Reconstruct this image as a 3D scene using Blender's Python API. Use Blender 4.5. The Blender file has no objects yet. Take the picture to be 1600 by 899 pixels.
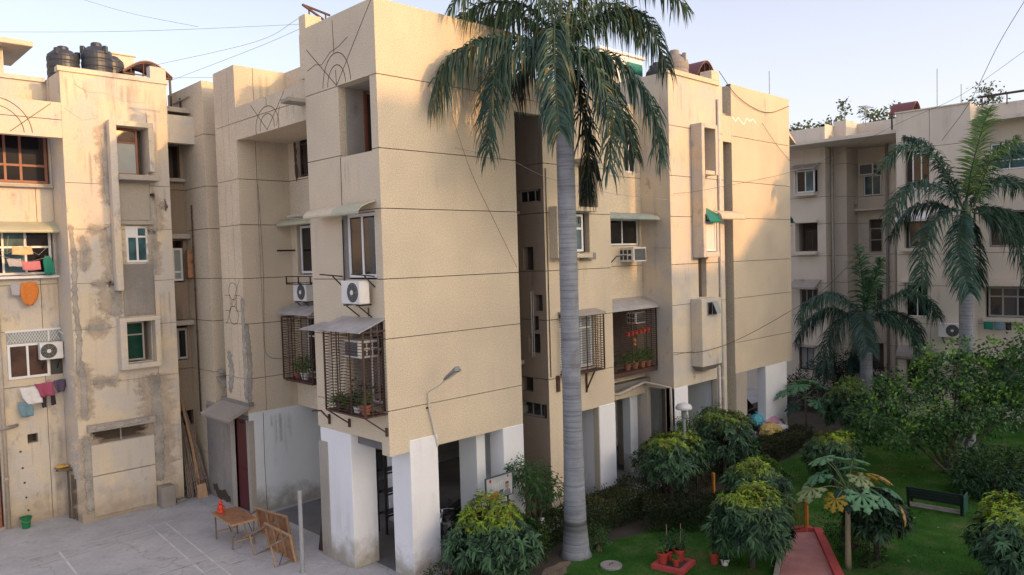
import bpy, math, random
import numpy as np
from mathutils import Vector, Matrix

random.seed(7)
rng = np.random.default_rng(11)
scene = bpy.context.scene
COL = scene.collection
R = math.radians

# ---------------------------------------------------------------- camera
cam_d = bpy.data.cameras.new('camera')
cam_d.sensor_width = 36.0
cam_d.lens = 36.0 * 1186.36 / 1600.0
cam_d.clip_start = 0.1
cam_d.clip_end = 6000
cam = bpy.data.objects.new('camera', cam_d)
COL.objects.link(cam)
yaw, pitch, roll = R(45.6115), R(2.3552), R(1.66597)
fwd = Vector((math.cos(yaw) * math.cos(pitch), math.sin(yaw) * math.cos(pitch), -math.sin(pitch)))
rgt = fwd.cross(Vector((0, 0, 1))).normalized()
dwn = fwd.cross(rgt)
r2 = rgt * math.cos(roll) + dwn * math.sin(roll)
d2 = -rgt * math.sin(roll) + dwn * math.cos(roll)
cam.matrix_world = Matrix(((r2.x, -d2.x, -fwd.x, -9.99), (r2.y, -d2.y, -fwd.y, -14.37), (r2.z, -d2.z, -fwd.z, 7.6), (0, 0, 0, 1)))
scene.camera = cam

# ---------------------------------------------------------------- sky and sun (low morning sun behind the viewer's right shoulder)
SUN_DIR = Vector((0.25, -1.0, 0.22)).normalized()      # from the scene towards the sun
sun_el = math.asin(SUN_DIR.z)
world = bpy.data.worlds.new('World')
scene.world = world
world.use_nodes = True
wn, wl = world.node_tree.nodes, world.node_tree.links
bg = wn['Background']
sky = wn.new('ShaderNodeTexSky')
sky.sky_type = 'NISHITA'
sky.sun_disc = False
sky.sun_elevation = sun_el
sky.sun_rotation = math.atan2(SUN_DIR.x, SUN_DIR.y)
sky.altitude = 200
sky.air_density = 1.0
sky.dust_density = 6.0
sky.ozone_density = 1.2
wl.new(sky.outputs['Color'], bg.inputs['Color'])
bg.inputs['Strength'].default_value = 0.05
# thin high haze: an even pale veil over the whole sky
veil = wn.new('ShaderNodeBackground')
vtc = wn.new('ShaderNodeTexCoord')
vsep = wn.new('ShaderNodeSeparateXYZ')
wl.new(vtc.outputs['Generated'], vsep.inputs[0])
vr = wn.new('ShaderNodeValToRGB')          # paler towards the horizon all round, thinning out overhead
vr.color_ramp.interpolation = 'EASE'
vr.color_ramp.elements[0].position, vr.color_ramp.elements[0].color = 0.02, (0.176, 0.171, 0.186, 1)
vr.color_ramp.elements[1].position, vr.color_ramp.elements[1].color = 0.45, (0.112, 0.101, 0.124, 1)
wl.new(vsep.outputs['Z'], vr.inputs['Fac'])
wl.new(vr.outputs['Color'], veil.inputs['Color'])
veil.inputs['Strength'].default_value = 1.0
addsh = wn.new('ShaderNodeAddShader')
wl.new(bg.outputs[0], addsh.inputs[0])
wl.new(veil.outputs[0], addsh.inputs[1])
wl.new(addsh.outputs[0], wn['World Output'].inputs['Surface'])
sun_d = bpy.data.lights.new('sun', 'SUN')
sun_d.energy = 0.75
sun_d.angle = R(0.55)
sun_d.color = (1.0, 0.52, 0.20)
sun = bpy.data.objects.new('sun', sun_d)
COL.objects.link(sun)
sun.rotation_euler = SUN_DIR.to_track_quat('Z', 'Y').to_euler()
sun.location = (20, -60, 40)
scene.view_settings.view_transform = 'Standard'
scene.view_settings.look = 'None'
scene.view_settings.gamma = 1.0
scene.view_settings.exposure = 2.02
scene.view_settings.use_curve_mapping = False
scene.cycles.max_bounces = 6
scene.cycles.diffuse_bounces = 4
scene.cycles.glossy_bounces = 3
scene.cycles.transmission_bounces = 4
scene.cycles.transparent_max_bounces = 6

# ---------------------------------------------------------------- materials
def new_mat(name):
    m = bpy.data.materials.new(name)
    m.use_nodes = True
    n, l = m.node_tree.nodes, m.node_tree.links
    return m, n, l, n['Principled BSDF']

def node(n, typ, **kw):
    x = n.new(typ)
    for k, v in kw.items():
        setattr(x, k, v)
    return x

def noise(n, l, vec, scale, detail=4.0, rough=0.55, sc3=None):
    if sc3 is not None:
        mp = n.new('ShaderNodeMapping')
        mp.inputs['Scale'].default_value = sc3
        l.new(vec, mp.inputs['Vector'])
        vec = mp.outputs['Vector']
    t = n.new('ShaderNodeTexNoise')
    t.inputs['Scale'].default_value = scale
    t.inputs['Detail'].default_value = detail
    t.inputs['Roughness'].default_value = rough
    l.new(vec, t.inputs['Vector'])
    return t.outputs['Fac']

def ramp(n, l, fac, stops):
    r = n.new('ShaderNodeValToRGB')
    e = r.color_ramp.elements
    e[0].position, e[0].color = stops[0][0], (*stops[0][1], 1)
    e[1].position, e[1].color = stops[-1][0], (*stops[-1][1], 1)
    for p, c in stops[1:-1]:
        q = e.new(p)
        q.color = (*c, 1)
    l.new(fac, r.inputs['Fac'])
    return r.outputs['Color']

def g1(v):
    return (v, v, v)

def mix(n, l, fac, a, b, mode='MIX'):
    m = n.new('ShaderNodeMix')
    m.data_type = 'RGBA'
    m.blend_type = mode
    for s, v in ((0, fac), (6, a), (7, b)):
        if isinstance(v, (int, float)):
            m.inputs[s].default_value = v
        elif isinstance(v, tuple):
            m.inputs[s].default_value = (*v, 1)
        else:
            l.new(v, m.inputs[s])
    return m.outputs[2]

def pos(n):
    return n.new('ShaderNodeNewGeometry').outputs['Position']

def bump(n, l, h, strength, dist=0.02):
    b = n.new('ShaderNodeBump')
    b.inputs['Strength'].default_value = strength
    b.inputs['Distance'].default_value = dist
    l.new(h, b.inputs['Height'])
    return b.outputs['Normal']

def plaster(name, c1, c2, stain=(0.35, 0.33, 0.31), amount=0.5, grain=0.16, sscale=0.6, base_dirt=0.0, dirt_col=(0.16, 0.14, 0.11), patchy=None, gscale=38):
    """cement plaster: broad mottling, rough-cast speckle, rain streaks, damp stains near the ground"""
    m, n, l, b = new_mat(name)
    p = pos(n)
    col = mix(n, l, ramp(n, l, noise(n, l, p, 0.45, 5), [(0.35, g1(0)), (0.65, g1(1))]), c1, c2)
    if patchy:
        pm = ramp(n, l, noise(n, l, p, 0.75, 8, 0.62), [(0.44, g1(0)), (0.56, g1(0.9))])
        col = mix(n, l, pm, col, patchy)
        pm2 = ramp(n, l, noise(n, l, p, 1.9, 8, 0.7, (1, 1, 0.6)), [(0.60, g1(0)), (0.68, g1(0.75))])
        col = mix(n, l, pm2, col, tuple(c * 0.62 for c in patchy))
    sp = noise(n, l, p, gscale, 3, 0.75)
    col = mix(n, l, 1.0, col, ramp(n, l, sp, [(0.3, g1(1 - grain * 1.6)), (0.7, g1(1 + grain))]), 'MULTIPLY')
    st = noise(n, l, p, 1.0, 6, 0.62, (2.6, 2.6, 0.22))
    bl = noise(n, l, p, sscale, 6, 0.6)
    a = ramp(n, l, st, [(0.52, g1(0)), (0.78, g1(1))])
    c = ramp(n, l, bl, [(0.47, g1(0)), (0.72, g1(1))])
    k = n.new('ShaderNodeMath'); k.operation = 'MULTIPLY'
    l.new(a, k.inputs[0]); l.new(c, k.inputs[1])
    k2 = n.new('ShaderNodeMath'); k2.operation = 'MULTIPLY'; k2.use_clamp = True
    l.new(k.outputs[0], k2.inputs[0]); k2.inputs[1].default_value = amount * 2
    col = mix(n, l, k2.outputs[0], col, stain)
    if base_dirt:
        sep = n.new('ShaderNodeSeparateXYZ'); l.new(p, sep.inputs[0])
        nz = noise(n, l, p, 2.2, 6, 0.65)
        ad = n.new('ShaderNodeMath'); ad.operation = 'MULTIPLY_ADD'
        l.new(nz, ad.inputs[0]); ad.inputs[1].default_value = -1.7; l.new(sep.outputs['Z'], ad.inputs[2])
        f = n.new('ShaderNodeMapRange')
        f.inputs['From Min'].default_value = -0.75; f.inputs['From Max'].default_value = base_dirt - 0.75
        f.inputs['To Min'].default_value = 0.85; f.inputs['To Max'].default_value = 0.0
        l.new(ad.outputs[0], f.inputs['Value'])
        col = mix(n, l, f.outputs['Result'], col, dirt_col)
    l.new(col, b.inputs['Base Color'])
    b.inputs['Roughness'].default_value = 0.92
    b.inputs['Specular IOR Level'].default_value = 0.25
    l.new(bump(n, l, sp, 0.5, 0.012), b.inputs['Normal'])
    return m

def simple(name, c, rough=0.6, metal=0.0, var=0.12, scale=6.0, bumpy=0.0, spec=0.5, dirt=None, dirt_at=0.6):
    m, n, l, b = new_mat(name)
    tc = n.new('ShaderNodeTexCoord').outputs['Object']
    f = noise(n, l, tc, scale, 5, 0.6)
    col = mix(n, l, 1.0, c, ramp(n, l, f, [(0.25, g1(1 - var)), (0.75, g1(1 + var))]), 'MULTIPLY')
    if dirt:
        d = ramp(n, l, noise(n, l, tc, scale * 0.6, 7, 0.7), [(dirt_at, g1(0)), (dirt_at + 0.15, g1(1))])
        col = mix(n, l, d, col, dirt)
    l.new(col, b.inputs['Base Color'])
    b.inputs['Roughness'].default_value = rough
    b.inputs['Metallic'].default_value = metal
    b.inputs['Specular IOR Level'].default_value = spec
    if bumpy:
        l.new(bump(n, l, noise(n, l, tc, scale * 5, 4), bumpy), b.inputs['Normal'])
    return m

def glass_mat(name, c, rough=0.06):
    m, n, l, b = new_mat(name)
    tc = pos(n)
    f = noise(n, l, tc, 1.3, 3)
    l.new(mix(n, l, ramp(n, l, f, [(0.4, g1(0)), (0.6, g1(1))]), c, tuple(x * 0.45 for x in c)), b.inputs['Base Color'])
    b.inputs['Roughness'].default_value = rough
    b.inputs['Specular IOR Level'].default_value = 0.6
    return m

def leaf_mat(name, trans=0.28, rough=0.55, spec=0.18):
    m, n, l, b = new_mat(name)
    at = n.new('ShaderNodeAttribute'); at.attribute_name = 'col'
    l.new(at.outputs['Color'], b.inputs['Base Color'])
    b.inputs['Roughness'].default_value = rough
    b.inputs['Specular IOR Level'].default_value = spec
    tr = n.new('ShaderNodeBsdfTranslucent')
    l.new(mix(n, l, 1.0, at.outputs['Color'], (1.15, 1.25, 0.6), 'MULTIPLY'), tr.inputs['Color'])
    ms = n.new('ShaderNodeMixShader'); ms.inputs[0].default_value = trans
    l.new(b.outputs[0], ms.inputs[1]); l.new(tr.outputs[0], ms.inputs[2])
    l.new(ms.outputs[0], n['Material Output'].inputs['Surface'])
    return m

M = {}
M['plaster'] = plaster('roughcast_beige_plaster', (0.715, 0.61, 0.45), (0.615, 0.525, 0.395), (0.45, 0.385, 0.30), 0.6, 0.22)
M['plaster_old'] = plaster('weathered_beige_plaster', (0.70, 0.60, 0.45), (0.63, 0.545, 0.42), (0.28, 0.25, 0.225), 0.8, 0.10, 0.8, 1.0, (0.33, 0.27, 0.21), (0.56, 0.525, 0.475))
M['plaster_shade'] = plaster('shaded_beige_plaster', (0.30, 0.24, 0.18), (0.24, 0.195, 0.15), (0.11, 0.10, 0.09), 0.8, 0.12, 0.7)  # beige plaster with its base darkened: the slots' shade is in the colour
M['plaster_far'] = plaster('pale_beige_plaster', (0.70, 0.63, 0.52), (0.62, 0.56, 0.475), (0.27, 0.24, 0.22), 0.4, 0.08, 0.5)
M['groove'] = simple('grimy_joint', (0.07, 0.05, 0.035), 0.95)
M['white'] = plaster('dirty_white_paint', (0.86, 0.865, 0.87), (0.80, 0.805, 0.81), (0.50, 0.48, 0.44), 0.35, 0.03, 0.7, 0.7, (0.33, 0.29, 0.22))
M['bluewhite'] = plaster('pale_blue_white_paint', (0.78, 0.81, 0.81), (0.71, 0.75, 0.75), (0.36, 0.36, 0.35), 0.5, 0.03, 0.8, 0.7, (0.30, 0.27, 0.22))
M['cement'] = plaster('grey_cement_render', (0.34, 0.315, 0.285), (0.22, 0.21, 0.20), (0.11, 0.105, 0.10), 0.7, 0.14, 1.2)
M['cement_pale'] = plaster('pale_cement_render', (0.44, 0.40, 0.34), (0.36, 0.33, 0.285), (0.14, 0.13, 0.12), 0.7, 0.1, 1.0)
M['slab'] = plaster('sunshade_concrete', (0.42, 0.38, 0.33), (0.34, 0.31, 0.27), (0.13, 0.12, 0.11), 0.8, 0.12, 1.4)
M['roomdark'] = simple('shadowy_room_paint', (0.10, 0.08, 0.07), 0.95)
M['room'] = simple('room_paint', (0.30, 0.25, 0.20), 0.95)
M['glass'] = glass_mat('dark_window_glass', (0.016, 0.015, 0.017))
M['glass_teal'] = glass_mat('teal_window_glass', (0.07, 0.16, 0.18), 0.15)
M['glass_green'] = glass_mat('green_window_glass', (0.012, 0.06, 0.045), 0.12)
M['glass_frost'] = simple('frosted_window_glass', (0.30, 0.33, 0.33), 0.35, var=0.05)
M['glass_bright'] = simple('pale_window_blind', (0.72, 0.66, 0.58), 0.5, var=0.04)
M['curtain'] = glass_mat('curtained_glass', (0.10, 0.05, 0.035), 0.2)
M['pvc'] = simple('white_window_frame', (0.74, 0.75, 0.76), 0.4, var=0.06, scale=3)
M['grey_frame'] = simple('grey_window_frame', (0.34, 0.33, 0.32), 0.5, var=0.1)
M['brown_wood'] = simple('red_brown_window_wood', (0.23, 0.085, 0.05), 0.5, var=0.2, scale=9)
M['dark_wood'] = simple('dark_brown_wood', (0.06, 0.035, 0.03), 0.6, var=0.3)
M['rust'] = simple('brown_rusty_iron', (0.075, 0.038, 0.030), 0.6, 0.2, var=0.3, scale=8)
M['iron'] = simple('black_iron', (0.03, 0.025, 0.025), 0.5, 0.3)
M['ac'] = simple('off_white_metal', (0.70, 0.69, 0.66), 0.4, var=0.07, scale=5, dirt=(0.42, 0.37, 0.30), dirt_at=0.62)
M['ac_dark'] = simple('dark_grille_plastic', (0.045, 0.048, 0.05), 0.5)
M['ac_slat'] = simple('grey_louvre_plastic', (0.20, 0.21, 0.21), 0.5)
M['tank'] = simple('black_tank_plastic', (0.035, 0.04, 0.05), 0.42, var=0.2, scale=3, dirt=(0.12, 0.11, 0.10), dirt_at=0.6)
M['fibre'] = simple('pale_green_fibreglass', (0.42, 0.42, 0.30), 0.5, var=0.1, scale=3)
M['fibre_cream'] = simple('cream_fibreglass', (0.56, 0.49, 0.35), 0.5, var=0.1, scale=3)
M['fibre_teal'] = simple('teal_fibreglass', (0.0, 0.17, 0.12), 0.4, var=0.12)
M['fibre_grey'] = simple('grey_green_fibreglass', (0.30, 0.35, 0.32), 0.5, var=0.2, scale=4)
M['tin'] = simple('galvanised_sheet', (0.42, 0.41, 0.40), 0.55, 0.3, var=0.2, scale=4, dirt=(0.20, 0.16, 0.12), dirt_at=0.6)
M['maroon_tin'] = simple('maroon_sheet', (0.16, 0.05, 0.04), 0.5, var=0.2)
M['maroon'] = simple('maroon_door_paint', (0.085, 0.010, 0.016), 0.45, var=0.2, scale=2.5)
M['wood'] = simple('worn_plywood', (0.32, 0.16, 0.08), 0.65, var=0.3, scale=7, dirt=(0.11, 0.055, 0.035), dirt_at=0.54)
M['wood_pale'] = simple('bamboo_wood', (0.40, 0.25, 0.14), 0.65, var=0.2, scale=9)
M['wood_grey'] = simple('weathered_pole_wood', (0.19, 0.15, 0.125), 0.8, var=0.3, scale=9)
M['pipe'] = simple('grey_drain_pipe', (0.42, 0.37, 0.31), 0.6, var=0.15)
M['pipe_pale'] = simple('pale_drain_pipe', (0.60, 0.56, 0.50), 0.5, var=0.12)
M['cable'] = simple('black_cable', (0.04, 0.035, 0.035), 0.6)
M['cable_grey'] = simple('grey_cable', (0.30, 0.29, 0.29), 0.6)
M['terracotta'] = simple('terracotta', (0.36, 0.12, 0.07), 0.8, var=0.15)
M['redpot'] = simple('red_pot_paint', (0.38, 0.045, 0.03), 0.6, var=0.15)
M['redpaint'] = simple('red_edge_paint', (0.42, 0.06, 0.055), 0.75, var=0.2, scale=3)
M['pinkpave'] = simple('faded_pink_paving', (0.43, 0.19, 0.165), 0.85, var=0.2, scale=2.5, dirt=(0.20, 0.13, 0.12))
M['whitepot'] = simple('white_pot', (0.75, 0.75, 0.72), 0.5)
M['orange'] = simple('orange_paint', (0.50, 0.20, 0.03), 0.55, var=0.15)
M['green_plastic'] = simple('green_plastic', (0.006, 0.17, 0.055), 0.4)
M['yellow'] = simple('yellow_plastic', (0.62, 0.36, 0.05), 0.5)
M['orange_red'] = simple('vermilion_paint', (0.62, 0.055, 0.02), 0.5)
M['bench'] = simple('dark_green_bench_paint', (0.006, 0.016, 0.013), 0.45, var=0.3)
M['lampwhite'] = simple('white_lamp_shade', (0.66, 0.66, 0.64), 0.4)
M['steel'] = simple('painted_steel_post', (0.34, 0.35, 0.36), 0.5, 0.2)
M['tyre'] = simple('tyre_rubber', (0.018, 0.018, 0.018), 0.8)
M['black'] = simple('black_paint', (0.015, 0.015, 0.018), 0.35)
M['chrome'] = simple('chrome', (0.5, 0.5, 0.5), 0.2, 0.9)
M['redlamp'] = simple('red_lens', (0.35, 0.02, 0.02), 0.3)
M['carsilver'] = simple('silver_car_paint', (0.36, 0.37, 0.38), 0.3, 0.4, var=0.03)
M['cardark'] = simple('dark_blue_car_paint', (0.03, 0.035, 0.05), 0.25, 0.2, var=0.03)
M['headlight'] = simple('headlight_lens', (0.6, 0.6, 0.6), 0.15)
M['chalk'] = simple('worn_white_line', (0.60, 0.60, 0.59), 0.9, var=0.1, scale=2.6, dirt=(0.44, 0.44, 0.44), dirt_at=0.50)
def cl(name, c, **k):
    M[name] = simple(name, c, 0.9, var=0.12, scale=14, **k)
cl('cloth_orange', (0.62, 0.20, 0.04)); cl('cloth_cream', (0.62, 0.46, 0.25)); cl('cloth_white', (0.68, 0.67, 0.68))
cl('cloth_pink', (0.58, 0.20, 0.22)); cl('cloth_purple', (0.10, 0.07, 0.12)); cl('cloth_magenta', (0.33, 0.07, 0.13))
cl('cloth_teal', (0.015, 0.20, 0.14)); cl('cloth_grey', (0.42, 0.40, 0.42)); cl('cloth_blue', (0.16, 0.27, 0.32)); cl('cloth_black', (0.03, 0.025, 0.03))
cl('bag_cyan', (0.12, 0.45, 0.50)); cl('bag_pink', (0.55, 0.28, 0.36)); cl('bag_yellow', (0.60, 0.45, 0.15)); cl('bag_white', (0.62, 0.62, 0.62)); cl('bag_grey', (0.30, 0.27, 0.30))
M['leaf'] = leaf_mat('leaf')
M['blade'] = leaf_mat('grass_blade', 0.1, 0.8, 0.0)
M['leaf_gloss'] = leaf_mat('glossy_leaf', 0.2, 0.45, 0.22)
M['frond'] = leaf_mat('palm_frond', 0.22, 0.45, 0.30)
M['bark'] = simple('brown_bark', (0.13, 0.095, 0.07), 0.9, var=0.3, scale=8, bumpy=0.4)
M['bark_dark'] = simple('dark_bark', (0.055, 0.045, 0.035), 0.9, var=0.3, scale=8, bumpy=0.4)
M['stem_green'] = simple('green_stem', (0.13, 0.17, 0.06), 0.6)

def palm_bark():
    m, n, l, b = new_mat('grey_ringed_palm_bark')
    p = pos(n)
    base = ramp(n, l, noise(n, l, p, 2.0, 6, 0.65), [(0.3, (0.20, 0.215, 0.245)), (0.7, (0.30, 0.325, 0.365))])
    w = noise(n, l, p, 1.0, 3, 0.6, (0.7, 0.7, 24.0))
    col = mix(n, l, 1.0, base, ramp(n, l, w, [(0.34, g1(0.66)), (0.5, g1(1.0)), (0.8, g1(1.06))]), 'MULTIPLY')
    lich = ramp(n, l, noise(n, l, p, 3.2, 7, 0.7, (1, 1, 0.5)), [(0.56, g1(0)), (0.70, g1(0.7))])
    col = mix(n, l, lich, col, (0.17, 0.165, 0.16))
    l.new(col, b.inputs['Base Color'])
    b.inputs['Roughness'].default_value = 0.85
    l.new(bump(n, l, w, 0.6, 0.02), b.inputs['Normal'])
    return m
M['palm_bark'] = palm_bark()

def ground_mat():
    m, n, l, b = new_mat('worn_courtyard_concrete')
    p = pos(n)
    c = ramp(n, l, noise(n, l, p, 0.5, 7, 0.62), [(0.3, (0.34, 0.34, 0.34)), (0.5, (0.44, 0.44, 0.44)), (0.7, (0.53, 0.525, 0.52))])
    f = noise(n, l, p, 9, 5, 0.7)
    c = mix(n, l, 1.0, c, ramp(n, l, f, [(0.3, g1(0.86)), (0.7, g1(1.1))]), 'MULTIPLY')
    d = ramp(n, l, noise(n, l, p, 1.7, 8, 0.72), [(0.56, g1(0)), (0.72, g1(0.8))])
    c = mix(n, l, d, c, (0.25, 0.24, 0.225))
    o1 = ramp(n, l, noise(n, l, p, 4.5, 5, 0.6), [(0.66, g1(0)), (0.74, g1(0.7))])
    c = mix(n, l, o1, c, (0.13, 0.12, 0.11))
    wv = n.new('ShaderNodeVectorMath'); wv.operation = 'ADD'
    wn_ = n.new('ShaderNodeTexNoise'); wn_.inputs['Scale'].default_value = 1.3; wn_.inputs['Detail'].default_value = 5
    l.new(p, wn_.inputs['Vector']); l.new(p, wv.inputs[0]); l.new(wn_.outputs['Color'], wv.inputs[1])
    vo = n.new('ShaderNodeTexVoronoi'); vo.feature = 'DISTANCE_TO_EDGE'; vo.inputs['Scale'].default_value = 0.27
    l.new(wv.outputs[0], vo.inputs['Vector'])
    ck = ramp(n, l, vo.outputs['Distance'], [(0.002, g1(0.6)), (0.008, g1(0))])
    c = mix(n, l, ck, c, (0.27, 0.26, 0.25))
    l.new(c, b.inputs['Base Color'])
    b.inputs['Roughness'].default_value = 0.9
    l.new(bump(n, l, f, 0.25, 0.01), b.inputs['Normal'])
    return m
M['ground'] = ground_mat()

def lawn_mat():
    m, n, l, b = new_mat('lawn_soil')
    p = pos(n)
    c = ramp(n, l, noise(n, l, p, 0.9, 7, 0.65), [(0.3, (0.022, 0.070, 0.014)), (0.52, (0.045, 0.118, 0.024)), (0.70, (0.12, 0.135, 0.055))])
    c = mix(n, l, 1.0, c, ramp(n, l, noise(n, l, p, 30, 4, 0.7), [(0.3, g1(0.75)), (0.7, g1(1.2))]), 'MULTIPLY')
    l.new(c, b.inputs['Base Color'])
    b.inputs['Roughness'].default_value = 0.95
    b.inputs['Specular IOR Level'].default_value = 0.0
    return m
M['lawn'] = lawn_mat()
M['soil'] = simple('bare_earth', (0.19, 0.14, 0.10), 0.95, var=0.3, scale=1.5)
M['dark_soil'] = simple('dark_bed_soil', (0.055, 0.045, 0.032), 0.95, var=0.3, scale=1.5)

def sign_mat():
    m, n, l, b = new_mat('printed_notice_sheet')
    tc = n.new('ShaderNodeTexCoord').outputs['Object']
    sep = n.new('ShaderNodeSeparateXYZ'); l.new(tc, sep.inputs[0])
    c = ramp(n, l, noise(n, l, tc, 3.0, 4), [(0.3, (0.30, 0.33, 0.35)), (0.7, (0.46, 0.48, 0.49))])
    l.new(c, b.inputs['Base Color'])
    b.inputs['Roughness'].default_value = 0.4
    return m
M['sign'] = sign_mat()

def feather_mat(name='trowelled_cement_repair', alpha=0.85, tone=1.0):
    """trowelled cement repair: mottled grey, thinning out to nothing at its edges"""
    m, n, l, b = new_mat(name)
    p = pos(n)
    at = n.new('ShaderNodeAttribute'); at.attribute_name = 'col'
    c = ramp(n, l, noise(n, l, p, 2.6, 7, 0.7), [(0.32, (0.27, 0.255, 0.235)), (0.52, (0.42, 0.395, 0.355)), (0.70, (0.56, 0.52, 0.455))])
    if tone != 1.0: c = mix(n, l, 1.0, c, (tone, tone * 0.9, tone * 0.8), 'MULTIPLY')
    l.new(c, b.inputs['Base Color']); b.inputs['Roughness'].default_value = 0.95
    sep = n.new('ShaderNodeSeparateColor'); l.new(at.outputs['Color'], sep.inputs[0])
    nz = noise(n, l, p, 9, 6, 0.7)
    a = n.new('ShaderNodeMath'); a.operation = 'MULTIPLY_ADD'; a.inputs[1].default_value = 1.3
    l.new(nz, a.inputs[0]); l.new(sep.outputs[0], a.inputs[2])
    mr = n.new('ShaderNodeMapRange'); mr.inputs['From Min'].default_value = 0.85; mr.inputs['From Max'].default_value = 1.5
    mr.inputs['To Max'].default_value = alpha
    l.new(a.outputs[0], mr.inputs['Value'])
    tr = n.new('ShaderNodeBsdfTransparent'); ms = n.new('ShaderNodeMixShader')
    l.new(mr.outputs['Result'], ms.inputs[0]); l.new(tr.outputs[0], ms.inputs[1]); l.new(b.outputs[0], ms.inputs[2])
    l.new(ms.outputs[0], n['Material Output'].inputs['Surface'])
    return m
M['feather'] = feather_mat()
M['pale_feather'] = feather_mat('pale_washed_cement', 0.6, 1.25)
M['grime'] = feather_mat('rain_grime', 0.10, 0.62)
M['stilt_shade'] = simple('shaded_unpainted_cement', (0.17, 0.165, 0.16), 0.95, var=0.2, scale=1.2)  # cement tone kept dark to carry the shade under the stilts
# ---------------------------------------------------------------- mesh helpers
class MB:
    def __init__(self):
        self.v, self.f, self.m = [], [], []
    def add(self, verts, faces, mi=0):
        k = len(self.v)
        self.v.extend(verts)
        for f in faces:
            self.f.append([k + i for i in f]); self.m.append(mi)
        return self
    def quad(self, a, b, c, d, mi=0):
        return self.add([a, b, c, d], [(0, 1, 2, 3)], mi)
    def box(self, a, b, mi=0):
        x0, x1 = sorted((a[0], b[0])); y0, y1 = sorted((a[1], b[1])); z0, z1 = sorted((a[2], b[2]))
        return self.add([(x0, y0, z0), (x1, y0, z0), (x1, y1, z0), (x0, y1, z0), (x0, y0, z1), (x1, y0, z1), (x1, y1, z1), (x0, y1, z1)],
                        [(0, 3, 2, 1), (4, 5, 6, 7), (0, 1, 5, 4), (1, 2, 6, 5), (2, 3, 7, 6), (3, 0, 4, 7)], mi)
    def bbox(self, a, b, r=0.01, mi=0):
        """box with chamfered edges"""
        x0, x1 = sorted((a[0], b[0])); y0, y1 = sorted((a[1], b[1])); z0, z1 = sorted((a[2], b[2]))
        c = Vector(((x0 + x1) / 2, (y0 + y1) / 2, (z0 + z1) / 2)); h = ((x1 - x0) / 2, (y1 - y0) / 2, (z1 - z0) / 2)
        vs = []; idx = {}
        for sx in (-1, 1):
            for sy in (-1, 1):
                for sz in (-1, 1):
                    for ax in range(3):
                        s = (sx, sy, sz)
                        p = [c[i] + s[i] * (h[i] - (r if i != ax else 0)) for i in range(3)]
                        idx[(sx, sy, sz, ax)] = len(vs); vs.append(tuple(p))
        fs = []
        for ax in range(3):
            o = [i for i in range(3) if i != ax]
            for s in (-1, 1):
                q = []
                for a_, b_ in ((-1, -1), (1, -1), (1, 1), (-1, 1)):
                    k = [0, 0, 0]; k[ax] = s; k[o[0]] = a_; k[o[1]] = b_
                    q.append(idx[(*k, ax)])
                fs.append(q)
            for a_ in (-1, 1):
                for b_ in (-1, 1):
                    q = []
                    for s, w in ((-1, 0), (-1, 1), (1, 1), (1, 0)):
                        k = [0, 0, 0]; k[ax] = s; k[o[0]] = a_; k[o[1]] = b_
                        q.append(idx[(*k, o[w])])
                    fs.append(q)
        for sx in (-1, 1):
            for sy in (-1, 1):
                for sz in (-1, 1):
                    fs.append([idx[(sx, sy, sz, ax)] for ax in range(3)])
        return self.add(vs, fs, mi)
    def bar(self, p, q, w, h=None, up=(0, 0, 1), mi=0):
        """rectangular bar from p to q"""
        h = w if h is None else h
        p, q = Vector(p), Vector(q); d = (q - p).normalized(); u = Vector(up)
        if abs(d.dot(u)) > 0.98: u = Vector((1, 0, 0))
        s = d.cross(u).normalized() * (w / 2); t = s.cross(d).normalized() * (h / 2)
        vs = [tuple(e + a * s + b * t) for e in (p, q) for a, b in ((-1, -1), (1, -1), (1, 1), (-1, 1))]
        return self.add(vs, [(3, 2, 1, 0), (4, 5, 6, 7), (0, 1, 5, 4), (1, 2, 6, 5), (2, 3, 7, 6), (3, 0, 4, 7)], mi)
    def tube(self, pts, r, n=6, mi=0, cap=True):
        pts = [Vector(p) for p in pts]; k = len(pts)
        rs = r if isinstance(r, (list, tuple)) else [r] * k
        ref = Vector((0.31, 0.17, 0.93)); vs, fs = [], []
        for i, p in enumerate(pts):
            d = (pts[min(i + 1, k - 1)] - pts[max(i - 1, 0)]).normalized()
            if abs(d.dot(ref)) > 0.97: ref = Vector((0.9, 0.3, 0.1))
            s = d.cross(ref).normalized(); t = d.cross(s)
            for j in range(n):
                a = 2 * math.pi * j / n
                vs.append(tuple(p + (s * math.cos(a) + t * math.sin(a)) * rs[i]))
        for i in range(k - 1):
            for j in range(n):
                fs.append((i * n + j, i * n + (j + 1) % n, (i + 1) * n + (j + 1) % n, (i + 1) * n + j))
        if cap:
            fs.append(tuple(range(n - 1, -1, -1))); fs.append(tuple(range((k - 1) * n, k * n)))
        return self.add(vs, fs, mi)
    def lathe(self, prof, c=(0, 0, 0), n=16, mi=0, axis='z', cap=True):
        vs, fs = [], []
        for r, z in prof:
            for j in range(n):
                a = 2 * math.pi * j / n; x, y = r * math.cos(a), r * math.sin(a)
                q = (x, y, z) if axis == 'z' else ((x, z, y) if axis == 'y' else (z, x, y))
                vs.append((c[0] + q[0], c[1] + q[1], c[2] + q[2]))
        for i in range(len(prof) - 1):
            for j in range(n):
                fs.append((i * n + j, i * n + (j + 1) % n, (i + 1) * n + (j + 1) % n, (i + 1) * n + j))
        if cap:
            fs.append(tuple(range(n - 1, -1, -1))); fs.append(tuple(range((len(prof) - 1) * n, len(prof) * n)))
        return self.add(vs, fs, mi)
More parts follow.
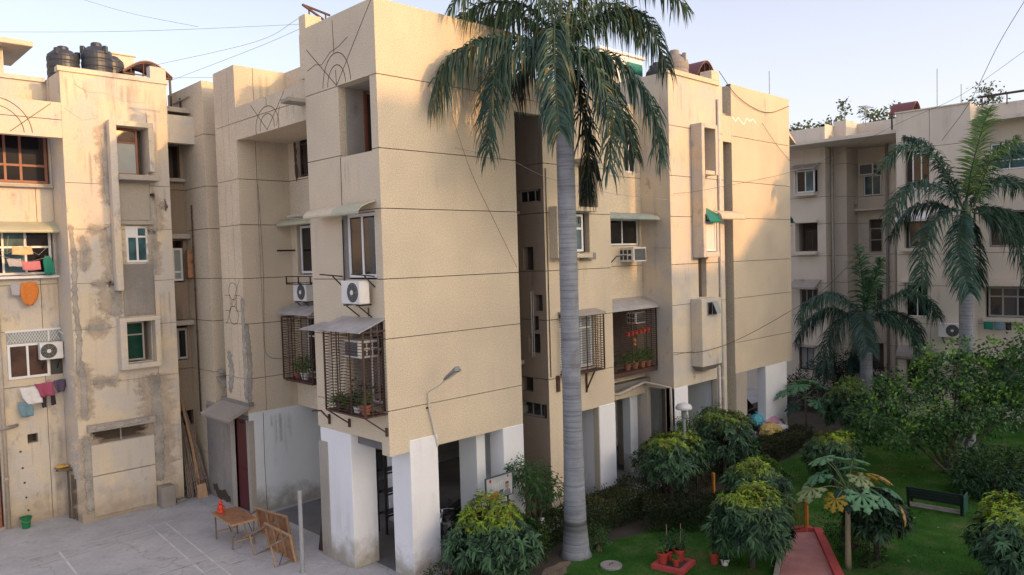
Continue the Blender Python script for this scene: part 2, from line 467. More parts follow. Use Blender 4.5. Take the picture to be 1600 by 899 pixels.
    def prism(self, poly, fn, d0, d1, mi=0):
        """polygon (u,w) pushed from depth d0 to d1, placed by fn(u, d, w)"""
        n = len(poly)
        vs = [fn(u, d0, w) for u, w in poly] + [fn(u, d1, w) for u, w in poly]
        fs = [tuple(range(n)), tuple(range(2 * n - 1, n - 1, -1))] + [(i, n + i, n + (i + 1) % n, (i + 1) % n) for i in range(n)]
        return self.add(vs, fs, mi)
    def build(self, name, mats, parent=None, smooth=False, fix=True):
        me = bpy.data.meshes.new(name)
        base = parent['_base'] if parent is not None and '_base' in parent else None
        v = self.v
        if base is not None and (base[0] or base[1] or base[2]):
            v = [(p[0] - base[0], p[1] - base[1], p[2] - base[2]) for p in v]
        me.from_pydata([tuple(p) for p in v], [], self.f)
        mats = mats if isinstance(mats, (list, tuple)) else [mats]
        for m in mats: me.materials.append(m)
        if len(mats) > 1: me.polygons.foreach_set('material_index', self.m)
        if fix:
            import bmesh
            bm = bmesh.new(); bm.from_mesh(me)
            bmesh.ops.recalc_face_normals(bm, faces=bm.faces)
            bm.to_mesh(me); bm.free()
        if smooth: me.polygons.foreach_set('use_smooth', [True] * len(me.polygons))
        me.update()
        return link(name, me, parent)

BASES = {}
def link(name, me, parent=None):
    o = bpy.data.objects.new(name, me)
    COL.objects.link(o)
    if parent is not None:
        o.parent = parent
        if '_base' in parent: o['_base'] = parent['_base']
    return o

def thing(name, label, cat, loc=(0, 0, 0), rz=0.0, group=None, world_coords=False):
    """an Empty at the thing's base that parents its parts (world_coords: its parts are written in world coordinates)"""
    o = bpy.data.objects.new(name, None)
    COL.objects.link(o)
    o.empty_display_size = 0.2
    o.location = loc; o.rotation_euler = (0, 0, rz)
    if world_coords: o['_base'] = tuple(float(c) for c in loc)
    return tag(o, label, cat, group)

def tag(o, label, cat, group=None):
    o['label'] = label; o['category'] = cat
    if group: o['group'] = group
    return o

def kids(o):
    return [c for c in bpy.data.objects if c.parent == o]

def copy_tree(o, parent=None, ch=None):
    if ch is None:
        ch = {}
        for c in bpy.data.objects:
            if c.parent is not None: ch.setdefault(c.parent.name, []).append(c)
    c = o.copy(); COL.objects.link(c)
    if parent is not None: c.parent = parent
    for k in ch.get(o.name, []): copy_tree(k, c, ch)
    return c

def dup(o, loc, rz=None, label=None, scale=None):
    c = copy_tree(o)
    c.location = loc
    if rz is not None: c.rotation_euler = (0, 0, rz)
    if label: c['label'] = label
    if scale: c.scale = (scale, scale, scale)
    return c

# ---------------------------------------------------------------- wall helpers; 'R' walls face -Y (u = x), 'L' walls face -X (u = y)
def pf(o, c):
    if o == 'R': return lambda u, d, z: (u, c + d, z)
    if o == 'L': return lambda u, d, z: (c + d, u, z)
    if o == 'r': return lambda u, d, z: (u, c - d, z)
    return lambda u, d, z: (c - d, u, z)

def holed(mb, fn, u0, u1, z0, z1, holes, d0, d1, back=False, sides=(1, 1, 1, 1), mi=0, ms=None):
    ms = mi if ms is None else ms
    hs = [(max(u0, a), min(u1, b), max(z0, c), min(z1, d)) for a, b, c, d in holes]
    hs = [h for h in hs if h[1] - h[0] > 1e-4 and h[3] - h[2] > 1e-4]
    us = sorted({round(x, 4) for x in [u0, u1] + [h[0] for h in hs] + [h[1] for h in hs]})
    zs = sorted({round(x, 4) for x in [z0, z1] + [h[2] for h in hs] + [h[3] for h in hs]})
    nu, nz = len(us) - 1, len(zs) - 1
    S = [[True] * nz for _ in range(nu)]
    for i in range(nu):
        for j in range(nz):
            cu, cz = (us[i] + us[i + 1]) / 2, (zs[j] + zs[j + 1]) / 2
            if any(h[0] < cu < h[1] and h[2] < cz < h[3] for h in hs): S[i][j] = False
    for i in range(nu):
        for j in range(nz):
            if not S[i][j]: continue
            a, b, c, d = us[i], us[i + 1], zs[j], zs[j + 1]
            mb.quad(fn(a, d0, c), fn(b, d0, c), fn(b, d0, d), fn(a, d0, d), mi)
            if back: mb.quad(fn(a, d1, c), fn(a, d1, d), fn(b, d1, d), fn(b, d1, c), mi)
            if (i == 0 and sides[0]) or (i > 0 and not S[i - 1][j]): mb.quad(fn(a, d0, c), fn(a, d0, d), fn(a, d1, d), fn(a, d1, c), ms)
            if (i == nu - 1 and sides[1]) or (i < nu - 1 and not S[i + 1][j]): mb.quad(fn(b, d0, c), fn(b, d1, c), fn(b, d1, d), fn(b, d0, d), ms)
            if (j == 0 and sides[2]) or (j > 0 and not S[i][j - 1]): mb.quad(fn(a, d0, c), fn(a, d1, c), fn(b, d1, c), fn(b, d0, c), ms)
            if (j == nz - 1 and sides[3]) or (j < nz - 1 and not S[i][j + 1]): mb.quad(fn(a, d0, d), fn(b, d0, d), fn(b, d1, d), fn(a, d1, d), ms)
    return any(any(r) for r in S)

def wall(root, o, c, u0, u1, z0, z1, mat, ju=(), jz=(), holes=(), T=0.2, pt=0.045, g=0.019, sides=(1, 1, 1, 1), lone=()):
    """a wall: a core with recessed joints, and one wall_panel per field between the joints"""
    fn = pf(o, c)
    mb = MB(); holed(mb, fn, u0, u1, z0, z1, holes, pt, T, True, sides, 0, 1)
    mb.build('wall', [M['groove'], mat], root, fix=False)
    us = [u0] + [j for j in ju if u0 < j < u1] + [u1]
    zs = [z0] + [j for j in sorted(jz) if z0 + 0.05 < j < z1 - 0.05] + [z1]
    for i in range(len(us) - 1):
        for j in range(len(zs) - 1):
            a = us[i] + (g / 2 if i else 0); b = us[i + 1] - (g / 2 if i < len(us) - 2 else 0)
            d = zs[j] + (g / 2 if j else 0); e = zs[j + 1] - (g / 2 if j < len(zs) - 2 else 0)
            sd = (sides[0] if i == 0 else 1, sides[1] if i == len(us) - 2 else 1, sides[2] if j == 0 else 1, sides[3] if j == len(zs) - 2 else 1)
            for extra in pieces(a, b, d, e, holes):
                mb = MB()
                if holed(mb, fn, a, b, d, e, list(holes) + extra, 0.0, pt, False, sd):
                    mb.build('wall_panel', mat, root, fix=False)

def pieces(u0, u1, z0, z1, holes):
    """openings can cut a field into separate pieces: for each piece, the cells of all the others"""
    hs = [(max(u0, a), min(u1, b), max(z0, c), min(z1, d)) for a, b, c, d in holes]
    hs = [h for h in hs if h[1] - h[0] > 1e-4 and h[3] - h[2] > 1e-4]
    if not hs: return [[]]
    us = sorted({round(x, 4) for x in [u0, u1] + [h[0] for h in hs] + [h[1] for h in hs]}); zs = sorted({round(x, 4) for x in [z0, z1] + [h[2] for h in hs] + [h[3] for h in hs]})
    cell = {(i, j) for i in range(len(us) - 1) for j in range(len(zs) - 1) if not any(h[0] < (us[i] + us[i + 1]) / 2 < h[1] and h[2] < (zs[j] + zs[j + 1]) / 2 < h[3] for h in hs)}
    comps, left_ = [], set(cell)
    while left_:
        st = [left_.pop()]; c = set(st)
        while st:
            i, j = st.pop()
            for q in ((i + 1, j), (i - 1, j), (i, j + 1), (i, j - 1)):
                if q in left_: left_.remove(q); c.add(q); st.append(q)
        comps.append(c)
    return [[(us[i], us[i + 1], zs[j], zs[j + 1]) for i, j in cell - c] for c in comps]

def flat(root, o, c, u0, u1, z0, z1, mat, holes=(), T=0.2, name='wall', sides=(1, 1, 1, 1)):
    mb = MB(); holed(mb, pf(o, c), u0, u1, z0, z1, holes, 0, T, True, sides)
    return mb.build(name, mat, root, fix=False)

def room(root, o, c, rect, d1, mat, back=None, d0=0.2, name='recess'):
    """the inside of an opening: four reveals and a back, behind the wall's own thickness"""
    u0, u1, z0, z1 = rect; fn = pf(o, c); mb = MB()
    for p, q in (((u0, z0), (u1, z0)), ((u1, z0), (u1, z1)), ((u1, z1), (u0, z1)), ((u0, z1), (u0, z0))):
        mb.quad(fn(p[0], d0, p[1]), fn(q[0], d0, q[1]), fn(q[0], d1, q[1]), fn(p[0], d1, p[1]))
    mb.quad(fn(u0, d1, z0), fn(u1, d1, z0), fn(u1, d1, z1), fn(u0, d1, z1), 1)
    return mb.build(name, [mat, back or mat], root, fix=False)

def window(root, o, c, d, u0, u1, z0, z1, frame, glass, nu=2, zs=(), fw=0.055, th=0.06, cuts=None, glasses=None):
    """window > frame, panes (each pane an object of its own)"""
    fn = pf(o, c)
    us = [u0] + (list(cuts) if cuts else [u0 + (u1 - u0) * k / nu for k in range(1, nu)]) + [u1]
    zz = [z0] + list(zs) + [z1]
    mb = MB()
    def fb(a, b, e, f, dd=0.0):
        mb.box(fn(a, d + dd, e), fn(b, d + th - dd, f))
    fb(u0, u0 + fw, z0, z1); fb(u1 - fw, u1, z0, z1); fb(u0 + fw, u1 - fw, z0, z0 + fw); fb(u0 + fw, u1 - fw, z1 - fw, z1)
    for k in us[1:-1]: fb(k - fw * 0.42, k + fw * 0.42, z0 + fw, z1 - fw, 0.004)
    for k in zz[1:-1]:
        for i in range(len(us) - 1):
            a = us[i] + (fw if i == 0 else fw * 0.42); b = us[i + 1] - (fw if i == len(us) - 2 else fw * 0.42)
            fb(a, b, k - fw * 0.42, k + fw * 0.42, 0.007)
    w = mb.build('window', frame, root)
    q = 0
    for j in range(len(zz) - 1):
        for i in range(len(us) - 1):
            a = us[i] + (fw if i == 0 else fw * 0.42); b = us[i + 1] - (fw if i == len(us) - 2 else fw * 0.42)
            e = zz[j] + (fw if j == 0 else fw * 0.42); f = zz[j + 1] - (fw if j == len(zz) - 2 else fw * 0.42)
            gm = glasses[q % len(glasses)] if glasses else glass; q += 1
            MB().box(fn(a, d + th * 0.4, e), fn(b, d + th * 0.6, f)).build('pane', gm, w)
    return w

def ribbon(root, o, c, pts, w=0.022, d=-0.004, mat=None, name='incised_line'):
    """a thin line on a wall face"""
    fn = pf(o, c); mb = MB(); P = [Vector((p[0], p[1])) for p in pts]; L, Rr = [], []
    for i, p in enumerate(P):
        t = (P[min(i + 1, len(P) - 1)] - P[max(i - 1, 0)]).normalized(); s = Vector((-t.y, t.x)) * w / 2
        L.append(p + s); Rr.append(p - s)
    for i in range(len(P) - 1):
        a, b, e, f = L[i], L[i + 1], Rr[i + 1], Rr[i]
        vs = [fn(q.x, dd, q.y) for dd in (d, 0.003) for q in (a, b, e, f)]
        mb.add(vs, [(0, 1, 2, 3), (0, 4, 5, 1), (3, 2, 6, 7), (1, 5, 6, 2), (0, 3, 7, 4)])
    return mb.build(name, mat or M['groove'], root)

def arc(cu, cz, ru, rz, a0, a1, n=18):
    return [(cu + ru * math.cos(R(a0 + (a1 - a0) * i / n)), cz + rz * math.sin(R(a0 + (a1 - a0) * i / n))) for i in range(n + 1)]

def streak(root, o, c, u, z1, z0, w, seed):
    """rain grime running down from a ledge or a coping"""
    r_ = random.Random(seed)
    for k in range(5):
        x = u + r_.uniform(-0.5, 0.5) * w * 1.6; zz = z1 - (z1 - z0) * r_.uniform(0.45, 1.15)
        patch(root, o, c, [(x, z1), (x + r_.uniform(-0.01, 0.01), (zz + z1) / 2), (x + r_.uniform(-0.015, 0.015), zz)], r_.uniform(0.035, 0.085), None, seed * 7 + k, 0.0025 + 0.0004 * k, 'cement_patch', 'rain_streak', M['grime'])

def patch(root, o, c, path, w, mat=None, seed=0, th=0.007, name='cement_patch', oname=None, fmat=None):
    """a ragged trowelled repair strip, a few millimetres proud of the wall"""
    rd = random.Random(seed); fn = pf(o, c); P = []
    for i in range(len(path) - 1):
        a, b = Vector(path[i]), Vector(path[i + 1]); k = max(2, int((b - a).length / 0.09))
        P += [a + (b - a) * j / k for j in range(k)]
    P.append(Vector(path[-1])); mb = MB(); L, Q = [], []
    if name != 'cement_patch':
        for i, p in enumerate(P):
            t = (P[min(i + 1, len(P) - 1)] - P[max(i - 1, 0)]).normalized(); s = Vector((-t.y, t.x)); e = min(1, 0.25 + min(i, len(P) - 1 - i) * 0.4)
            L.append(p + s * w * e * rd.uniform(0.28, 0.66)); Q.append(p - s * w * e * rd.uniform(0.28, 0.66))
        for i in range(len(P) - 1):
            vs = [fn(q.x, -th, q.y) for q in (L[i], L[i + 1], Q[i + 1], Q[i])] + [fn(q.x, 0.002, q.y) for q in (L[i], L[i + 1], Q[i + 1], Q[i])]
            mb.add(vs, [(0, 1, 2, 3), (0, 4, 5, 1), (3, 2, 6, 7)])
        return mb.build(name, mat or M['cement'], root)
    # feathered: five vertices across, the mask falling to 0 at both edges and both ends; domed a few millimetres
    V, C, F = [], [], []; w *= 1.5
    for i, p in enumerate(P):
        t = (P[min(i + 1, len(P) - 1)] - P[max(i - 1, 0)]).normalized(); s = Vector((-t.y, t.x)); e = min(1.0, (min(i, len(P) - 1 - i)) / 2.5); ww = w * rd.uniform(0.7, 1.25)
        for k, (o_, a_, d_) in enumerate(((-0.6, 0, 0.0015), (-0.28, 0.8, th), (0, 1, th * 1.2), (0.28, 0.8, th), (0.6, 0, 0.0015))):
            q = p + s * ww * o_; V.append(fn(q.x, -d_, q.y)); C.append(a_ * e)
    for i in range(len(P) - 1):
        for k in range(4):
            a = i * 5 + k; F += [(a, a + 1, a + 6), (a, a + 6, a + 5)]
    return np_mesh(oname or name, V, F, np.repeat(np.array(C)[:, None], 3, 1), fmat or M['feather'], root)

def slab(root, a, b, mat, name='sunshade', r=0.012):
    return MB().bbox(a, b, r).build(name, mat, root)

def canopy(root, o, c, u0, u1, z_wall, z_edge, out, mat, th=0.025, curve=0.0, name='awning', n=7, lip=0.0):
    """a sheet that slopes (or curves) from the wall out to its front edge"""
    fn = pf(o, c); prof = []
    for i in range(n + 1):
        t = i / n; d = -out * t
        z = z_wall + (z_edge - z_wall) * (t if not curve else (1 - math.sqrt(max(0, 1 - t * t))) * curve + t * (1 - curve))
        prof.append((d, z))
    if lip: prof.append((-out, z_edge - lip))
    poly = prof + [(d + (0.0 if i < len(prof) - 1 or not lip else th), z - th) for i, (d, z) in reversed(list(enumerate(prof)))]
    mb = MB(); k = len(prof)
    vs = [fn(u, d, z) for u in (u0, u1) for d, z in poly]; m = len(poly); fs = []
    for i in range(m): fs.append((i, (i + 1) % m, m + (i + 1) % m, m + i))
    for i in range(k - 1):
        fs.append((i, i + 1, m - 2 - i, m - 1 - i)); fs.append((m + i, m + i + 1, m + m - 2 - i, m + m - 1 - i))
    mb.add(vs, fs)
    return mb.build(name, mat, root)

def cage(root, o, c, u0, u1, z0, z1, out, step=0.075, nv=3, floor=True):
    """iron window cage: frame, a front and two side grilles of round bars, a shelf"""
    fn = pf(o, c); e = 0.018; fr = MB()
    for u in (u0, u1):
        fr.box(fn(u - e, -out - e, z0), fn(u + e, -out + e, z1))
        for z in (z0, z1): fr.box(fn(u - e, -out + e, z - e), fn(u + e, -0.005, z + e))
    for z in (z0, z1): fr.box(fn(u0 + e, -out - e, z - e), fn(u1 - e, -out + e, z + e))
    for k in range(1, nv):
        u = u0 + (u1 - u0) * k / nv; fr.box(fn(u - 0.012, -out - 0.012, z0 + e), fn(u + 0.012, -out + 0.012, z1 - e))
    cg = fr.build('window_cage', M['rust'], root)
    gr = MB(); z = z0 + step
    while z < z1 - 0.03:
        r = 0.0065
        gr.bar(fn(u0 + e, -out, z), fn(u1 - e, -out, z), 2 * r)
        for u in (u0, u1): gr.bar(fn(u, -out + e, z), fn(u, -0.005, z), 2 * r)
        z += step
    for q in (0.33, 0.66):
        for u in (u0, u1): gr.box(fn(u - 0.008, -out * q - 0.008, z0 + e), fn(u + 0.008, -out * q + 0.008, z1 - e))
    gr.build('grille', M['rust'], cg)
    if floor:
        MB().box(fn(u0 + e, -out + e, z0 - 0.015), fn(u1 - e, -0.004, z0 + 0.012)).build('shelf', M['rust'], cg)
    return cg

def ac_outdoor(label, o, c, u, z, w=0.80, h=0.55, dep=0.30, gap=0.12, group='air conditioner outdoor units', mesh=False):
    """outdoor unit on two brackets, hung on wall (o, c); the fan faces away from the wall"""
    base = pf(o, c)(u, -gap - dep / 2, z)
    t = thing('ac_outdoor_unit', label, 'air conditioner', base, 0, group, True)
    fn = pf(o, c)
    MB().bbox(fn(u - w / 2, -gap - dep, z), fn(u + w / 2, -gap, z + h), 0.02).build('casing', M['ac'], t)
    fc = (u - w * 0.13, z + h * 0.5); r = h * 0.42
    mb = MB(); mb.prism(arc(fc[0], fc[1], r, r, 0, 345, 23), fn, -gap - dep - 0.006, -gap - dep + 0.002)
    fg = mb.build('fan_grille', M['ac_dark'], t)
    mb = MB()
    for k in range(1, 5):
        rr = r * k / 4.6; P = arc(fc[0], fc[1], rr, rr, 0, 360, 20)
        mb.tube([fn(a, -gap - dep - 0.014, b) for a, b in P], 0.006, 4)
    for k in range(8):
        a = math.pi * k / 4; mb.bar(fn(fc[0] + 0.03 * math.cos(a), -gap - dep - 0.012, fc[1] + 0.03 * math.sin(a)), fn(fc[0] + r * math.cos(a), -gap - dep - 0.012, fc[1] + r * math.sin(a)), 0.008)
    mb.build('guard_ring', M['ac_slat'], fg)
    MB().prism(arc(fc[0], fc[1], 0.06, 0.06, 0, 330, 11), fn, -gap - dep - 0.03, -gap - dep - 0.02).build('fan_hub', M['ac'], fg)
    mb = MB()
    for k in range(7):
        zz = z + h * (0.2 + 0.1 * k); mb.box(fn(u + w * 0.5, -gap - dep * 0.85, zz), fn(u + w * 0.5 + 0.004, -gap - dep * 0.15, zz + 0.02))
    mb.build('side_louvre', M['ac_slat'], t)
    for s in (-1, 1):
        mb = MB(); uu = u + s * w * 0.33
        mb.bar(fn(uu, -0.004, z - 0.025), fn(uu, -gap - dep - 0.02, z - 0.025), 0.035)
        mb.bar(fn(uu, -0.004, z - 0.32), fn(uu, -gap - dep * 0.8, z - 0.05), 0.025)
        mb.build('bracket', M['iron'], t)
    return t

def ac_window(label, o, c, u0, u1, z0, z1, d0, d1, dark=True):
    """window air conditioner: casing, front grille of slats, side louvres"""
    fn = pf(o, c); t = thing('window_air_conditioner', label, 'air conditioner', fn((u0 + u1) / 2, (d0 + d1) / 2, z0), 0, 'window air conditioners', True)
    MB().bbox(fn(u0, d0, z0), fn(u1, d1, z1), 0.012).build('casing', M['ac'], t)
    g = MB().box(fn(u0 + 0.05, d0 - 0.006, z0 + 0.05), fn(u0 + (u1 - u0) * 0.94, d0 + 0.004, z1 - 0.05)).build('front_grille', M['ac_dark'], t)
    mb = MB(); z = z0 + 0.07
    while z < z1 - 0.06:
        mb.box(fn(u0 + 0.055, d0 - 0.014, z), fn(u0 + (u1 - u0) * 0.935, d0 - 0.006, z + 0.012)); z += 0.04
    mb.build('slat', M['ac_slat'], g)
    mb = MB(); L = abs(d1 - d0)
    for k in range(3):
        for q in range(2):
            a = d0 + (d1 - d0) * (0.15 + 0.27 * k); b = a + (d1 - d0) * 0.2; zz = z0 + (z1 - z0) * (0.15 + 0.4 * q)
            mb.box(fn(u1, a, zz), fn(u1 + 0.005, b, zz + (z1 - z0) * 0.28))
    mb.build('side_vent', M['ac_dark'], t)
    mb = MB()
    for k in range(3):
        for q in range(2):
            a = d0 + (d1 - d0) * (0.15 + 0.27 * k); b = a + (d1 - d0) * 0.2; zz = z0 + (z1 - z0) * (0.15 + 0.4 * q)
            mb.box(fn(u0 - 0.005, a, zz), fn(u0, b, zz + (z1 - z0) * 0.28))
    mb.build('side_vent', M['ac_dark'], t)
    return t

def drain(root, pts, r=0.05, mat=None, name='drain_pipe', collars=True):
    mb = MB().tube(pts, r, 10); o = mb.build(name, mat or M['pipe'], root, smooth=True)
    if collars:
        for a, b in zip(pts[:-1], pts[1:]):
            a, b = Vector(a), Vector(b); n = int((b - a).length / 1.6); d = (b - a).normalized()
            for k in range(1, n + 1):
                p = a + (b - a) * (k / (n + 1)); MB().tube([p - d * 0.04, p + d * 0.04], r * 1.28, 10).build('pipe_collar', mat or M['pipe'], o)
    return o

# ---------------------------------------------------------------- foliage helpers (numpy)
def np_mesh(name, V, tris, cols, mat, parent=None, local=True):
    me = bpy.data.meshes.new(name)
    V = np.asarray(V, np.float32); T = np.asarray(tris, np.int32)
    if parent is not None and '_base' in parent: V = V - np.array(parent['_base'], np.float32)
    me.vertices.add(len(V)); me.vertices.foreach_set('co', V.ravel())
    me.loops.add(T.size); me.loops.foreach_set('vertex_index', T.ravel())
    me.polygons.add(len(T)); me.polygons.foreach_set('loop_start', np.arange(0, T.size, 3, dtype=np.int32))
    me.polygons.foreach_set('loop_total', np.full(len(T), 3, np.int32))
    me.update(calc_edges=True)
    ca = me.color_attributes.new('col', 'FLOAT_COLOR', 'POINT')
    C = np.ones((len(V), 4), np.float32); C[:, :3] = cols
    ca.data.foreach_set('color', C.ravel())
    me.materials.append(mat)
    return link(name, me, parent)

def unit(a):
    return a / np.maximum(1e-6, np.linalg.norm(a, axis=1, keepdims=True))

def leaves(P, D, N, L, W, C, droop=0.3, fold=0.15, tipc=1.0):
    """blades: base P, direction D, face normal N (arrays), length L, width W, colour C -> verts, tris, cols (6 verts, 4 tris)"""
    D = unit(D); S = unit(np.cross(D, N)); U = np.cross(S, D); n = len(P)
    L = np.broadcast_to(np.asarray(L, float), (n,))[:, None]; W = np.broadcast_to(np.asarray(W, float), (n,))[:, None]
    g = np.array([[0, 0, -1.0]])
    m1 = P + D * L * 0.32 + g * L * droop * 0.10; m2 = P + D * L * 0.68 + g * L * droop * 0.46; t = P + D * L * 0.96 + g * L * droop
    V = np.stack([P, m1 + S * W / 2 + U * W * fold, m1 - S * W / 2 + U * W * fold, m2 + S * W * 0.40 + U * W * fold, m2 - S * W * 0.40 + U * W * fold, t], 1)
    k = (np.arange(n) * 6)[:, None]
    T = np.concatenate([k + np.array([[0, 2, 1]]), k + np.array([[1, 2, 4]]), k + np.array([[1, 4, 3]]), k + np.array([[3, 4, 5]])], 0)
    CC = np.repeat(C[:, None, :], 6, 1).copy(); CC[:, 3:] *= tipc
    return V.reshape(-1, 3), T, CC.reshape(-1, 3)

def small_leaves(P, D, N, L, W, C, droop=0.2):
    """ovate leaves: 4 verts, 2 tris"""
    D = unit(D); S = unit(np.cross(D, N)); n = len(P)
    L = np.broadcast_to(np.asarray(L, float), (n,))[:, None]; W = np.broadcast_to(np.asarray(W, float), (n,))[:, None]
    g = np.array([[0, 0, -1.0]]); m = P + D * L * 0.5
    V = np.stack([P, m + S * W / 2, P + D * L + g * L * droop, m - S * W / 2], 1)
    k = (np.arange(n) * 4)[:, None]
    T = np.concatenate([k + np.array([[0, 1, 2]]), k + np.array([[0, 2, 3]])], 0)
    return V.reshape(-1, 3), T, np.repeat(C, 4, 0)

def cat_geo(parts):
    V, T, C, k = [], [], [], 0
    for v, t, c in parts:
        V.append(v); T.append(t + k); C.append(c); k += len(v)
    return np.concatenate(V), np.concatenate(T), np.concatenate(C)

def rand_dirs(n, r=None):
    r = r or rng
    return unit(r.normal(size=(n, 3)))
# ================================================================ setting
GS = 260
MB().quad((-GS, -GS, 0), (GS, -GS, 0), (GS, GS, 0), (-GS, GS, 0)).build('ground', M['ground'])['kind'] = 'structure'

JZ = (11.8, 10.14, 8.776, 7.164, 5.79, 4.13)
PL, PO = M['plaster'], M['plaster_old']

# ================================================================ main block
main = thing('apartment_building', 'large beige roughcast apartment block in the middle, standing on white stilt pillars', 'building', (0, 0, 0))
# --- corner wing
wall(main, 'R', 0.0, 0.0, 4.34, 3.08, 13.5, PL, (), JZ, (), sides=(0, 1, 1, 1))
LH = [(0.27, 1.61, 10.1, 11.79), (0.26, 1.66, 7.16, 8.73), (0.09, 1.69, 4.1, 6.2), (0.3, 3.15, 3.0, 3.37)]
wall(main, 'L', 0.0, 0.0, 3.15, 3.08, 13.5, PL, (), JZ, LH, sides=(0, 1, 1, 1))
ribbon(main, 'L', 0.0, [(1.62, 8.93), (1.61, 10.1)])
# crack and sun motif in the parapet of the corner wing
for ru, rz in ((0.62, 0.78), (0.40, 0.49)): ribbon(main, 'L', 0.0, arc(1.66, 11.82, ru, rz, 3, 178), 0.02)
for q in ([(1.66, 11.82), (0.10, 13.46)], [(1.66, 11.82), (3.0, 12.95)], [(1.72, 12.62), (1.75, 13.4)], [(1.66, 11.85), (1.68, 12.2)]): ribbon(main, 'L', 0.0, q, 0.018)
ribbon(main, 'L', 0.0, [(3.0, 12.42), (2.6, 12.5), (2.3, 12.44), (1.9, 12.66), (1.5, 12.72), (1.1, 12.86)], 0.014)
# balcony opening
room(main, 'L', 0.0, LH[0], 1.6, M['cement_pale'], M['room'])
MB().box((0.02, 1.61 - 0.02, 10.05), (0.2, 0.29, 10.1)).build('balcony_floor', PL, main)
MB().box((0.78, 1.57, 10.12), (1.55, 1.60, 11.7)).build('balcony_door', M['dark_wood'], main)
MB().box((0.70, 1.55, 10.12), (0.775, 1.605, 11.76)).build('door_frame', M['brown_wood'], main)
# second-floor window under the moulded awning
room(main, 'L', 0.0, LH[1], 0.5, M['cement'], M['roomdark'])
window(main, 'L', 0.0, 0.06, 0.29, 1.5, 7.2, 8.71, M['pvc'], M['glass'], 2, fw=0.075)
MB().box((0.01, 1.5, 7.16), (0.1, 1.66, 8.73)).build('window_surround', M['cement'], main)
canopy(main, 'L', 0.0, 0.18, 1.32, 8.97, 8.72, 0.50, M['fibre'], curve=0.6, lip=0.05, name='awning')
canopy(main, 'L', 0.0, 1.335, 2.62, 8.95, 8.72, 0.50, M['fibre_cream'], curve=0.75, lip=0.04, name='awning')
ac_outdoor('white outdoor unit under the double window of the corner wing', 'L', 0.0, 0.78, 6.60, 0.78, 0.54, 0.28, 0.12)
mb = MB()
for y in (0.35, 1.72):
    mb.bar((-0.004, y, 7.23), (-0.62, y, 7.30), 0.03); mb.bar((-0.004, y, 6.98), (-0.28, y, 7.25), 0.025)
mb.build('bracket', M['iron'], main)
drain(main, [(-0.03, 1.58, 8.6), (-0.03, 1.60, 7.1), (-0.05, 1.2, 6.9)], 0.016, M['iron'], 'cable_run', False)
drain(main, [(-0.03, 0.62, 6.5), (-0.03, 0.62, 6.3)], 0.014, M['iron'], 'cable_run', False)
# caged balcony below
room(main, 'L', 0.0, LH[2], 0.7, M['cement_pale'], M['room'])
window(main, 'L', 0.0, 0.25, 0.10, 1.0, 4.2, 6.18, M['pvc'], M['glass'], 3, (5.5,), fw=0.06)
cage(main, 'L', 0.0, 0.03, 1.69, 4.07, 5.99, 0.6, 0.07, 3)
canopy(main, 'L', 0.0, -0.02, 1.80, 6.27, 6.0, 0.72, M['tin'], th=0.02)
canopy(main, 'L', 0.0, 1.55, 2.75, 6.08, 5.96, 0.66, M['tin'], th=0.02)
for y in (0.05, 1.62):
    MB().bar((-0.6, y, 4.06), (-0.005, y, 3.62), 0.03).bar((-0.03, y, 3.55), (-0.03, y, 3.75), 0.05).build('bracket', M['rust'], main)
MB().tube([(-0.85, 1.9, 4.05), (-0.45, 2.2, 3.95), (-0.03, 2.55, 3.62)], 0.022, 6).bar((-0.03, 2.55, 3.5), (-0.03, 2.55, 3.75), 0.05).build('bracket', M['rust'], main)
# sunk strip between the corner wing and the re-entrant
wall(main, 'L', 0.32, 3.15, 3.5, 3.1, 12.4, PL, (), JZ, (), sides=(0, 1, 1, 1))
slab(main, (-0.45, 3.16, 11.66), (0.6, 3.62, 11.76), M['slab'])
slab(main, (-0.35, 3.16, 8.76), (0.5, 3.7, 8.82), M['slab'])
MB().box((0.04, 3.16, 12.3), (0.31, 3.42, 13.42)).build('parapet', PL, main)
# --- re-entrant between the corner wing and the rear wing
RH = [(5.6, 6.98, 10.2, 11.76), (5.7, 7.16, 7.22, 8.76), (5.7, 7.15, 4.1, 5.95)]
wall(main, 'L', 1.8, 3.5, 7.5, 3.1, 13.5, PL, (), (10.14, 8.776, 7.164, 5.79, 4.13), RH, sides=(1, 0, 1, 1))
room(main, 'L', 1.8, RH[0], 0.9, M['room'], M['roomdark'])
window(main, 'L', 1.8, 0.08, 5.62, 6.9, 10.24, 11.72, M['dark_wood'], M['glass'], 2, (11.2,))
patch(main, 'L', 1.8, [(7.06, 11.8), (7.02, 10.1)], 0.14, M['dark_wood'], 3, name='burnt_strip')
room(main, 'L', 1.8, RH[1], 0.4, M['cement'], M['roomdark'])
window(main, 'L', 1.8, 0.06, 5.75, 7.05, 7.26, 8.72, M['pvc'], M['glass'], 2, fw=0.07)
canopy(main, 'L', 1.8, 5.3, 7.42, 8.96, 8.80, 0.55, M['fibre'], curve=0.6, lip=0.06)
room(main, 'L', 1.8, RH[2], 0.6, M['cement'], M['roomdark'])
window(main, 'L', 1.8, 0.2, 5.75, 7.1, 4.15, 5.9, M['pvc'], M['glass'], 3, (5.3,))
cage(main, 'L', 1.8, 5.45, 7.2, 4.05, 5.95, 0.6, 0.075, 3)
canopy(main, 'L', 1.8, 5.35, 7.3, 6.36, 6.06, 0.72, M['tin'], th=0.02, curve=0.3)
MB().box((1.7, 7.1, 4.0), (1.2, 5.5, 4.04)).build('cage_floor', M['rust'], main)
ac_outdoor('white outdoor unit above the caged window in the re-entrant', 'L', 1.8, 6.45, 6.43, 0.78, 0.55, 0.28, 0.10)
mb = MB()
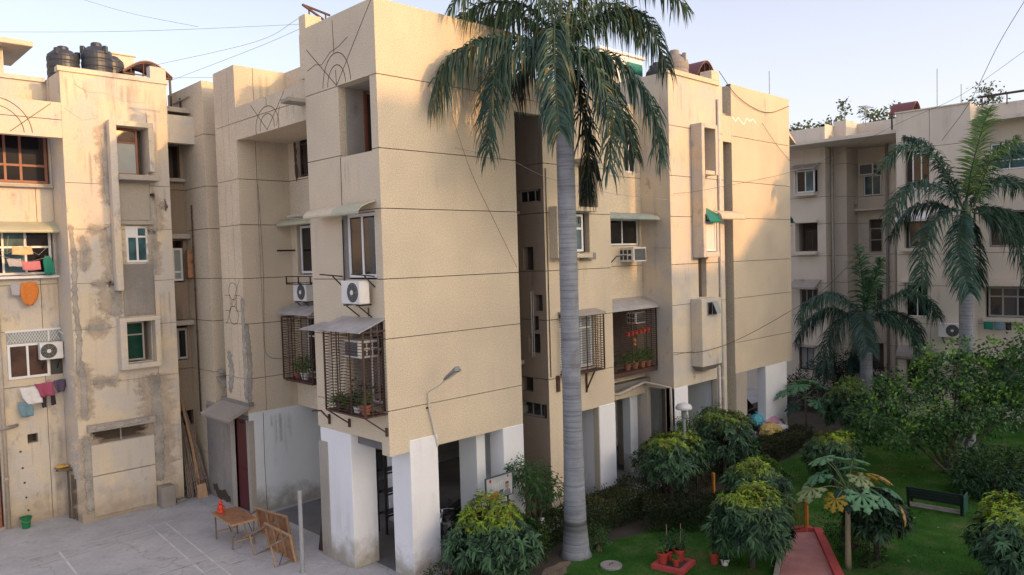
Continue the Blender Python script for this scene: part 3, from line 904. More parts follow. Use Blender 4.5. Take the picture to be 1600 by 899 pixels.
for z in (6.95, 7.18): mb.bar((1.35, 5.6, z), (1.35, 7.1, z), 0.03)
for y in (5.65, 6.35, 7.08):
    mb.bar((1.35, y, 6.95), (1.35, y, 7.18), 0.03); mb.bar((1.78, y, 6.98), (1.35, y, 6.98), 0.03)
mb.build('iron_shelf', M['iron'], main)
MB().bar((1.2, 7.3, 7.98), (1.795, 7.3, 7.98), 0.05).build('bracket', M['iron'], main)
# beam with the sun motif across the top of the re-entrant
wall(main, 'L', 0.15, 3.2, 7.49, 11.28, 12.24, PL, (), (11.8,), (), T=0.22, sides=(1, 1, 1, 1))
for ru, rz in ((0.68, 0.55), (0.42, 0.34)): ribbon(main, 'L', 0.15, arc(5.55, 11.42, ru, rz, -15, 195), 0.02)
for q in ([(5.55, 11.32), (4.5, 12.22)], [(5.55, 11.32), (6.5, 12.15)], [(5.55, 11.98), (5.55, 12.22)], [(5.0, 11.35), (4.8, 11.85)]): ribbon(main, 'L', 0.15, q, 0.018)
MB().box((0.375, 3.51, 11.30), (1.795, 7.49, 11.42)).build('balcony_ceiling', PL, main)
# --- rear wing
wall(main, 'R', 7.5, 0.15, 1.8, 3.1, 13.5, PL, (0.74,), JZ, (), sides=(0, 1, 1, 1))
wall(main, 'L', 0.15, 7.5, 8.95, 3.02, 13.5, PL, (7.98, 8.42), JZ, (), g=0.016, sides=(0, 1, 1, 1))
patch(main, 'L', 0.15, [(7.56, 6.7), (7.6, 5.2), (7.58, 3.4)], 0.16, M['cement_pale'], 5)
patch(main, 'R', 7.5, [(0.2, 5.9), (0.26, 4.6), (0.2, 3.3)], 0.12, M['cement_pale'], 6)
patch(main, 'L', 0.15, [(8.7, 5.0), (8.5, 4.3), (8.72, 3.5)], 0.26, M['cement_pale'], 8)
FC = M['groove']
for cz, rr in ((6.78, 0.26), (6.42, 0.12), (6.04, 0.28)): ribbon(main, 'L', 0.15, arc(8.2, cz, rr * 1.15, rr, 0, 360, 20), 0.014)
for q in ([(7.72, 7.12), (8.75, 5.75)], [(7.7, 6.65), (8.05, 6.65)], [(8.4, 6.65), (8.8, 6.65)], [(7.7, 6.18), (8.05, 6.18)], [(8.4, 6.18), (8.8, 6.18)], [(8.42, 6.18), (8.42, 6.65)], [(8.0, 6.18), (8.0, 6.65)]):
    ribbon(main, 'L', 0.15, q, 0.014)
flat(main, 'r', 8.95, 0.355, 2.0, 3.02, 13.5, PL)
# ground-floor room under the rear wing
flat(main, 'R', 7.5, 0.15, 3.3, 0.0, 3.1, M['bluewhite'], name='whitewashed_wall', sides=(0, 1, 1, 1))
ribbon(main, 'R', 7.5, [(0.62, 0.05), (0.60, 1.6), (0.62, 3.05)], 0.014)
wall(main, 'L', 0.15, 7.5, 10.62, 0.0, 3.02, M['cement'], (), (), [(7.62, 8.50, 0.02, 2.86)], sides=(0, 1, 1, 1))
for a, b in ((7.49, 7.62), (8.50, 8.80)): MB().box((0.13, a, 0), (0.30, b, 2.86)).build('door_jamb', M['cement_pale'], main)
dr = MB().bbox((0.20, 7.63, 0.03), (0.24, 8.49, 2.85), 0.006).build('door', M['maroon'], main)
for z0, z1 in ((0.12, 1.30), (1.42, 2.74)):
    MB().bbox((0.185, 7.72, z0), (0.21, 8.40, z1), 0.008).build('door_panel', M['maroon'], dr)
MB().bbox((0.17, 7.70, 1.30), (0.20, 7.73, 1.45), 0.006).build('handle', M['iron'], dr)
canopy(main, 'L', 0.15, 7.4, 9.35, 3.32, 3.02, 0.70, M['slab'], th=0.09, name='door_canopy', lip=0.05)
MB().box((0.12, 7.42, 3.30), (0.3, 9.3, 3.42)).build('canopy_kerb', M['cement'], main)
patch(main, 'L', 0.15, [(9.0, 0.1), (9.4, 0.22), (9.9, 0.2), (10.3, 0.4)], 0.34, M['groove'], 12, name='damp_stain')
MB().box((0.17, 8.95, 3.02), (2.0, 10.62, 3.12)).build('roof_slab', M['slab'], main)

# --- slot between the corner wing and the second bay
SH = [(0.12, 1.0, 9.1, 9.45), (0.46, 0.86, 7.2, 7.85), (0.15, 0.46, 6.05, 6.5), (0.32, 0.62, 5.5, 5.9), (0.28, 0.74, 4.85, 5.4), (0.6, 1.05, 3.72, 4.12), (0.1, 1.05, 3.02, 3.42)]
wall(main, 'L', 5.4, 0.0, 2.2, 0.0, 12.4, M['plaster_shade'], (), JZ, SH, sides=(0, 1, 1, 1))
for h in SH: room(main, 'L', 5.4, h, 0.5, M['roomdark'])
for h in (SH[0], SH[6]): window(main, 'L', 5.4, 0.1, h[0], h[1], h[2], h[3], M['grey_frame'], M['glass'], 3, fw=0.035)
flat(main, 'R', 2.2, 4.34, 5.6, 0, 12.4, M['plaster_shade'])
flat(main, 'l', 4.34, 0.21, 9.0, 3.08, 13.4, M['plaster_shade'], T=0.15)
slab(main, (4.36, 0.9, 8.78), (5.38, 1.6, 8.88), M['slab'])
slab(main, (4.36, 0.9, 4.5), (5.38, 1.5, 4.62), M['slab'])
wall(main, 'R', 0.0, 4.345, 5.395, 11.44, 12.4, PL, (), (11.8,), (), T=0.25)
mb = MB()
for x in (5.22, 5.30): mb.bar((x, 0.42, 4.75), (x, 0.42, 6.6), 0.02)
mb.build('cable_run', M['steel'], main)
# --- second bay
BH = [(6.3, 7.55, -1, 3.02), (5.75, 7.33, 7.65, 8.80), (5.9, 7.42, 4.25, 5.85), (6.9, 7.75, 8.98, 10.2)]
wall(main, 'R', 0.0, 5.4, 8.33, 0.0, 12.4, PL, (), JZ, BH, sides=(0, 0, 1, 1))
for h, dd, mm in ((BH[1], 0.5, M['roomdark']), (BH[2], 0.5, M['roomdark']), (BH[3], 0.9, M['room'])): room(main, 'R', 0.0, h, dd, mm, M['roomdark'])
window(main, 'R', 0.0, 0.05, 5.78, 7.10, 7.68, 8.77, M['pvc'], M['glass_teal'], 2, (8.35,), fw=0.07)
MB().box((6.92, 0.055, 8.5), (7.06, 0.068, 8.74)).build('exhaust_fan', M['ac_dark'], main)
for a, b in (((5.60, -0.3, 7.5), (5.72, -0.003, 8.95)), ((5.72, -0.3, 8.83), (7.36, -0.003, 8.95)), ((5.72, -0.3, 7.5), (7.1, -0.003, 7.62))):
    MB().bbox(a, b, 0.01).build('window_surround', PL, main)
MB().bbox((6.85, -0.16, 7.44), (7.42, -0.004, 7.64), 0.01).build('sill', M['cement'], main)
slab(main, (6.75, -0.35, 10.24), (7.55, -0.004, 10.34), M['slab'])
window(main, 'R', 0.0, 0.05, 5.95, 7.38, 4.3, 5.8, M['pvc'], M['glass_frost'], 3, (5.45,), fw=0.06)
cage(main, 'R', 0.0, 5.9, 7.44, 4.22, 5.88, 0.36, 0.07, 4)
canopy(main, 'R', 0.0, 5.85, 7.5, 6.0, 5.9, 0.42, M['cement_pale'], th=0.05)
mb = MB(); mb.bar((7.0, -0.34, 4.2), (7.0, -0.01, 3.6), 0.035).bar((7.0, -0.02, 3.55), (7.0, -0.02, 4.2), 0.05); mb.bar((5.75, -0.02, 3.75), (5.75, -0.02, 4.2), 0.1); mb.build('bracket', M['rust'], main)
MB().bbox((7.56, -0.022, 0), (8.335, 0.7, 3.04), 0.012).build('pillar', M['white'], main)
flat(main, 'l', 8.33, 0.0, 1.3, 3.02, 12.4, PL, sides=(0, 1, 1, 1))
drain(main, [(5.48, -0.02, 10.0), (5.48, -0.02, 4.2)], 0.012, M['cable'], 'cable_run', False)
# --- recess between the bays
CH = [(10.7, 11.42, 10.3, 11.8), (9.0, 11.45, 7.84, 8.76), (8.6, 11.47, 3.72, 5.72)]
wall(main, 'R', 1.2, 8.2, 11.55, 2.72, 12.6, PL, (), (11.8, 10.14, 8.776, 7.164, 5.79), CH)
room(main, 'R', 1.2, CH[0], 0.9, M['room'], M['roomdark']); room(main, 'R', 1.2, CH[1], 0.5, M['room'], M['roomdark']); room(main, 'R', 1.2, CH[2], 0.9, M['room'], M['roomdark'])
window(main, 'R', 1.2, 0.08, 10.72, 11.4, 10.32, 11.78, M['pvc'], M['glass'], 2)
window(main, 'R', 1.2, 0.05, 9.3, 11.42, 7.86, 8.74, M['pvc'], M['glass'], 2, fw=0.06, cuts=(10.55,))
canopy(main, 'R', 1.2, 8.8, 11.5, 8.95, 8.74, 0.85, M['fibre_grey'], curve=0.7, lip=0.05)
ac_window('window air conditioner with louvred side and blue hose under the recess window', 'R', 1.2, 10.35, 11.05, 7.30, 7.78, -0.55, 0.1)
drain(main, [(9.4, 0.85, 7.3), (9.5, 0.7, 7.5), (9.9, 0.6, 7.52)], 0.02, simple('blue_hose', (0.02, 0.07, 0.17), 0.5), 'drain_hose', False)
drain(main, [(8.9, 0.95, 7.6), (8.9, 0.95, 6.2)], 0.035, M['pipe_pale'])
MB().bar((11.4, 0.6, 7.74), (11.4, -0.1, 7.72), 0.03).build('bracket', M['pipe'], main)
cage(main, 'R', 1.2, 8.75, 11.46, 3.72, 5.74, 0.6, 0.07, 2)
canopy(main, 'R', 1.2, 8.45, 11.54, 6.1, 5.76, 0.72, M['tin'], th=0.02, curve=0.4)
window(main, 'R', 1.2, 0.3, 8.62, 10.2, 3.75, 5.7, M['pvc'], M['glass'], 3, (5.1,))
MB().bbox((8.7, 0.58, 3.60), (11.48, 1.19, 3.70), 0.01).build('cage_ledge', M['rust'], main)
drain(main, [(8.9, 0.5, 3.62), (8.9, 0.5, 3.15), (9.2, 0.5, 3.1), (11.2, 0.95, 3.18), (11.42, 0.05, 3.05), (11.42, 0.02, 0.3)], 0.05, M['pipe'])
# --- third bay with projecting window boxes
DH = [(12.36, 14.3, -1, 2.98), (13.15, 13.72, 10.4, 11.75), (13.2, 13.72, 5.97, 7.33), (13.1, 13.8, 7.66, 8.95)]
wall(main, 'R', 0.0, 11.55, 15.0, 0.0, 13.55, PO, (), JZ, DH, sides=(0, 1, 1, 1))
flat(main, 'L', 11.55, 0.0, 2.4, 0.0, 13.55, PO, sides=(0, 1, 1, 1), holes=[(0.35, 1.1, 0, 2.95)])
for h, dd in ((DH[1], 0.5), (DH[2], 0.7), (DH[3], 0.4)): room(main, 'R', 0.0, h, dd, M['room'], M['room'])
window(main, 'R', 0.0, 0.3, 13.16, 13.71, 10.42, 11.74, M['brown_wood'], M['glass'], 2)
bx = lambda a, b, m=PO, nm='window_surround': MB().bbox(a, b, 0.012).build(nm, m, main)
bx((12.86, -0.44, 7.37), (13.04, -0.003, 11.95)); bx((13.04, -0.44, 11.8), (13.75, -0.003, 11.95)); bx((13.75, -0.44, 10.22), (13.9, -0.003, 11.95)); bx((13.15, -0.40, 10.22), (13.745, -0.003, 10.36))
bx((13.04, -0.44, 7.37), (13.9, -0.003, 7.56)); bx((13.78, -0.42, 7.56), (13.9, -0.003, 8.7))
window(main, 'R', 0.0, -0.38, 13.06, 13.77, 7.58, 8.62, M['pvc'], M['glass_bright'], 1, fw=0.06)
canopy(main, 'R', 0.0, 12.98, 13.72, 9.12, 8.62, 0.62, M['fibre_teal'], curve=0.5, lip=0.04)
canopy(main, 'R', -0.3, 13.73, 15.35, 9.0, 8.74, 0.35, M['fibre_cream'], curve=0.8, lip=0.04)
bx((12.66, -0.44, 3.62), (13.92, -0.003, 5.95), PO, 'toilet_projection')
MB().add([(12.66, -0.44, 3.615), (13.92, -0.44, 3.615), (13.92, -0.004, 3.615), (12.66, -0.004, 3.615), (12.86, -0.3, 3.45), (13.72, -0.3, 3.45), (13.72, -0.004, 3.45), (12.86, -0.004, 3.45)],
         [(0, 1, 2, 3), (7, 6, 5, 4), (0, 4, 5, 1), (1, 5, 6, 2), (2, 6, 7, 3), (3, 7, 4, 0)]).build('projection_foot', M['cement'], main)
window(main, 'R', 0.0, -0.47, 12.98, 13.62, 5.36, 5.84, M['grey_frame'], M['glass'], 2, fw=0.03, th=0.025)
MB().add([(13.3, -0.48, 5.82), (13.6, -0.48, 5.82), (13.6, -0.66, 5.42), (13.3, -0.66, 5.42), (13.3, -0.46, 5.82), (13.6, -0.46, 5.82), (13.6, -0.64, 5.42), (13.3, -0.64, 5.42)],
         [(0, 1, 2, 3), (7, 6, 5, 4), (0, 4, 5, 1), (1, 5, 6, 2), (2, 6, 7, 3), (3, 7, 4, 0)]).build('open_window_sash', M['glass_frost'], main)
MB().bbox((11.55, -0.022, 0), (12.37, 0.33, 3.0), 0.012).build('pillar', M['white'], main)
for x in (14.38, 14.6): drain(main, [(x, -0.06, 13.0 if x > 14.5 else 3.4), (x, -0.06, 0.1)], 0.05, M['pipe_pale'])
MB().box((11.4, -0.06, 13.5), (14.75, 0.25, 13.66)).build('coping', PL, main)
MB().box((14.2, -0.06, 13.665), (14.7, 0.4, 13.98)).build('parapet_stub', PL, main)
# --- slot and end bay
flat(main, 'L', 15.62, 0.0, 2.2, 0.0, 13.65, PL, sides=(0, 1, 1, 1))
flat(main, 'R', 2.2, 14.3, 15.7, 0.0, 12.5, M['plaster_shade'])
flat(main, 'R', 0.0, 15.0, 15.615, 11.55, 12.5, PL, T=0.25)
EH = [(16.42, 17.92, -1, 2.98)]
wall(main, 'R', 0.0, 15.62, 20.28, 0.0, 13.7, PL, (), JZ, EH + [(19.72, 20.4, -1, 2.94)], sides=(0, 1, 1, 1))
flat(main, 'l', 20.28, 0.2, 9.0, 2.94, 13.7, PL)
MB().bbox((15.625, -0.02, 0), (16.425, 0.6, 2.99), 0.01).build('pillar', M['cement_pale'], main)
MB().bbox((17.915, -0.02, 0), (19.725, 0.34, 2.96), 0.01).build('pillar', M['white'], main)
ribbon(main, 'R', 0.0, [(15.7, 12.5), (15.95, 12.36), (16.1, 12.52), (16.3, 12.42), (16.55, 12.3), (16.75, 12.56), (17.0, 12.48), (17.25, 12.58), (17.5, 12.44)], 0.05, mat=M['white'], name='paint_mark')
MB().add([(20.282, 0.05, 12.45), (20.282, 0.9, 12.45), (21.0, 0.9, 12.0), (21.0, 0.05, 12.0), (20.282, 0.05, 12.3), (20.282, 0.9, 12.3), (21.0, 0.9, 11.92), (21.0, 0.05, 11.92)],
         [(0, 1, 2, 3), (7, 6, 5, 4), (0, 4, 5, 1), (1, 5, 6, 2), (2, 6, 7, 3), (3, 7, 4, 0)]).build('sunshade', PL, main)
canopy(main, 'l', 20.28, 0.05, 0.8, 8.98, 8.72, 0.4, M['fibre_teal'], curve=0.5, lip=0.05)
# --- roof, back and stilt floor
for a, b in (((0.2, 0.2, 12.5), (4.19, 3.14, 12.65)), ((2.01, 3.15, 12.5), (4.19, 9.0, 12.65)), ((4.19, 2.0, 12.2), (8.35, 9.0, 12.35)), ((8.35, 1.4, 12.4), (11.75, 9.0, 12.55)), ((11.75, 0.2, 12.5), (20.1, 9.0, 12.64)), ((5.6, 0.21, 12.2), (8.12, 1.99, 12.34)), ((0.36, 7.71, 12.4), (2.0, 8.74, 12.6))):
    MB().box(a, b).build('roof_slab', M['cement_pale'], main)
flat(main, 'r', 9.0, 2.0, 20.28, 3.1, 13.4, PL)
MB().box((0.21, 0.21, 3.10), (4.18, 3.14, 3.36)).build('stilt_ceiling', M['stilt_shade'], main); MB().box((2.01, 3.145, 3.12), (4.18, 7.49, 3.36)).build('stilt_ceiling', M['stilt_shade'], main)
MB().box((4.36, 0.95, 3.10), (20.0, 9.0, 3.3)).build('stilt_ceiling', M['stilt_shade'], main)
MB().bbox((0.56, -0.022, 0), (1.39, 0.74, 3.35), 0.012).build('pillar', M['white'], main)
MB().bbox((3.58, -0.022, 0), (4.335, 0.5, 3.09), 0.012).build('pillar', M['white'], main)
MB().bbox((0.0, 1.64, 0), (0.72, 3.06, 3.362), 0.012).build('pillar', M['white'], main)
MB().box((-0.03, 2.72, 0), (0.12, 3.12, 3.0)).build('pillar_edge', M['cement_pale'], main)
for x, y, w, d in ((2.6, 3.2, 0.5, 0.7), (4.4, 1.4, 0.9, 0.3), (6.6, 4.0, 0.5, 0.6), (4.2, 5.5, 0.7, 0.5), (9.0, 4.6, 0.6, 0.5), (11.0, 1.42, 0.42, 0.34), (13.0, 4.0, 0.6, 0.5), (17.0, 5.5, 0.5, 0.5)):
    MB().bbox((x, y, 0), (x + w, y + d, 3.11), 0.012).build('pillar', M['bluewhite'], main)
flat(main, 'R', 8.6, 3.3, 20.0, 0, 3.1, M['stilt_shade'])
MB().quad((0.6, 0.5, 0.005), (19.8, 0.5, 0.005), (19.8, 8.5, 0.005), (0.6, 7.2, 0.005)).build('stilt_shade_floor', M['stilt_shade'], main)  # dark sheet painting shade onto the ground below the stilts
flat(main, 'L', 14.35, 0.25, 3.2, 0, 3.0, M['bluewhite'])
MB().box((3.0, 0.4, 0), (3.3, 1.1, 3.1)).build('pillar', M['bluewhite'], main)

# rain grime below copings, sills and ledges
for i, (o_, c_, u, z1, z0, w) in enumerate((('R', 0, 3.1, 13.48, 12.7, 0.4), ('L', 0, 1.35, 10.05, 9.3, 0.3), ('L', 0, 0.75, 6.55, 6.3, 0.4), ('L', 0, 2.2, 5.9, 4.4, 0.35), ('R', 7.5, 1.2, 13.4, 12.2, 0.35), ('L', 0.15, 4.2, 12.2, 11.4, 0.3), ('R', 0, 6.9, 7.44, 6.4, 0.3),
        ('R', 0, 5.7, 12.3, 11.4, 0.3), ('R', 0, 12.1, 13.4, 12.2, 0.35), ('R', 0, 13.4, 7.3, 6.3, 0.35), ('R', 0, 13.1, 3.44, 3.05, 0.5), ('R', 0, 18.4, 13.6, 12.4, 0.4), ('R', 7.5, 1.5, 3.05, 1.6, 0.45), ('R', 7.5, 1.1, 3.05, 2.0, 0.3))):
    streak(main, o_, c_, u, z1, z0, w, 500 + i)
for i, (u, z1, z0, w) in enumerate(((-3.2, 13.3, 12.2, 0.35), (-1.8, 13.3, 12.3, 0.4), (-2.9, 11.2, 9.6, 0.3), (-1.0, 10.2, 8.9, 0.3), (-2.9, 6.9, 5.9, 0.35), (-1.0, 6.9, 5.0, 0.25), (-2.0, 4.4, 3.3, 0.35), (-2.8, 2.2, 1.0, 0.3), (-1.8, 2.2, 1.5, 0.3), (-3.0, 0.9, 0.05, 0.5), (-0.9, 2.6, 1.2, 0.25))):
    LEFT_STREAKS = globals().setdefault('LEFT_STREAKS', []); LEFT_STREAKS.append((u, z1, z0, w, 600 + i))
# ================================================================ left block
left = thing('apartment_building', 'weathered beige apartment block at the left, patched with grey cement repairs', 'building', (-3.64, 10.68, 0), world_coords=True)
LY = 10.68
L1H = [(-2.24, -1.34, 10.42, 11.90), (-2.06, -1.38, 7.74, 8.90), (-2.24, -1.44, 4.66, 5.92), (-3.34, -1.50, 2.30, 2.75)]
wall(left, 'R', LY, -3.64, -0.66, 0.0, 12.45, PO, (-1.28,), (10.14, 8.776, 7.164, 5.79, 4.13, 1.35), L1H, g=0.014, sides=(0, 1, 1, 1))
flat(left, 'R', LY, -3.64, -0.62, 12.45, 13.38, PO, sides=(0, 1, 0, 1))
MB().box((-3.70, LY - 0.05, 13.38), (-0.58, LY + 0.25, 13.52)).build('coping', PO, left)
MB().box((-1.1, LY, 13.52), (-0.62, LY + 0.3, 13.9)).build('parapet_stub', PO, left)
flat(left, 'L', -3.64, LY, 12.0, 0.0, 12.45, PO, sides=(0, 1, 1, 1))
flat(left, 'L', -3.64, LY, 12.6, 12.45, 13.38, PO, sides=(0, 1, 0, 1))
for h, dd, m2 in ((L1H[0], 0.45, M['roomdark']), (L1H[1], 0.4, M['roomdark']), (L1H[2], 0.45, M['roomdark']), (L1H[3], 0.5, M['roomdark'])): room(left, 'R', LY, h, dd, PO, m2)
window(left, 'R', LY, 0.10, -2.22, -1.55, 10.45, 11.88, M['brown_wood'], M['glass_frost'], 1, (11.45,), fw=0.06, glasses=[M['glass_frost'], M['curtain']])
window(left, 'R', LY, 0.02, -2.05, -1.39, 7.75, 8.88, M['pvc'], M['glass_teal'], 2, (8.55,), fw=0.07, glasses=[M['glass_teal'], M['glass_teal'], M['pvc'], M['glass_teal']])
window(left, 'R', LY, 0.12, -2.22, -1.62, 4.70, 5.90, M['grey_frame'], M['glass_green'], 1, (5.5,), fw=0.05)
bx2 = lambda a, b, m=PO, nm='window_surround': MB().bbox(a, b, 0.01).build(nm, m, left)
# window boxes standing proud of the wall
bx2((-2.46, LY - 0.30, 6.9), (-2.26, LY - 0.003, 12.06)); bx2((-2.26, LY - 0.30, 11.9), (-1.18, LY - 0.003, 12.06)); bx2((-1.34, LY - 0.30, 10.55), (-1.18, LY - 0.003, 11.9))
bx2((-2.28, LY - 0.46, 10.26), (-1.10, LY - 0.003, 10.42), M['cement_pale'], 'sill')
bx2((-2.2, LY - 0.06, 9.05), (-1.32, LY - 0.003, 10.2), M['cement_pale'], 'recess_panel')
bx2((-2.25, LY - 0.12, 8.92), (-1.2, LY - 0.003, 9.04), M['cement_pale'], 'lintel')
bx2((-2.2, LY - 0.04, 6.1), (-1.3, LY - 0.003, 7.7), M['cement'], 'recess_panel')
for a, b in (((-2.44, LY - 0.34, 4.48), (-2.25, LY - 0.003, 6.06)), ((-2.25, LY - 0.34, 5.93), (-1.27, LY - 0.003, 6.06)), ((-1.42, LY - 0.34, 4.64), (-1.27, LY - 0.003, 5.93)), ((-2.25, LY - 0.34, 4.48), (-1.27, LY - 0.003, 4.64))): bx2(a, b)
# vent strip, its lintel and the bricked-up panel
bx2((-3.42, LY - 0.22, 2.72), (-1.5, LY - 0.003, 2.92), M['cement_pale'], 'lintel')
MB().bar((-2.45, LY + 0.1, 2.3), (-2.45, LY + 0.1, 2.75), 0.03).build('vent_bar', M['grey_frame'], left)
bx2((-3.32, LY - 0.05, 0.12), (-1.52, LY - 0.003, 1.335), PO, 'infill_panel'); bx2((-3.32, LY - 0.05, 1.365), (-1.52, LY - 0.003, 2.29), PO, 'infill_panel')
for i, (pth, w) in enumerate((([(-2.55, 12.0), (-2.5, 11.0), (-2.52, 10.2), (-2.45, 9.4)], 0.14), ([(-2.52, 9.0), (-2.46, 8.0), (-2.42, 7.0)], 0.16), ([(-2.44, 7.2), (-2.4, 6.6), (-2.45, 6.0)], 0.26),
        ([(-3.5, 4.9), (-3.42, 4.0), (-3.46, 3.0)], 0.16), ([(-3.44, 2.7), (-3.40, 1.5), (-3.42, 0.2)], 0.20), ([(-1.42, 4.3), (-1.38, 3.4), (-1.36, 2.0), (-1.40, 0.7)], 0.28),
        ([(-1.3, 9.9), (-1.2, 9.2), (-1.28, 8.6)], 0.20), ([(-1.3, 8.8), (-1.24, 8.0), (-1.28, 7.2)], 0.12), ([(-3.3, 8.7), (-3.2, 8.2), (-3.26, 7.4)], 0.10), ([(-3.4, 5.84), (-3.0, 5.80), (-2.5, 5.86)], 0.15), ([(-3.3, 4.12), (-2.9, 4.18), (-2.35, 4.12)], 0.11),
        ([(-3.2, 7.16), (-2.8, 7.12), (-2.5, 7.2)], 0.09), ([(-3.2, 8.8), (-2.6, 8.74)], 0.08), ([(-1.15, 9.56), (-0.7, 9.5)], 0.07))):
    patch(left, 'R', LY, pth, w * 2.8, None, 120 + i, 0.003 + 0.0002 * i, 'cement_patch', 'washed_patch', M['pale_feather'])
    patch(left, 'R', LY, pth, w, M['cement'] if i not in (7, 8, 10, 12) else M['cement_pale'], 20 + i)
patch(left, 'R', LY, [(-3.58, 9.0), (-3.5, 7.9), (-3.55, 6.7), (-3.48, 5.6), (-3.56, 4.4)], 0.12, M['cement_pale'], 44)
patch(left, 'R', LY, [(-2.3, 10.9), (-2.33, 9.6), (-2.3, 8.9)], 0.10, M['cement'], 47)
patch(left, 'R', LY - 0.225, [(-3.4, 2.80), (-2.6, 2.84), (-1.6, 2.88)], 0.12, M['cement'], 48)
for i, pth in enumerate(([(-3.3, 13.05), (-2.9, 12.85), (-2.4, 12.88), (-1.9, 12.7), (-1.3, 12.72)], [(-3.55, 12.3), (-3.1, 12.0), (-2.7, 12.1)], [(-3.3, 13.3), (-3.2, 13.0), (-3.0, 12.9)])):
    ribbon(left, 'R', LY, pth, 0.012, mat=M['cement_pale'], name='crack')
bx2((-1.50, LY - 0.42, 0.0), (-1.08, LY - 0.003, 0.66), M['cement'], 'plinth_block')
bx2((-0.98, LY - 0.22, 0.0), (-0.68, LY - 0.003, 0.10), M['cement'], 'plinth_block')
for u, z1, z0, w, sd_ in LEFT_STREAKS: streak(left, 'R', LY, u, z1, z0, w, sd_)
for u, z1, z0 in ((-4.4, 10.05, 9.2), (-5.0, 10.05, 9.4), (-4.0, 7.3, 6.3), (-4.9, 6.5, 5.9), (-4.3, 3.0, 1.6), (-4.0, 1.2, 0.05)): streak(left, 'R', 12.05, u, z1, z0, 0.35, int(650 + u * 10 + z1))
# --- slot with windows and the end bay beside it
flat(left, 'R', LY, -0.66, 0.2, 11.56, 12.45, PO, T=0.25, sides=(0, 1, 1, 1))
SL = [(-0.62, 0.08, 10.55, 11.62), (-0.62, 0.06, 7.05, 8.45), (-0.62, 0.08, 4.42, 5.6), (-0.62, 0.15, 2.2, 2.7)]
wall(left, 'R', 11.7, -0.70, 0.25, 0.0, 12.4, M['plaster_shade'], (), (10.14, 7.164, 5.79, 4.13), SL)
for h in SL: room(left, 'R', 11.7, h, 0.6, M['roomdark'])
window(left, 'R', 11.7, 0.05, -0.55, 0.05, 7.1, 8.2, M['pvc'], M['glass_frost'], 2, (7.4,), fw=0.07)
window(left, 'R', 11.7, 0.05, -0.55, 0.1, 4.45, 5.5, M['grey_frame'], M['glass'], 2, fw=0.08)
for z in (8.5, 5.62): slab(left, (-0.68, 11.3, z), (0.18, 11.69, z + 0.16), M['slab'])
slab(left, (-0.66, 11.5, 10.4), (0.18, 11.69, 10.52), M['slab'])
wall(left, 'L', 0.2, 9.95, 11.72, 0.0, 12.46, PL, (), (11.8, 10.14, 8.776, 7.164, 5.79, 4.13, 1.35), (), sides=(0, 1, 1, 0))
flat(left, 'L', 0.2, 9.95, 12.8, 12.46, 13.5, PL, sides=(0, 1, 0, 1))
wall(left, 'R', 9.95, 0.2, 1.6, 0.0, 13.5, PL, (), JZ, (), sides=(0, 1, 1, 1))
drain(left, [(0.14, 11.05, 9.6), (0.14, 11.05, 2.6)], 0.022, M['rust'])
drain(left, [(0.15, 11.6, 13.2), (0.15, 11.6, 12.5)], 0.03, M['rust'], collars=False); drain(left, [(0.15, 12.2, 13.1), (0.15, 10.9, 13.15)], 0.03, M['cement_pale'], collars=False)
MB().box((0.0, 11.2, 7.2), (0.19, 11.4, 8.1)).build('meter_box', M['wood'], left)
canopy(left, 'R', 9.95, 0.25, 0.9, 3.98, 3.72, 0.55, M['slab'], th=0.06, curve=0.6)
slab(left, (0.3, 9.6, 4.1), (1.0, 9.94, 4.2), M['slab'])
# --- left bay, set back, with a beam carrying half a sun motif
wall(left, 'R', LY, -7.6, -3.645, 11.43, 12.45, PO, (), (11.95,), (), T=0.25)
for ru, rz in ((0.95, 0.98), (0.75, 0.76)): ribbon(left, 'R', LY, arc(-5.35, 11.46, ru, rz, 3, 120), 0.02)
ribbon(left, 'R', LY, [(-4.95, 11.5), (-3.9, 12.4)], 0.018)
L0H = [(-6.4, -3.68, 10.2, 11.75), (-6.4, -3.70, 7.45, 8.86), (-6.4, -5.36, 0.05, 2.6), (-4.66, -4.38, 2.40, 2.68)]
wall(left, 'R', 12.05, -7.6, -3.645, 0.0, 12.6, PO, (-4.1,), (10.14, 8.776, 7.164, 5.79, 4.13), L0H, g=0.016)
for h in L0H: room(left, 'R', 12.05, h, 0.5, M['room'], M['roomdark'])
window(left, 'R', 12.05, 0.12, -6.2, -3.72, 10.22, 11.7, M['brown_wood'], M['glass'], 4, (10.75,), fw=0.08, cuts=(-5.3, -4.82, -4.42))
MB().box((-6.4, 11.86, 10.08), (-3.66, 12.045, 10.16)).build('sill', M['cement_pale'], left)
canopy(left, 'R', 12.05, -6.5, -3.50, 9.06, 8.78, 0.60, M['fibre'], th=0.03, curve=0.4, lip=0.05)
window(left, 'R', 12.05, 0.10, -6.3, -3.74, 7.47, 8.84, M['pvc'], M['glass'], 3, (8.3,), fw=0.07, cuts=(-5.0, -4.42), glasses=[M['glass'], M['glass_teal'], M['glass']])
MB().box((-6.3, 11.80, 7.36), (-3.62, 12.045, 7.43)).build('sill', M['pvc'], left)
window(left, 'R', 12.05, -0.06, -5.06, -3.98, 4.38, 5.42, M['pvc'], M['curtain'], 2, fw=0.07, cuts=(-4.55,))
gl = MB(); fnL = pf('R', 12.05)
for a, b, c_, d_ in ((-5.06, -3.62, 5.44, 5.76), (-3.95, -3.62, 4.40, 5.42)):
    for k in range(40):
        u = a + k * 0.075
        for s in (1, -1):
            p = (u, c_) if s > 0 else (u, d_); L = d_ - c_
            e = u + L * 0.6
            if u >= a and e <= b: gl.bar(fnL(p[0], -0.04, p[1]), fnL(e, -0.04, c_ + d_ - p[1]), 0.012)
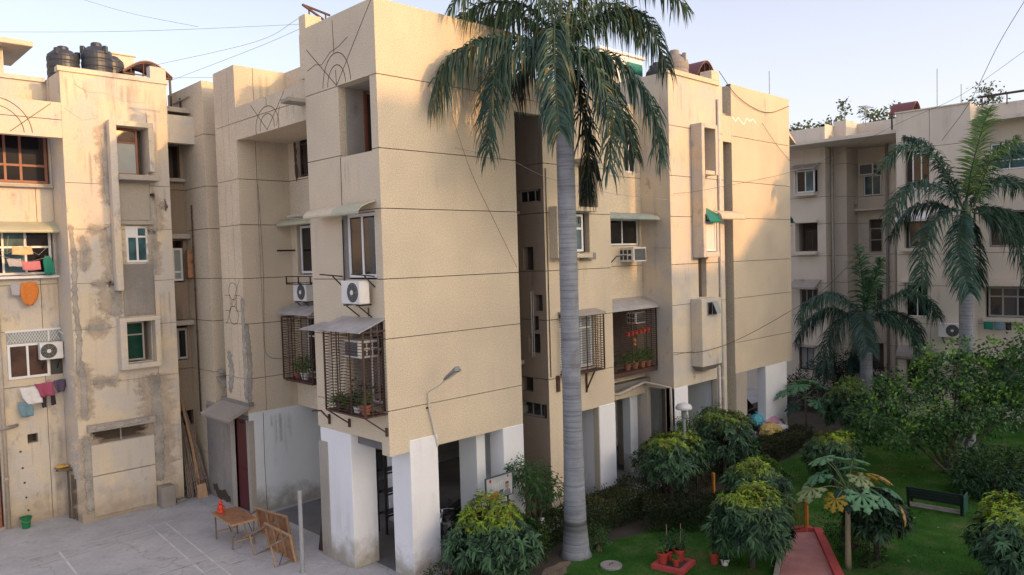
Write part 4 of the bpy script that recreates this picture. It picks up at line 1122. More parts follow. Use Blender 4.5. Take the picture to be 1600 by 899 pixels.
MB().box(fnL(-5.06, -0.02, 5.43), fnL(-3.62, -0.004, 5.77)).build('vent_pane', M['glass_frost'], left)
MB().box(fnL(-3.95, -0.02, 4.40), fnL(-3.62, -0.004, 5.42)).build('vent_pane', M['ac_dark'], left)
gl.build('wire_mesh', M['pvc'], left)['kind'] = 'stuff'
mb = MB()
for a, b in ((-5.1, -3.58),): mb.box(fnL(a, -0.06, 5.765), fnL(b, -0.004, 5.82)); mb.box(fnL(b - 0.045, -0.06, 4.38), fnL(b, -0.004, 5.76)); mb.box(fnL(-3.99, -0.055, 5.43), fnL(-3.95, -0.004, 5.76))
mb.build('mesh_frame', M['pvc'], left)
ac_outdoor('white outdoor unit with a curled white hose beside the mesh window', 'R', 12.05, -3.98, 4.90, 0.62, 0.52, 0.26, 0.12)
drain(left, [(-3.72, 11.9, 5.72), (-3.58, 11.75, 5.6), (-3.55, 11.7, 5.2), (-3.66, 11.72, 4.95)], 0.03, M['pipe_pale'], 'insulated_hose', False)
drain(left, [(-5.25, 11.93, 9.0), (-5.27, 11.93, 0.0)], 0.055, M['pipe'])
drain(left, [(-6.2, 11.9, 3.02), (-5.27, 11.9, 2.98), (-4.9, 11.98, 3.02)], 0.05, M['cement'], collars=False)
drain(left, [(-6.0, 11.9, 6.2), (-5.2, 11.9, 6.18)], 0.04, M['pipe'], collars=False)
MB().bbox((-6.3, 12.1, 0.05), (-5.4, 12.16, 2.55), 0.01).build('door', M['brown_wood'], left)
for x, z in ((-4.86, 2.2), (-4.83, 1.7), (-4.8, 1.25), (-4.78, 0.8), (-4.74, 0.4)):
    MB().lathe([(0.028, 0), (0.028, 0.05)], (x, 12.0, z), 8, axis='y').build('pipe_stub', M['ac_dark'], left)
# parapets and roof of the left block
flat(left, 'R', 12.2, -7.6, -3.645, 12.6, 13.3, PO)
MB().box((-7.6, 12.13, 13.3), (-3.66, 12.45, 13.44)).build('coping', PO, left)
MB().box((-3.4, 10.9, 12.6), (1.5, 18.0, 12.75)).build('roof_slab', M['cement_pale'], left)
MB().box((-7.6, 12.3, 12.5), (-3.46, 18.0, 12.65)).build('roof_slab', M['cement_pale'], left)
MB().box((-7.6, 18.0, 0), (1.6, 18.2, 13.2)).build('wall', PO, left)
MB().box((1.6, 10.1, 0), (1.75, 18.0, 13.2)).build('wall', PO, left)
MB().box((-6.5, 15.0, 12.65), (-4.15, 17.5, 14.9)).build('stair_head', PO, left)
MB().bbox((-6.6, 14.4, 14.9), (-3.4, 17.6, 15.08), 0.02).build('stair_head_roof', PO, left)
MB().box((-3.4, 10.9, 0.0), (-3.2, 17.9, 12.5)).build('wall', PO, left)

# ================================================================ far block at the right
far = thing('apartment_building', 'shaded pale apartment block at the right behind the palms', 'building', (28, 0, 0), world_coords=True)
PF = M['plaster_far']; FJ = (11.8, 10.14, 8.776, 7.164, 5.79, 4.13, 2.6)
F1H = [(2.22, 3.20, 10.42, 11.5), (2.25, 3.30, 7.42, 8.86), (2.25, 3.22, 4.42, 5.52), (2.5, 3.3, 1.3, 2.5)]
wall(far, 'L', 28.0, 1.82, 9.0, 0.0, 13.62, PF, (), FJ, F1H, sides=(0, 1, 1, 1))
for h, dd in zip(F1H, (0.4, 0.7, 0.4, 0.4)): room(far, 'L', 28.0, h, dd, M['room'], M['roomdark'])
fb = lambda a, b, m=PF, nm='window_surround': MB().bbox(a, b, 0.012).build(nm, m, far)
fb((27.6, 2.22, 10.22), (27.997, 3.3, 10.38), PF, 'sill'); fb((27.6, 3.2, 10.38), (27.997, 3.3, 11.5))
window(far, 'L', 28.0, -0.3, 2.24, 3.18, 10.4, 11.5, M['pvc'], M['glass_teal'], 2, glasses=[M['glass_teal'], M['glass']])
canopy(far, 'L', 28.0, 2.05, 3.4, 11.85, 11.55, 0.75, M['tin'], th=0.03)
fb((27.7, 2.2, 7.24), (27.997, 3.4, 7.4), PF, 'sill'); fb((27.75, 3.3, 7.4), (27.997, 3.42, 8.95)); fb((27.75, 2.2, 8.86), (27.997, 3.42, 8.98))
window(far, 'L', 28.0, 0.3, 2.3, 3.0, 7.46, 8.5, M['dark_wood'], M['glass'], 2)
canopy(far, 'L', 28.0, 2.1, 3.5, 5.98, 5.62, 0.8, M['slab'], th=0.1)
window(far, 'L', 28.0, 0.1, 2.28, 3.2, 4.44, 5.5, M['grey_frame'], M['glass'], 3)
window(far, 'L', 28.0, 0.1, 2.52, 3.28, 1.32, 2.48, M['dark_wood'], M['glass_frost'], 2)
fb((27.6, 2.3, 2.52), (27.997, 3.4, 2.62), M['slab'], 'sunshade')
wall(far, 'R', 1.82, 28.0, 29.05, 0.0, 13.75, PF, (), FJ, (), sides=(0, 1, 1, 1))
wall(far, 'L', 29.05, 1.2, 1.82, 0.0, 13.95, PF, (), FJ, (), sides=(0, 1, 1, 1))
wall(far, 'R', 1.2, 29.05, 30.5, 0.0, 13.95, PF, (), FJ, [(30.0, 30.4, 9.2, 9.75), (30.0, 30.45, 6.1, 6.75)], sides=(0, 1, 1, 1))
for z in ((9.2, 9.75), (6.1, 6.75)): room(far, 'R', 1.2, (30.0, 30.4 if z[0] > 8 else 30.45, z[0], z[1]), 0.4, M['roomdark'])
drain(far, [(28.55, 1.72, 13.2), (28.55, 1.72, 0.2)], 0.06, M['pipe']); drain(far, [(28.75, 1.74, 12.0), (28.75, 1.74, 5.0)], 0.03, M['pipe'], collars=False)
F2H = [(0.02, 0.92, 10.15, 11.4), (0.0, 0.66, 7.25, 8.95), (0.0, 0.75, 4.3, 5.6), (0.0, 0.8, 1.2, 2.6)]
wall(far, 'L', 30.5, -0.35, 1.2, 0.0, 13.9, PF, (), FJ, F2H, sides=(0, 1, 1, 1))
for h in F2H: room(far, 'L', 30.5, h, 0.4, M['room'], M['roomdark'])
window(far, 'L', 30.5, 0.0, 0.04, 0.9, 10.17, 11.2, M['pvc'], M['glass_teal'], 2)
window(far, 'L', 30.5, 0.05, 0.02, 0.64, 7.27, 8.5, M['grey_frame'], M['glass'], 1, (7.9,))
window(far, 'L', 30.5, 0.05, 0.02, 0.72, 4.32, 5.5, M['grey_frame'], M['glass'], 2)
ac_window('window air conditioner with green grille over the far blue-glass window', 'L', 30.5, 0.26, 0.95, 11.2, 11.76, -0.5, 0.1)
fb((29.2, 0.0, 13.05), (30.497, 1.195, 13.2), PF, 'roof_canopy')
fb((29.9, -0.34, 9.4), (30.497, 1.19, 9.5), PF, 'ledge')
wall(far, 'L', 29.8, -2.2, -0.38, 0.0, 13.8, PF, (), FJ, (), T=0.69)
drain(far, [(29.7, -0.5, 13.2), (29.7, -0.5, 0.2)], 0.07, M['cement']); drain(far, [(29.72, -0.85, 10.0), (29.72, -0.85, 0.2)], 0.05, M['pipe'])
F3H = [(-3.55, -2.54, 10.0, 11.7), (-3.50, -2.5, 7.45, 8.85), (-3.48, -2.5, 4.4, 5.9), (-3.46, -2.5, 1.2, 2.65)]
wall(far, 'L', 26.0, -5.1, -2.2, 0.0, 13.4, PF, (-3.55,), FJ, F3H, sides=(1, 0, 1, 1))
flat(far, 'r', -2.2, 26.2, 30.4, 0.0, 13.4, PF, sides=(0, 1, 1, 1))
for h in F3H: room(far, 'L', 26.0, h, 0.5, M['room'], M['roomdark'])
window(far, 'L', 26.0, 0.2, -3.53, -2.8, 10.02, 11.6, M['pvc'], M['glass'], 2)
canopy(far, 'L', 26.0, -3.6, -2.3, 9.05, 8.72, 0.6, M['lampwhite'], th=0.03, lip=0.1)
window(far, 'L', 26.0, 0.3, -3.45, -2.6, 7.47, 8.7, M['grey_frame'], M['glass'], 2)
fb((25.75, -3.55, 7.3), (25.997, -2.45, 7.43), PF, 'sill')
window(far, 'L', 26.0, 0.12, -3.46, -2.52, 4.42, 5.88, M['pvc'], M['glass'], 2, (5.35,))
fb((25.8, -3.55, 5.93), (25.997, -2.4, 6.05), PF, 'lintel')
canopy(far, 'L', 26.0, -3.6, -2.3, 3.15, 2.72, 0.6, M['cement'], th=0.06, curve=0.6, lip=0.1)
window(far, 'L', 26.0, 0.3, -3.4, -2.52, 1.22, 2.5, M['dark_wood'], M['glass'], 2)
ac_outdoor('outdoor unit with a big fan grille beside the far palm trunk', 'L', 26.0, -4.4, 3.62, 0.86, 0.6, 0.3, 0.1)
ac_outdoor('lower outdoor unit half hidden by the leafy tree', 'L', 26.0, -4.5, 2.42, 0.8, 0.56, 0.3, 0.1)
flat(far, 'R', -5.1, 26.2, 27.25, 0.0, 13.4, PF, sides=(0, 1, 1, 1))
F4H = [(-7.6, -5.56, 10.6, 11.75), (-7.6, -5.5, 7.4, 8.9), (-7.6, -5.36, 4.42, 5.72), (-7.4, -5.36, 0.6, 2.7)]
wall(far, 'L', 27.1, -9.5, -5.1, 0.0, 13.4, PF, (), FJ, F4H, sides=(1, 0, 1, 1))
for h in F4H: room(far, 'L', 27.1, h, 0.6, M['room'], M['roomdark'])
window(far, 'L', 27.1, 0.05, -7.58, -5.58, 10.62, 11.73, M['pvc'], M['glass_teal'], 3, (11.0,))
window(far, 'L', 27.1, 0.15, -7.58, -5.52, 7.42, 8.88, M['grey_frame'], M['glass'], 3)
window(far, 'L', 27.1, 0.15, -7.58, -5.45, 4.44, 5.7, M['grey_frame'], M['glass'], 4, (5.3,), fw=0.07)
fb((26.6, -7.8, 5.76), (27.097, -5.2, 6.0), PF, 'sunshade'); fb((26.9, -7.7, 4.24), (27.097, -5.3, 4.4), PF, 'sill')
fb((26.5, -7.8, 2.72), (27.097, -5.2, 2.95), PF, 'sunshade')
MB().bbox((27.3, -6.9, 0.6), (27.36, -6.0, 2.6), 0.01).build('door', M['glass_teal'], far)
MB().bbox((25.95, -5.1, 13.4), (26.25, -2.15, 13.46), 0.01).build('coping', PF, far)
MB().box((26.2, -9.5, 12.6), (36.0, 9.0, 12.75)).build('roof_slab', PF, far)
for a, b in (((36.0, -9.5, 0), (36.2, 9.0, 13.4)), ((26.2, -9.7, 0), (36.2, -9.5, 13.4)), ((28, 9.0, 0), (36.2, 9.2, 13.4))): MB().box(a, b).build('wall', PF, far)
drain(far, [(27.0, -5.15, 13.75), (27.0, -9.4, 13.75)], 0.05, M['rust'], 'railing', False)
mb = MB()
for k in range(5): mb.bar((27.0, -5.3 - k * 0.9, 13.3), (27.0, -5.3 - k * 0.9, 13.78), 0.04)
mb.build('railing_post', M['rust'], far)['kind'] = 'stuff'

# opposite block beyond the yard, behind the viewer: unseen, added and stepped to shape the shadow edge on the facades
opp_blocker = thing('apartment_building', 'unseen stepped block added behind the viewer to shade the facades', 'building', (6, -60, 0), world_coords=True)
for a, b, h in ((3, 15, 23.4), (15, 16.8, 24.6), (16.8, 20, 24.0), (20, 23.3, 25.2), (23.3, 26.4, 27.0), (26.4, 30.4, 20.2), (30.4, 32, 20.5), (32, 33.2, 21.3), (33.2, 36, 22.2), (36, 50, 25.4)):
    MB().box((a, -66, 0), (b, -60 + (0.02 if int(h * 10) % 2 else 0), h)).build('wall', PF, opp_blocker)
# ================================================================ things on the walls, roofs and in the yard
def pot(name, label, loc, r, h, mat, group=None, kind='bush', ph=0.3, leafc=((0.05, 0.12, 0.03), (0.10, 0.20, 0.05)), n=90, seed=0):
    """flower pot with soil and a plant"""
    t = thing('potted_plant', label, 'plant', loc, random.Random(seed).uniform(0, 6), group)
    MB().lathe([(r * 0.68, 0), (r * 0.95, h * 0.84), (r * 1.06, h * 0.85), (r * 1.06, h), (r * 0.93, h), (r * 0.9, h * 0.9)], n=16).build('pot', mat, t, smooth=False)
    MB().lathe([(0.001, h * 0.9), (r * 0.9, h * 0.9)], n=12, cap=False).build('soil', M['dark_soil'], t)
    rg = np.random.default_rng(seed)
    if kind == 'spiky':
        d = rand_dirs(n, rg); d[:, 2] = np.abs(d[:, 2]) * 1.3 + 0.25
        P = np.tile([[0, 0, h * 0.9]], (n, 1)) + rg.normal(size=(n, 3)) * [r * 0.3, r * 0.3, 0.0]
        c = np.array(leafc[0]) + rg.random((n, 1)) * (np.array(leafc[1]) - np.array(leafc[0]))
        g = leaves(P, d, rand_dirs(n, rg), ph * rg.uniform(0.7, 1.3, n), 0.022, c, droop=0.45)
    else:
        d = rand_dirs(n, rg)
        P = np.array([[0, 0, h + ph * 0.45]]) + d * np.array([[ph * 0.5, ph * 0.5, ph * 0.5]]) * rg.uniform(0.2, 1, (n, 1))
        c = np.array(leafc[0]) + rg.random((n, 1)) * (np.array(leafc[1]) - np.array(leafc[0]))
        g = small_leaves(P, d + rand_dirs(n, rg) * 0.6, rand_dirs(n, rg), 0.09 * rg.uniform(0.7, 1.3, n), 0.05, c)
    st = MB()
    for k in range(4):
        a = k * 1.6 + seed; st.tube([(0, 0, h * 0.88), (math.cos(a) * ph * 0.12, math.sin(a) * ph * 0.12, h + ph * 0.3), (math.cos(a) * ph * 0.3, math.sin(a) * ph * 0.3, h + ph * 0.6)], 0.006, 5)
    st.build('stem', M['stem_green'], t)
    np_mesh('foliage', *g, M['leaf'], t)
    return t

# pots in the cage of the corner wing
pot('p', 'terracotta pot with a small bush at the outer end of the corner cage', (-0.42, 0.28, 4.09), 0.13, 0.24, M['terracotta'], 'pots in the corner cage', seed=1)
pot('p', 'small white pot beside the terracotta one in the corner cage', (-0.42, 0.62, 4.09), 0.10, 0.17, M['whitepot'], 'pots in the corner cage', 'bush', 0.34, ((0.02, 0.05, 0.02), (0.05, 0.10, 0.03)), seed=2)
pot('p', 'long-bladed spider plant spilling at the left end of the corner cage', (-0.40, 1.40, 4.09), 0.12, 0.20, M['dark_wood'], 'pots in the corner cage', 'spiky', 0.42, seed=3)
pot('p', 'grassy green plant in the middle of the corner cage', (-0.38, 1.0, 4.09), 0.12, 0.20, M['dark_wood'], 'pots in the corner cage', 'spiky', 0.40, ((0.04, 0.10, 0.02), (0.12, 0.22, 0.05)), seed=4)
pot('p', 'dark bushy plant against the window inside the corner cage', (-0.15, 0.75, 4.09), 0.14, 0.22, M['dark_wood'], 'pots in the corner cage', 'bush', 0.6, ((0.015, 0.03, 0.015), (0.03, 0.06, 0.025)), seed=5)
# pots in the re-entrant cage
pot('p', 'bright leafy plant pushing out of the re-entrant window cage', (1.45, 6.35, 4.06), 0.14, 0.22, M['whitepot'], 'pots in the re-entrant cage', 'bush', 0.62, ((0.06, 0.16, 0.02), (0.14, 0.28, 0.05)), 200, seed=6)
pot('p', 'smaller leafy plant at the back of the re-entrant window cage', (1.5, 6.85, 4.06), 0.12, 0.20, M['terracotta'], 'pots in the re-entrant cage', 'bush', 0.38, seed=7)
# pots in the long cage between the bays
for i, (x, hh, lab) in enumerate(((9.35, 0.5, 'dark broad plant at the left end of the long grilled balcony'), (10.05, 0.36, 'low leafy pot left of the centre in the long grilled balcony'), (10.45, 0.46, 'bushy pot below the red hanging pots in the long grilled balcony'), (10.85, 0.5, 'bright bushy pot right of the centre in the long grilled balcony'), (11.2, 0.4, 'pale-potted plant at the right end of the long grilled balcony'))):
    pot('p', lab, (x, 0.78, 3.74), 0.12, 0.22, M['terracotta'] if i else M['dark_wood'], 'pots in the long grilled balcony', 'bush', hh, ((0.04, 0.12, 0.02), (0.10, 0.24, 0.05)) if i else ((0.03, 0.06, 0.04), (0.06, 0.11, 0.07)), 150, seed=10 + i)
hp0 = None
for i in range(6):
    t = thing('hanging_pot', 'small vermilion hanging pot in the long grilled balcony', 'pot', (9.98 + 0.22 * i, 0.68, 4.86 + 0.012 * i), 0, 'row of vermilion hanging pots')
    MB().lathe([(0.045, 0), (0.075, 0.12), (0.085, 0.14), (0.07, 0.14)], n=12).build('pot', M['orange_red'], t)
    MB().tube([(-0.07, 0, 0.13), (0, 0, 0.3), (0.07, 0, 0.13)], 0.004, 4).build('wire_handle', M['iron'], t)
    t['label'] = ('leftmost vermilion hanging pot of the row behind the balcony grille', 'second vermilion hanging pot from the left behind the grille', 'third vermilion hanging pot from the left behind the grille', 'third vermilion hanging pot from the right behind the grille', 'second vermilion hanging pot from the right behind the grille', 'rightmost vermilion hanging pot of the row behind the grille')[i]
MB().bar((9.8, 0.68, 5.16), (11.3, 0.68, 5.24), 0.012).build('hanging_rail', M['rust'], main)
t = thing('hanging_ornament', 'orange garland ornament below the red hanging pots', 'ornament', (10.32, 0.68, 4.5))
MB().lathe([(0.02, 0.0), (0.07, 0.05), (0.05, 0.14), (0.08, 0.2), (0.02, 0.3)], n=10).build('garland', M['orange'], t)
MB().tube([(0, 0, 0.29), (0, 0, 0.66)], 0.004, 4).build('cord', M['iron'], t)
ac_window('window air conditioner inside the top right of the long grilled balcony', 'R', 1.2, 10.75, 11.3, 5.2, 5.6, -0.28, 0.1)
ac_window('window air conditioner inside the corner cage', 'L', 0.0, 0.55, 1.15, 5.34, 5.76, -0.38, 0.2)
ac_outdoor('pale unit half hidden in the dark slot beside the corner wing', 'l', 4.34, 1.2, 5.98, 0.7, 0.45, 0.3, 0.25)
# wall light on the corner wing
t = thing('wall_lamp', 'swan-necked grey lamp on a pipe bracket on the corner wing wall', 'lamp', (1.13, 0, 4.0))
MB().tube([(0.24, -0.04, -0.93), (0.0, -0.05, 0.08), (0.0, -0.06, 0.42)], 0.022, 8).tube([(0.0, -0.06, 0.42), (0.02, -0.45, 0.62), (0.04, -0.75, 0.82)], 0.018, 8).build('arm', M['pipe_pale'], t)
MB().box((-0.05, -0.045, 0.02), (0.05, -0.001, 0.06)).build('clamp', M['iron'], t)
h = MB().add([(-0.05, -0.68, 0.77), (0.13, -0.68, 0.77), (0.16, -1.12, 1.02), (-0.06, -1.12, 1.02), (0.0, -0.68, 0.84), (0.08, -0.68, 0.84), (0.10, -1.08, 1.12), (0.0, -1.08, 1.12)],
              [(0, 1, 2, 3), (7, 6, 5, 4), (0, 4, 5, 1), (1, 5, 6, 2), (2, 6, 7, 3), (3, 7, 4, 0)]).build('lamp_head', M['ac_slat'], t)
MB().add([(-0.02, -0.72, 0.775), (0.10, -0.72, 0.775), (0.13, -1.08, 0.985), (-0.03, -1.08, 0.985)], [(0, 1, 2, 3)]).build('lens', M['headlight'], h)
# things on the roofs
def tank(label, x, y, z, r, h, mat=None):
    t = thing('water_tank', label, 'water tank', (x, y, z), random.random() * 6, 'black roof tanks')
    prof = [(r * 0.97, 0.0)]
    k = 6
    for i in range(k):
        z0 = h * 0.82 * i / k; z1 = h * 0.82 * (i + 1) / k
        prof += [(r * 0.97, z0 + 0.02), (r, z0 + 0.06), (r, z1 - 0.06), (r * 0.97, z1 - 0.02)]
    prof += [(r * 0.95, h * 0.84), (r * 0.6, h * 0.93), (r * 0.34, h * 0.95)]
    MB().lathe(prof, n=28).build('tank_body', mat or M['tank'], t)
    MB().lathe([(r * 0.36, h * 0.93), (r * 0.36, h * 1.0), (r * 0.30, h * 1.02)], n=20).build('lid', mat or M['tank'], t)
    for q in range(3):
        a = q * 2.1; MB().bbox((r * 0.86 * math.cos(a) - 0.07, r * 0.86 * math.sin(a) - 0.07, h * 0.80), (r * 0.86 * math.cos(a) + 0.07, r * 0.86 * math.sin(a) + 0.07, h * 0.94), 0.02).build('lifting_lug', mat or M['tank'], t)
    return t
tank('leftmost black ribbed water tank on the left roof', -2.92, 13.0, 13.05, 0.47, 1.60)
tank('tall black ribbed water tank in the middle of the left roof', -2.02, 12.7, 13.05, 0.46, 1.80)
tank('black water tank half hidden behind the tall one on the left roof', -1.42, 13.4, 13.05, 0.44, 1.75)
t = thing('roof_hut', 'pale little hut beside the black tanks on the left roof', 'hut', (-1.05, 13.6, 12.75))
MB().box((-0.35, -0.4, 0), (0.35, 0.4, 2.0)).build('wall', M['plaster_far'], t); MB().bbox((-0.4, -0.45, 2.0), (0.4, 0.45, 2.06), 0.01).build('roof', M['plaster_far'], t)
def arched(label, x0, x1, y0, y1, z, rise, post=1.3):
    t = thing('arched_shelter', label, 'shelter', ((x0 + x1) / 2, y0, z - post), 0, 'arched tin shelters on the roofs', True)
    n = 12; top = [(x0 + (x1 - x0) * i / n, z + rise * math.sin(math.pi * i / n)) for i in range(n + 1)]
    mb = MB()
    for i in range(n):
        (xa, za), (xb, zb) = top[i], top[i + 1]
        mb.add([(xa, y0, za), (xb, y0, zb), (xb, y1, zb), (xa, y1, za), (xa, y0, za - 0.04), (xb, y0, zb - 0.04), (xb, y1, zb - 0.04), (xa, y1, za - 0.04)], [(0, 1, 2, 3), (7, 6, 5, 4), (0, 4, 5, 1), (2, 6, 7, 3)])
    mb.build('roof_sheet', M['maroon_tin'], t)
    for yy in (y0 + 0.05, y1 - 0.05):
        mb = MB()
        for i in range(n): mb.bar((top[i][0], yy, top[i][1] - 0.07), (top[i + 1][0], yy, top[i + 1][1] - 0.07), 0.04)
        mb.bar((x0, yy, z - 0.07), (x1, yy, z - 0.07), 0.04)
        for i in range(2, n, 3): mb.bar((top[i][0], yy, z - 0.07), (top[i][0], yy, top[i][1] - 0.07), 0.025)
        mb.build('truss', M['rust'], t)
    for xx in (x0 + 0.06, x1 - 0.06):
        for yy in (y0 + 0.1, y1 - 0.1): MB().box((xx - 0.03, yy - 0.03, z - post), (xx + 0.03, yy + 0.03, z - 0.06)).build('post', M['iron'], t)
    return t
arched('arched maroon tin shelter beside the tanks on the left roof', -1.50, 0.06, 11.9, 13.2, 13.95, 0.42, 1.2)
arched('arched maroon shelter on the roof of the bay with window boxes', 15.0, 16.4, 1.0, 3.2, 14.15, 0.62, 1.5)
arched('small arched maroon shelter on the far right roof', 27.2, 28.5, -2.5, -1.5, 13.6, 0.55, 0.9)
t = thing('roof_frame', 'tilted iron frame on the roof edge of the corner wing', 'iron frame', (0.1, 3.3, 13.5))
MB().bar((-0.02, -0.05, 0.66), (0.86, 0.1, 0.60), 0.045).bar((-0.02, -0.05, 0.66), (0.60, 0.0, 0.42), 0.045).bar((0.18, -0.02, 0.0), (0.18, -0.02, 0.64), 0.03).bar((0.72, 0.08, 0.0), (0.72, 0.08, 0.60), 0.03).build('frame', M['rust'], t)
MB().box((0.10, 3.18, 13.42), (0.56, 3.5, 13.92)).build('parapet_stub', PL, main); MB().box((0.5, 2.9, 12.66), (0.9, 3.13, 13.5)).build('parapet_stub', PL, main)
tank('grey water tank with a green net beside the arched shelter on the middle roof', 14.25, 1.5, 12.7, 0.52, 2.25, M['cement'])
tank('black water tank behind the grey one on the middle roof', 14.7, 2.6, 12.7, 0.42, 2.1)
t = thing('roof_hut', 'white roof room with a teal band behind the big palm', 'hut', (13.2, 3.7, 12.6))
MB().box((-1.3, -0.6, 0), (1.3, 1.4, 2.4)).build('wall', M['white'], t); MB().box((0.3, -0.63, 1.8), (1.25, -0.602, 2.2)).build('teal_panel', M['fibre_teal'], t); MB().bbox((-1.4, -0.7, 2.4), (1.4, 1.5, 2.5), 0.015).build('roof', M['white'], t)
for i, (x, y, z, h, lab) in enumerate(((20.6, 1.0, 13.2, 1.9, 'thin bare pole rising beside the end bay roof'), (26.9, -3.6, 13.35, 1.9, 'tall thin pole on the far right roof'), (27.4, -4.4, 13.0, 1.5, 'short thin pole on the far right roof near the parapet end'), (29.4, 1.4, 13.7, 0.9, 'leftmost short rod on the pale far roof'))):
    t = thing('roof_pole', lab, 'pole', (x, y, z), 0, 'thin poles on the roofs')
    MB().tube([(0, 0, 0), (0.02, 0, h)], 0.016, 6).build('shaft', M['steel'], t); MB().box((-0.06, -0.06, 0), (0.06, 0.06, 0.04)).build('foot', M['steel'], t)
t = thing('roof_hut', 'pale far roof room behind the parapet at the right edge', 'hut', (32.0, -7.2, 12.75))
MB().box((-1.0, -1.0, 0), (1.0, 1.0, 2.4)).build('wall', PL, t); MB().bbox((-1.15, -1.15, 2.4), (1.15, 1.15, 2.5), 0.01).build('roof', PL, t)
t = thing('tv_antenna', 'small aerial on the roof of the pale far block', 'aerial', (30.0, 0.6, 13.7))
MB().tube([(0, 0, 0), (0, 0, 0.95)], 0.02, 6).build('mast', M['steel'], t)
mb = MB().bar((-0.5, 0, 0.9), (0.5, 0, 0.9), 0.025)
for k in range(6): mb.bar((-0.45 + 0.18 * k, -0.25, 0.9), (-0.45 + 0.18 * k, 0.25, 0.9), 0.015)
mb.build('boom', M['steel'], t)

# ---------------------------------------------------------------- laundry
def cloth(label, pts, mat, seed=0, wave=0.03, cat='laundry', name='hanging_cloth', n=9, m=8, out=0.02, y=None, group='laundry on the left block'):
    """cloth hung from its upper edge: pts = outline rows [(x_left, x_right, z), ...] from top to bottom, at depth y"""
    rd = random.Random(seed); ph = rd.uniform(0, 6); V, F = [], []
    rows = []
    for i in range(m + 1):
        t = i / m * (len(pts) - 1); k = min(int(t), len(pts) - 2); f = t - k
        rows.append([pts[k][q] * (1 - f) + pts[k + 1][q] * f for q in range(3)])
    for side in (0, 1):
        for i, (a, b, z) in enumerate(rows):
            for j in range(n + 1):
                u = j / n; w = wave * (0.3 + 0.7 * i / m)
                V.append((a + (b - a) * u, y + w * math.sin(u * 9 + ph + i * 0.15) + w * 0.5 * math.sin(u * 21 + ph * 2) + side * 0.008, z + (0.012 * math.sin(u * 7 + ph) if i in (0, m) else 0)))
    q = (m + 1) * (n + 1)
    for i in range(m):
        for j in range(n):
            a = i * (n + 1) + j; F.append((a, a + 1, a + n + 2, a + n + 1)); F.append((q + a, q + a + n + 1, q + a + n + 2, q + a + 1))
    for i in range(m):
        for j in (0, n):
            a = i * (n + 1) + j; F.append((a, a + n + 1, q + a + n + 1, q + a))
    for j in range(n):
        for i in (0, m):
            a = i * (n + 1) + j; F.append((a, a + 1, q + a + 1, q + a))
    o = MB().add(V, F).build(name, mat, None, smooth=True)
    return tag(o, label, cat, group)
cloth('cream towel pegged on the upper line at the left window', [(-4.86, -4.38, 8.30), (-4.88, -4.34, 8.06)], M['cloth_cream'], 1, 0.02, y=11.62)
cloth('grey striped cloth slung at the left end of the window line', [(-5.02, -4.66, 7.95), (-4.96, -4.62, 7.72)], M['cloth_grey'], 2, 0.02, y=11.62)
cloth('pink and tan cloth on the middle of the window line', [(-4.66, -4.18, 7.86), (-4.62, -4.16, 7.60)], M['cloth_pink'], 3, 0.02, y=11.62)
cloth('teal shirt hanging at the right end of the window line', [(-4.04, -3.92, 8.02), (-4.10, -3.84, 7.85), (-4.06, -3.80, 7.45)], M['cloth_teal'], 4, 0.03, y=11.62)
cloth('bright orange shirt draped below the left window', [(-4.66, -4.26, 7.24), (-4.70, -4.20, 6.98), (-4.66, -4.26, 6.72), (-4.56, -4.40, 6.56)], M['cloth_orange'], 5, 0.025, y=11.76)
cloth('pale grey cloth beside the orange shirt', [(-4.94, -4.66, 7.22), (-4.90, -4.62, 6.86)], M['cloth_grey'], 6, 0.02, y=11.78)
cloth('white cloths folded over the lower line', [(-4.86, -4.36, 4.14), (-4.80, -4.30, 3.85), (-4.66, -4.28, 3.62)], M['cloth_white'], 7, 0.03, y=11.70)
cloth('blue patterned cloth hanging lowest under the white cloths', [(-4.92, -4.62, 3.72), (-4.90, -4.52, 3.50), (-4.84, -4.54, 3.26)], M['cloth_blue'], 8, 0.03, y=11.74)
cloth('magenta scarf bunched on the lower line', [(-4.50, -3.98, 4.22), (-4.40, -4.00, 4.02), (-4.34, -3.94, 3.80)], M['cloth_magenta'], 9, 0.04, y=11.66)
cloth('dark purple cloth at the right end of the lower line', [(-3.98, -3.66, 4.26), (-3.96, -3.64, 4.06), (-3.90, -3.70, 3.88)], M['cloth_purple'], 10, 0.04, y=11.68)
cloth('left one of the pair of black stockings on the lower line', [(-4.32, -4.18, 3.86), (-4.30, -4.18, 3.46)], M['cloth_black'], 11, 0.01, y=11.75, n=3)
cloth('right one of the pair of black stockings on the lower line', [(-4.06, -3.94, 3.86), (-4.06, -3.92, 3.5)], M['cloth_black'], 12, 0.01, y=11.75, n=3)
cl_y = [('teal cloth below the wide far window', (-5.75, -5.4), 'cloth_teal'), ('pale green cloth below the wide far window', (-6.15, -5.8), 'cloth_blue'), ('black cloth below the wide far window', (-6.4, -6.2), 'cloth_black')]
for i, (lab, (a, b), mm) in enumerate(cl_y):
    o = cloth(lab, [(a, b, 0.0), (a, b, -0.32)], M[mm], 30 + i, 0.02, y=0.0, n=4, group='laundry under the far window')
    for v in o.data.vertices: v.co = Vector((26.7 + v.co.y, v.co.x, 4.25 + v.co.z))
def line(label, pts, r=0.006, mat=None, name='clothes_line', cat='clothes line', group=None):
    o = MB().tube(pts, r, 5).build(name, mat or M['cable_grey'])
    return tag(o, label, cat, group)
line('upper clothes line looped across the left window', [(-5.6, 11.62, 8.45), (-5.0, 11.62, 8.10), (-4.6, 11.62, 8.31), (-4.2, 11.62, 8.05), (-3.75, 11.62, 8.5)])
line('sagging clothes line with the pink cloth across the left window', [(-5.6, 11.615, 8.2), (-4.9, 11.615, 7.95), (-4.4, 11.615, 7.86), (-3.72, 11.615, 8.05)])
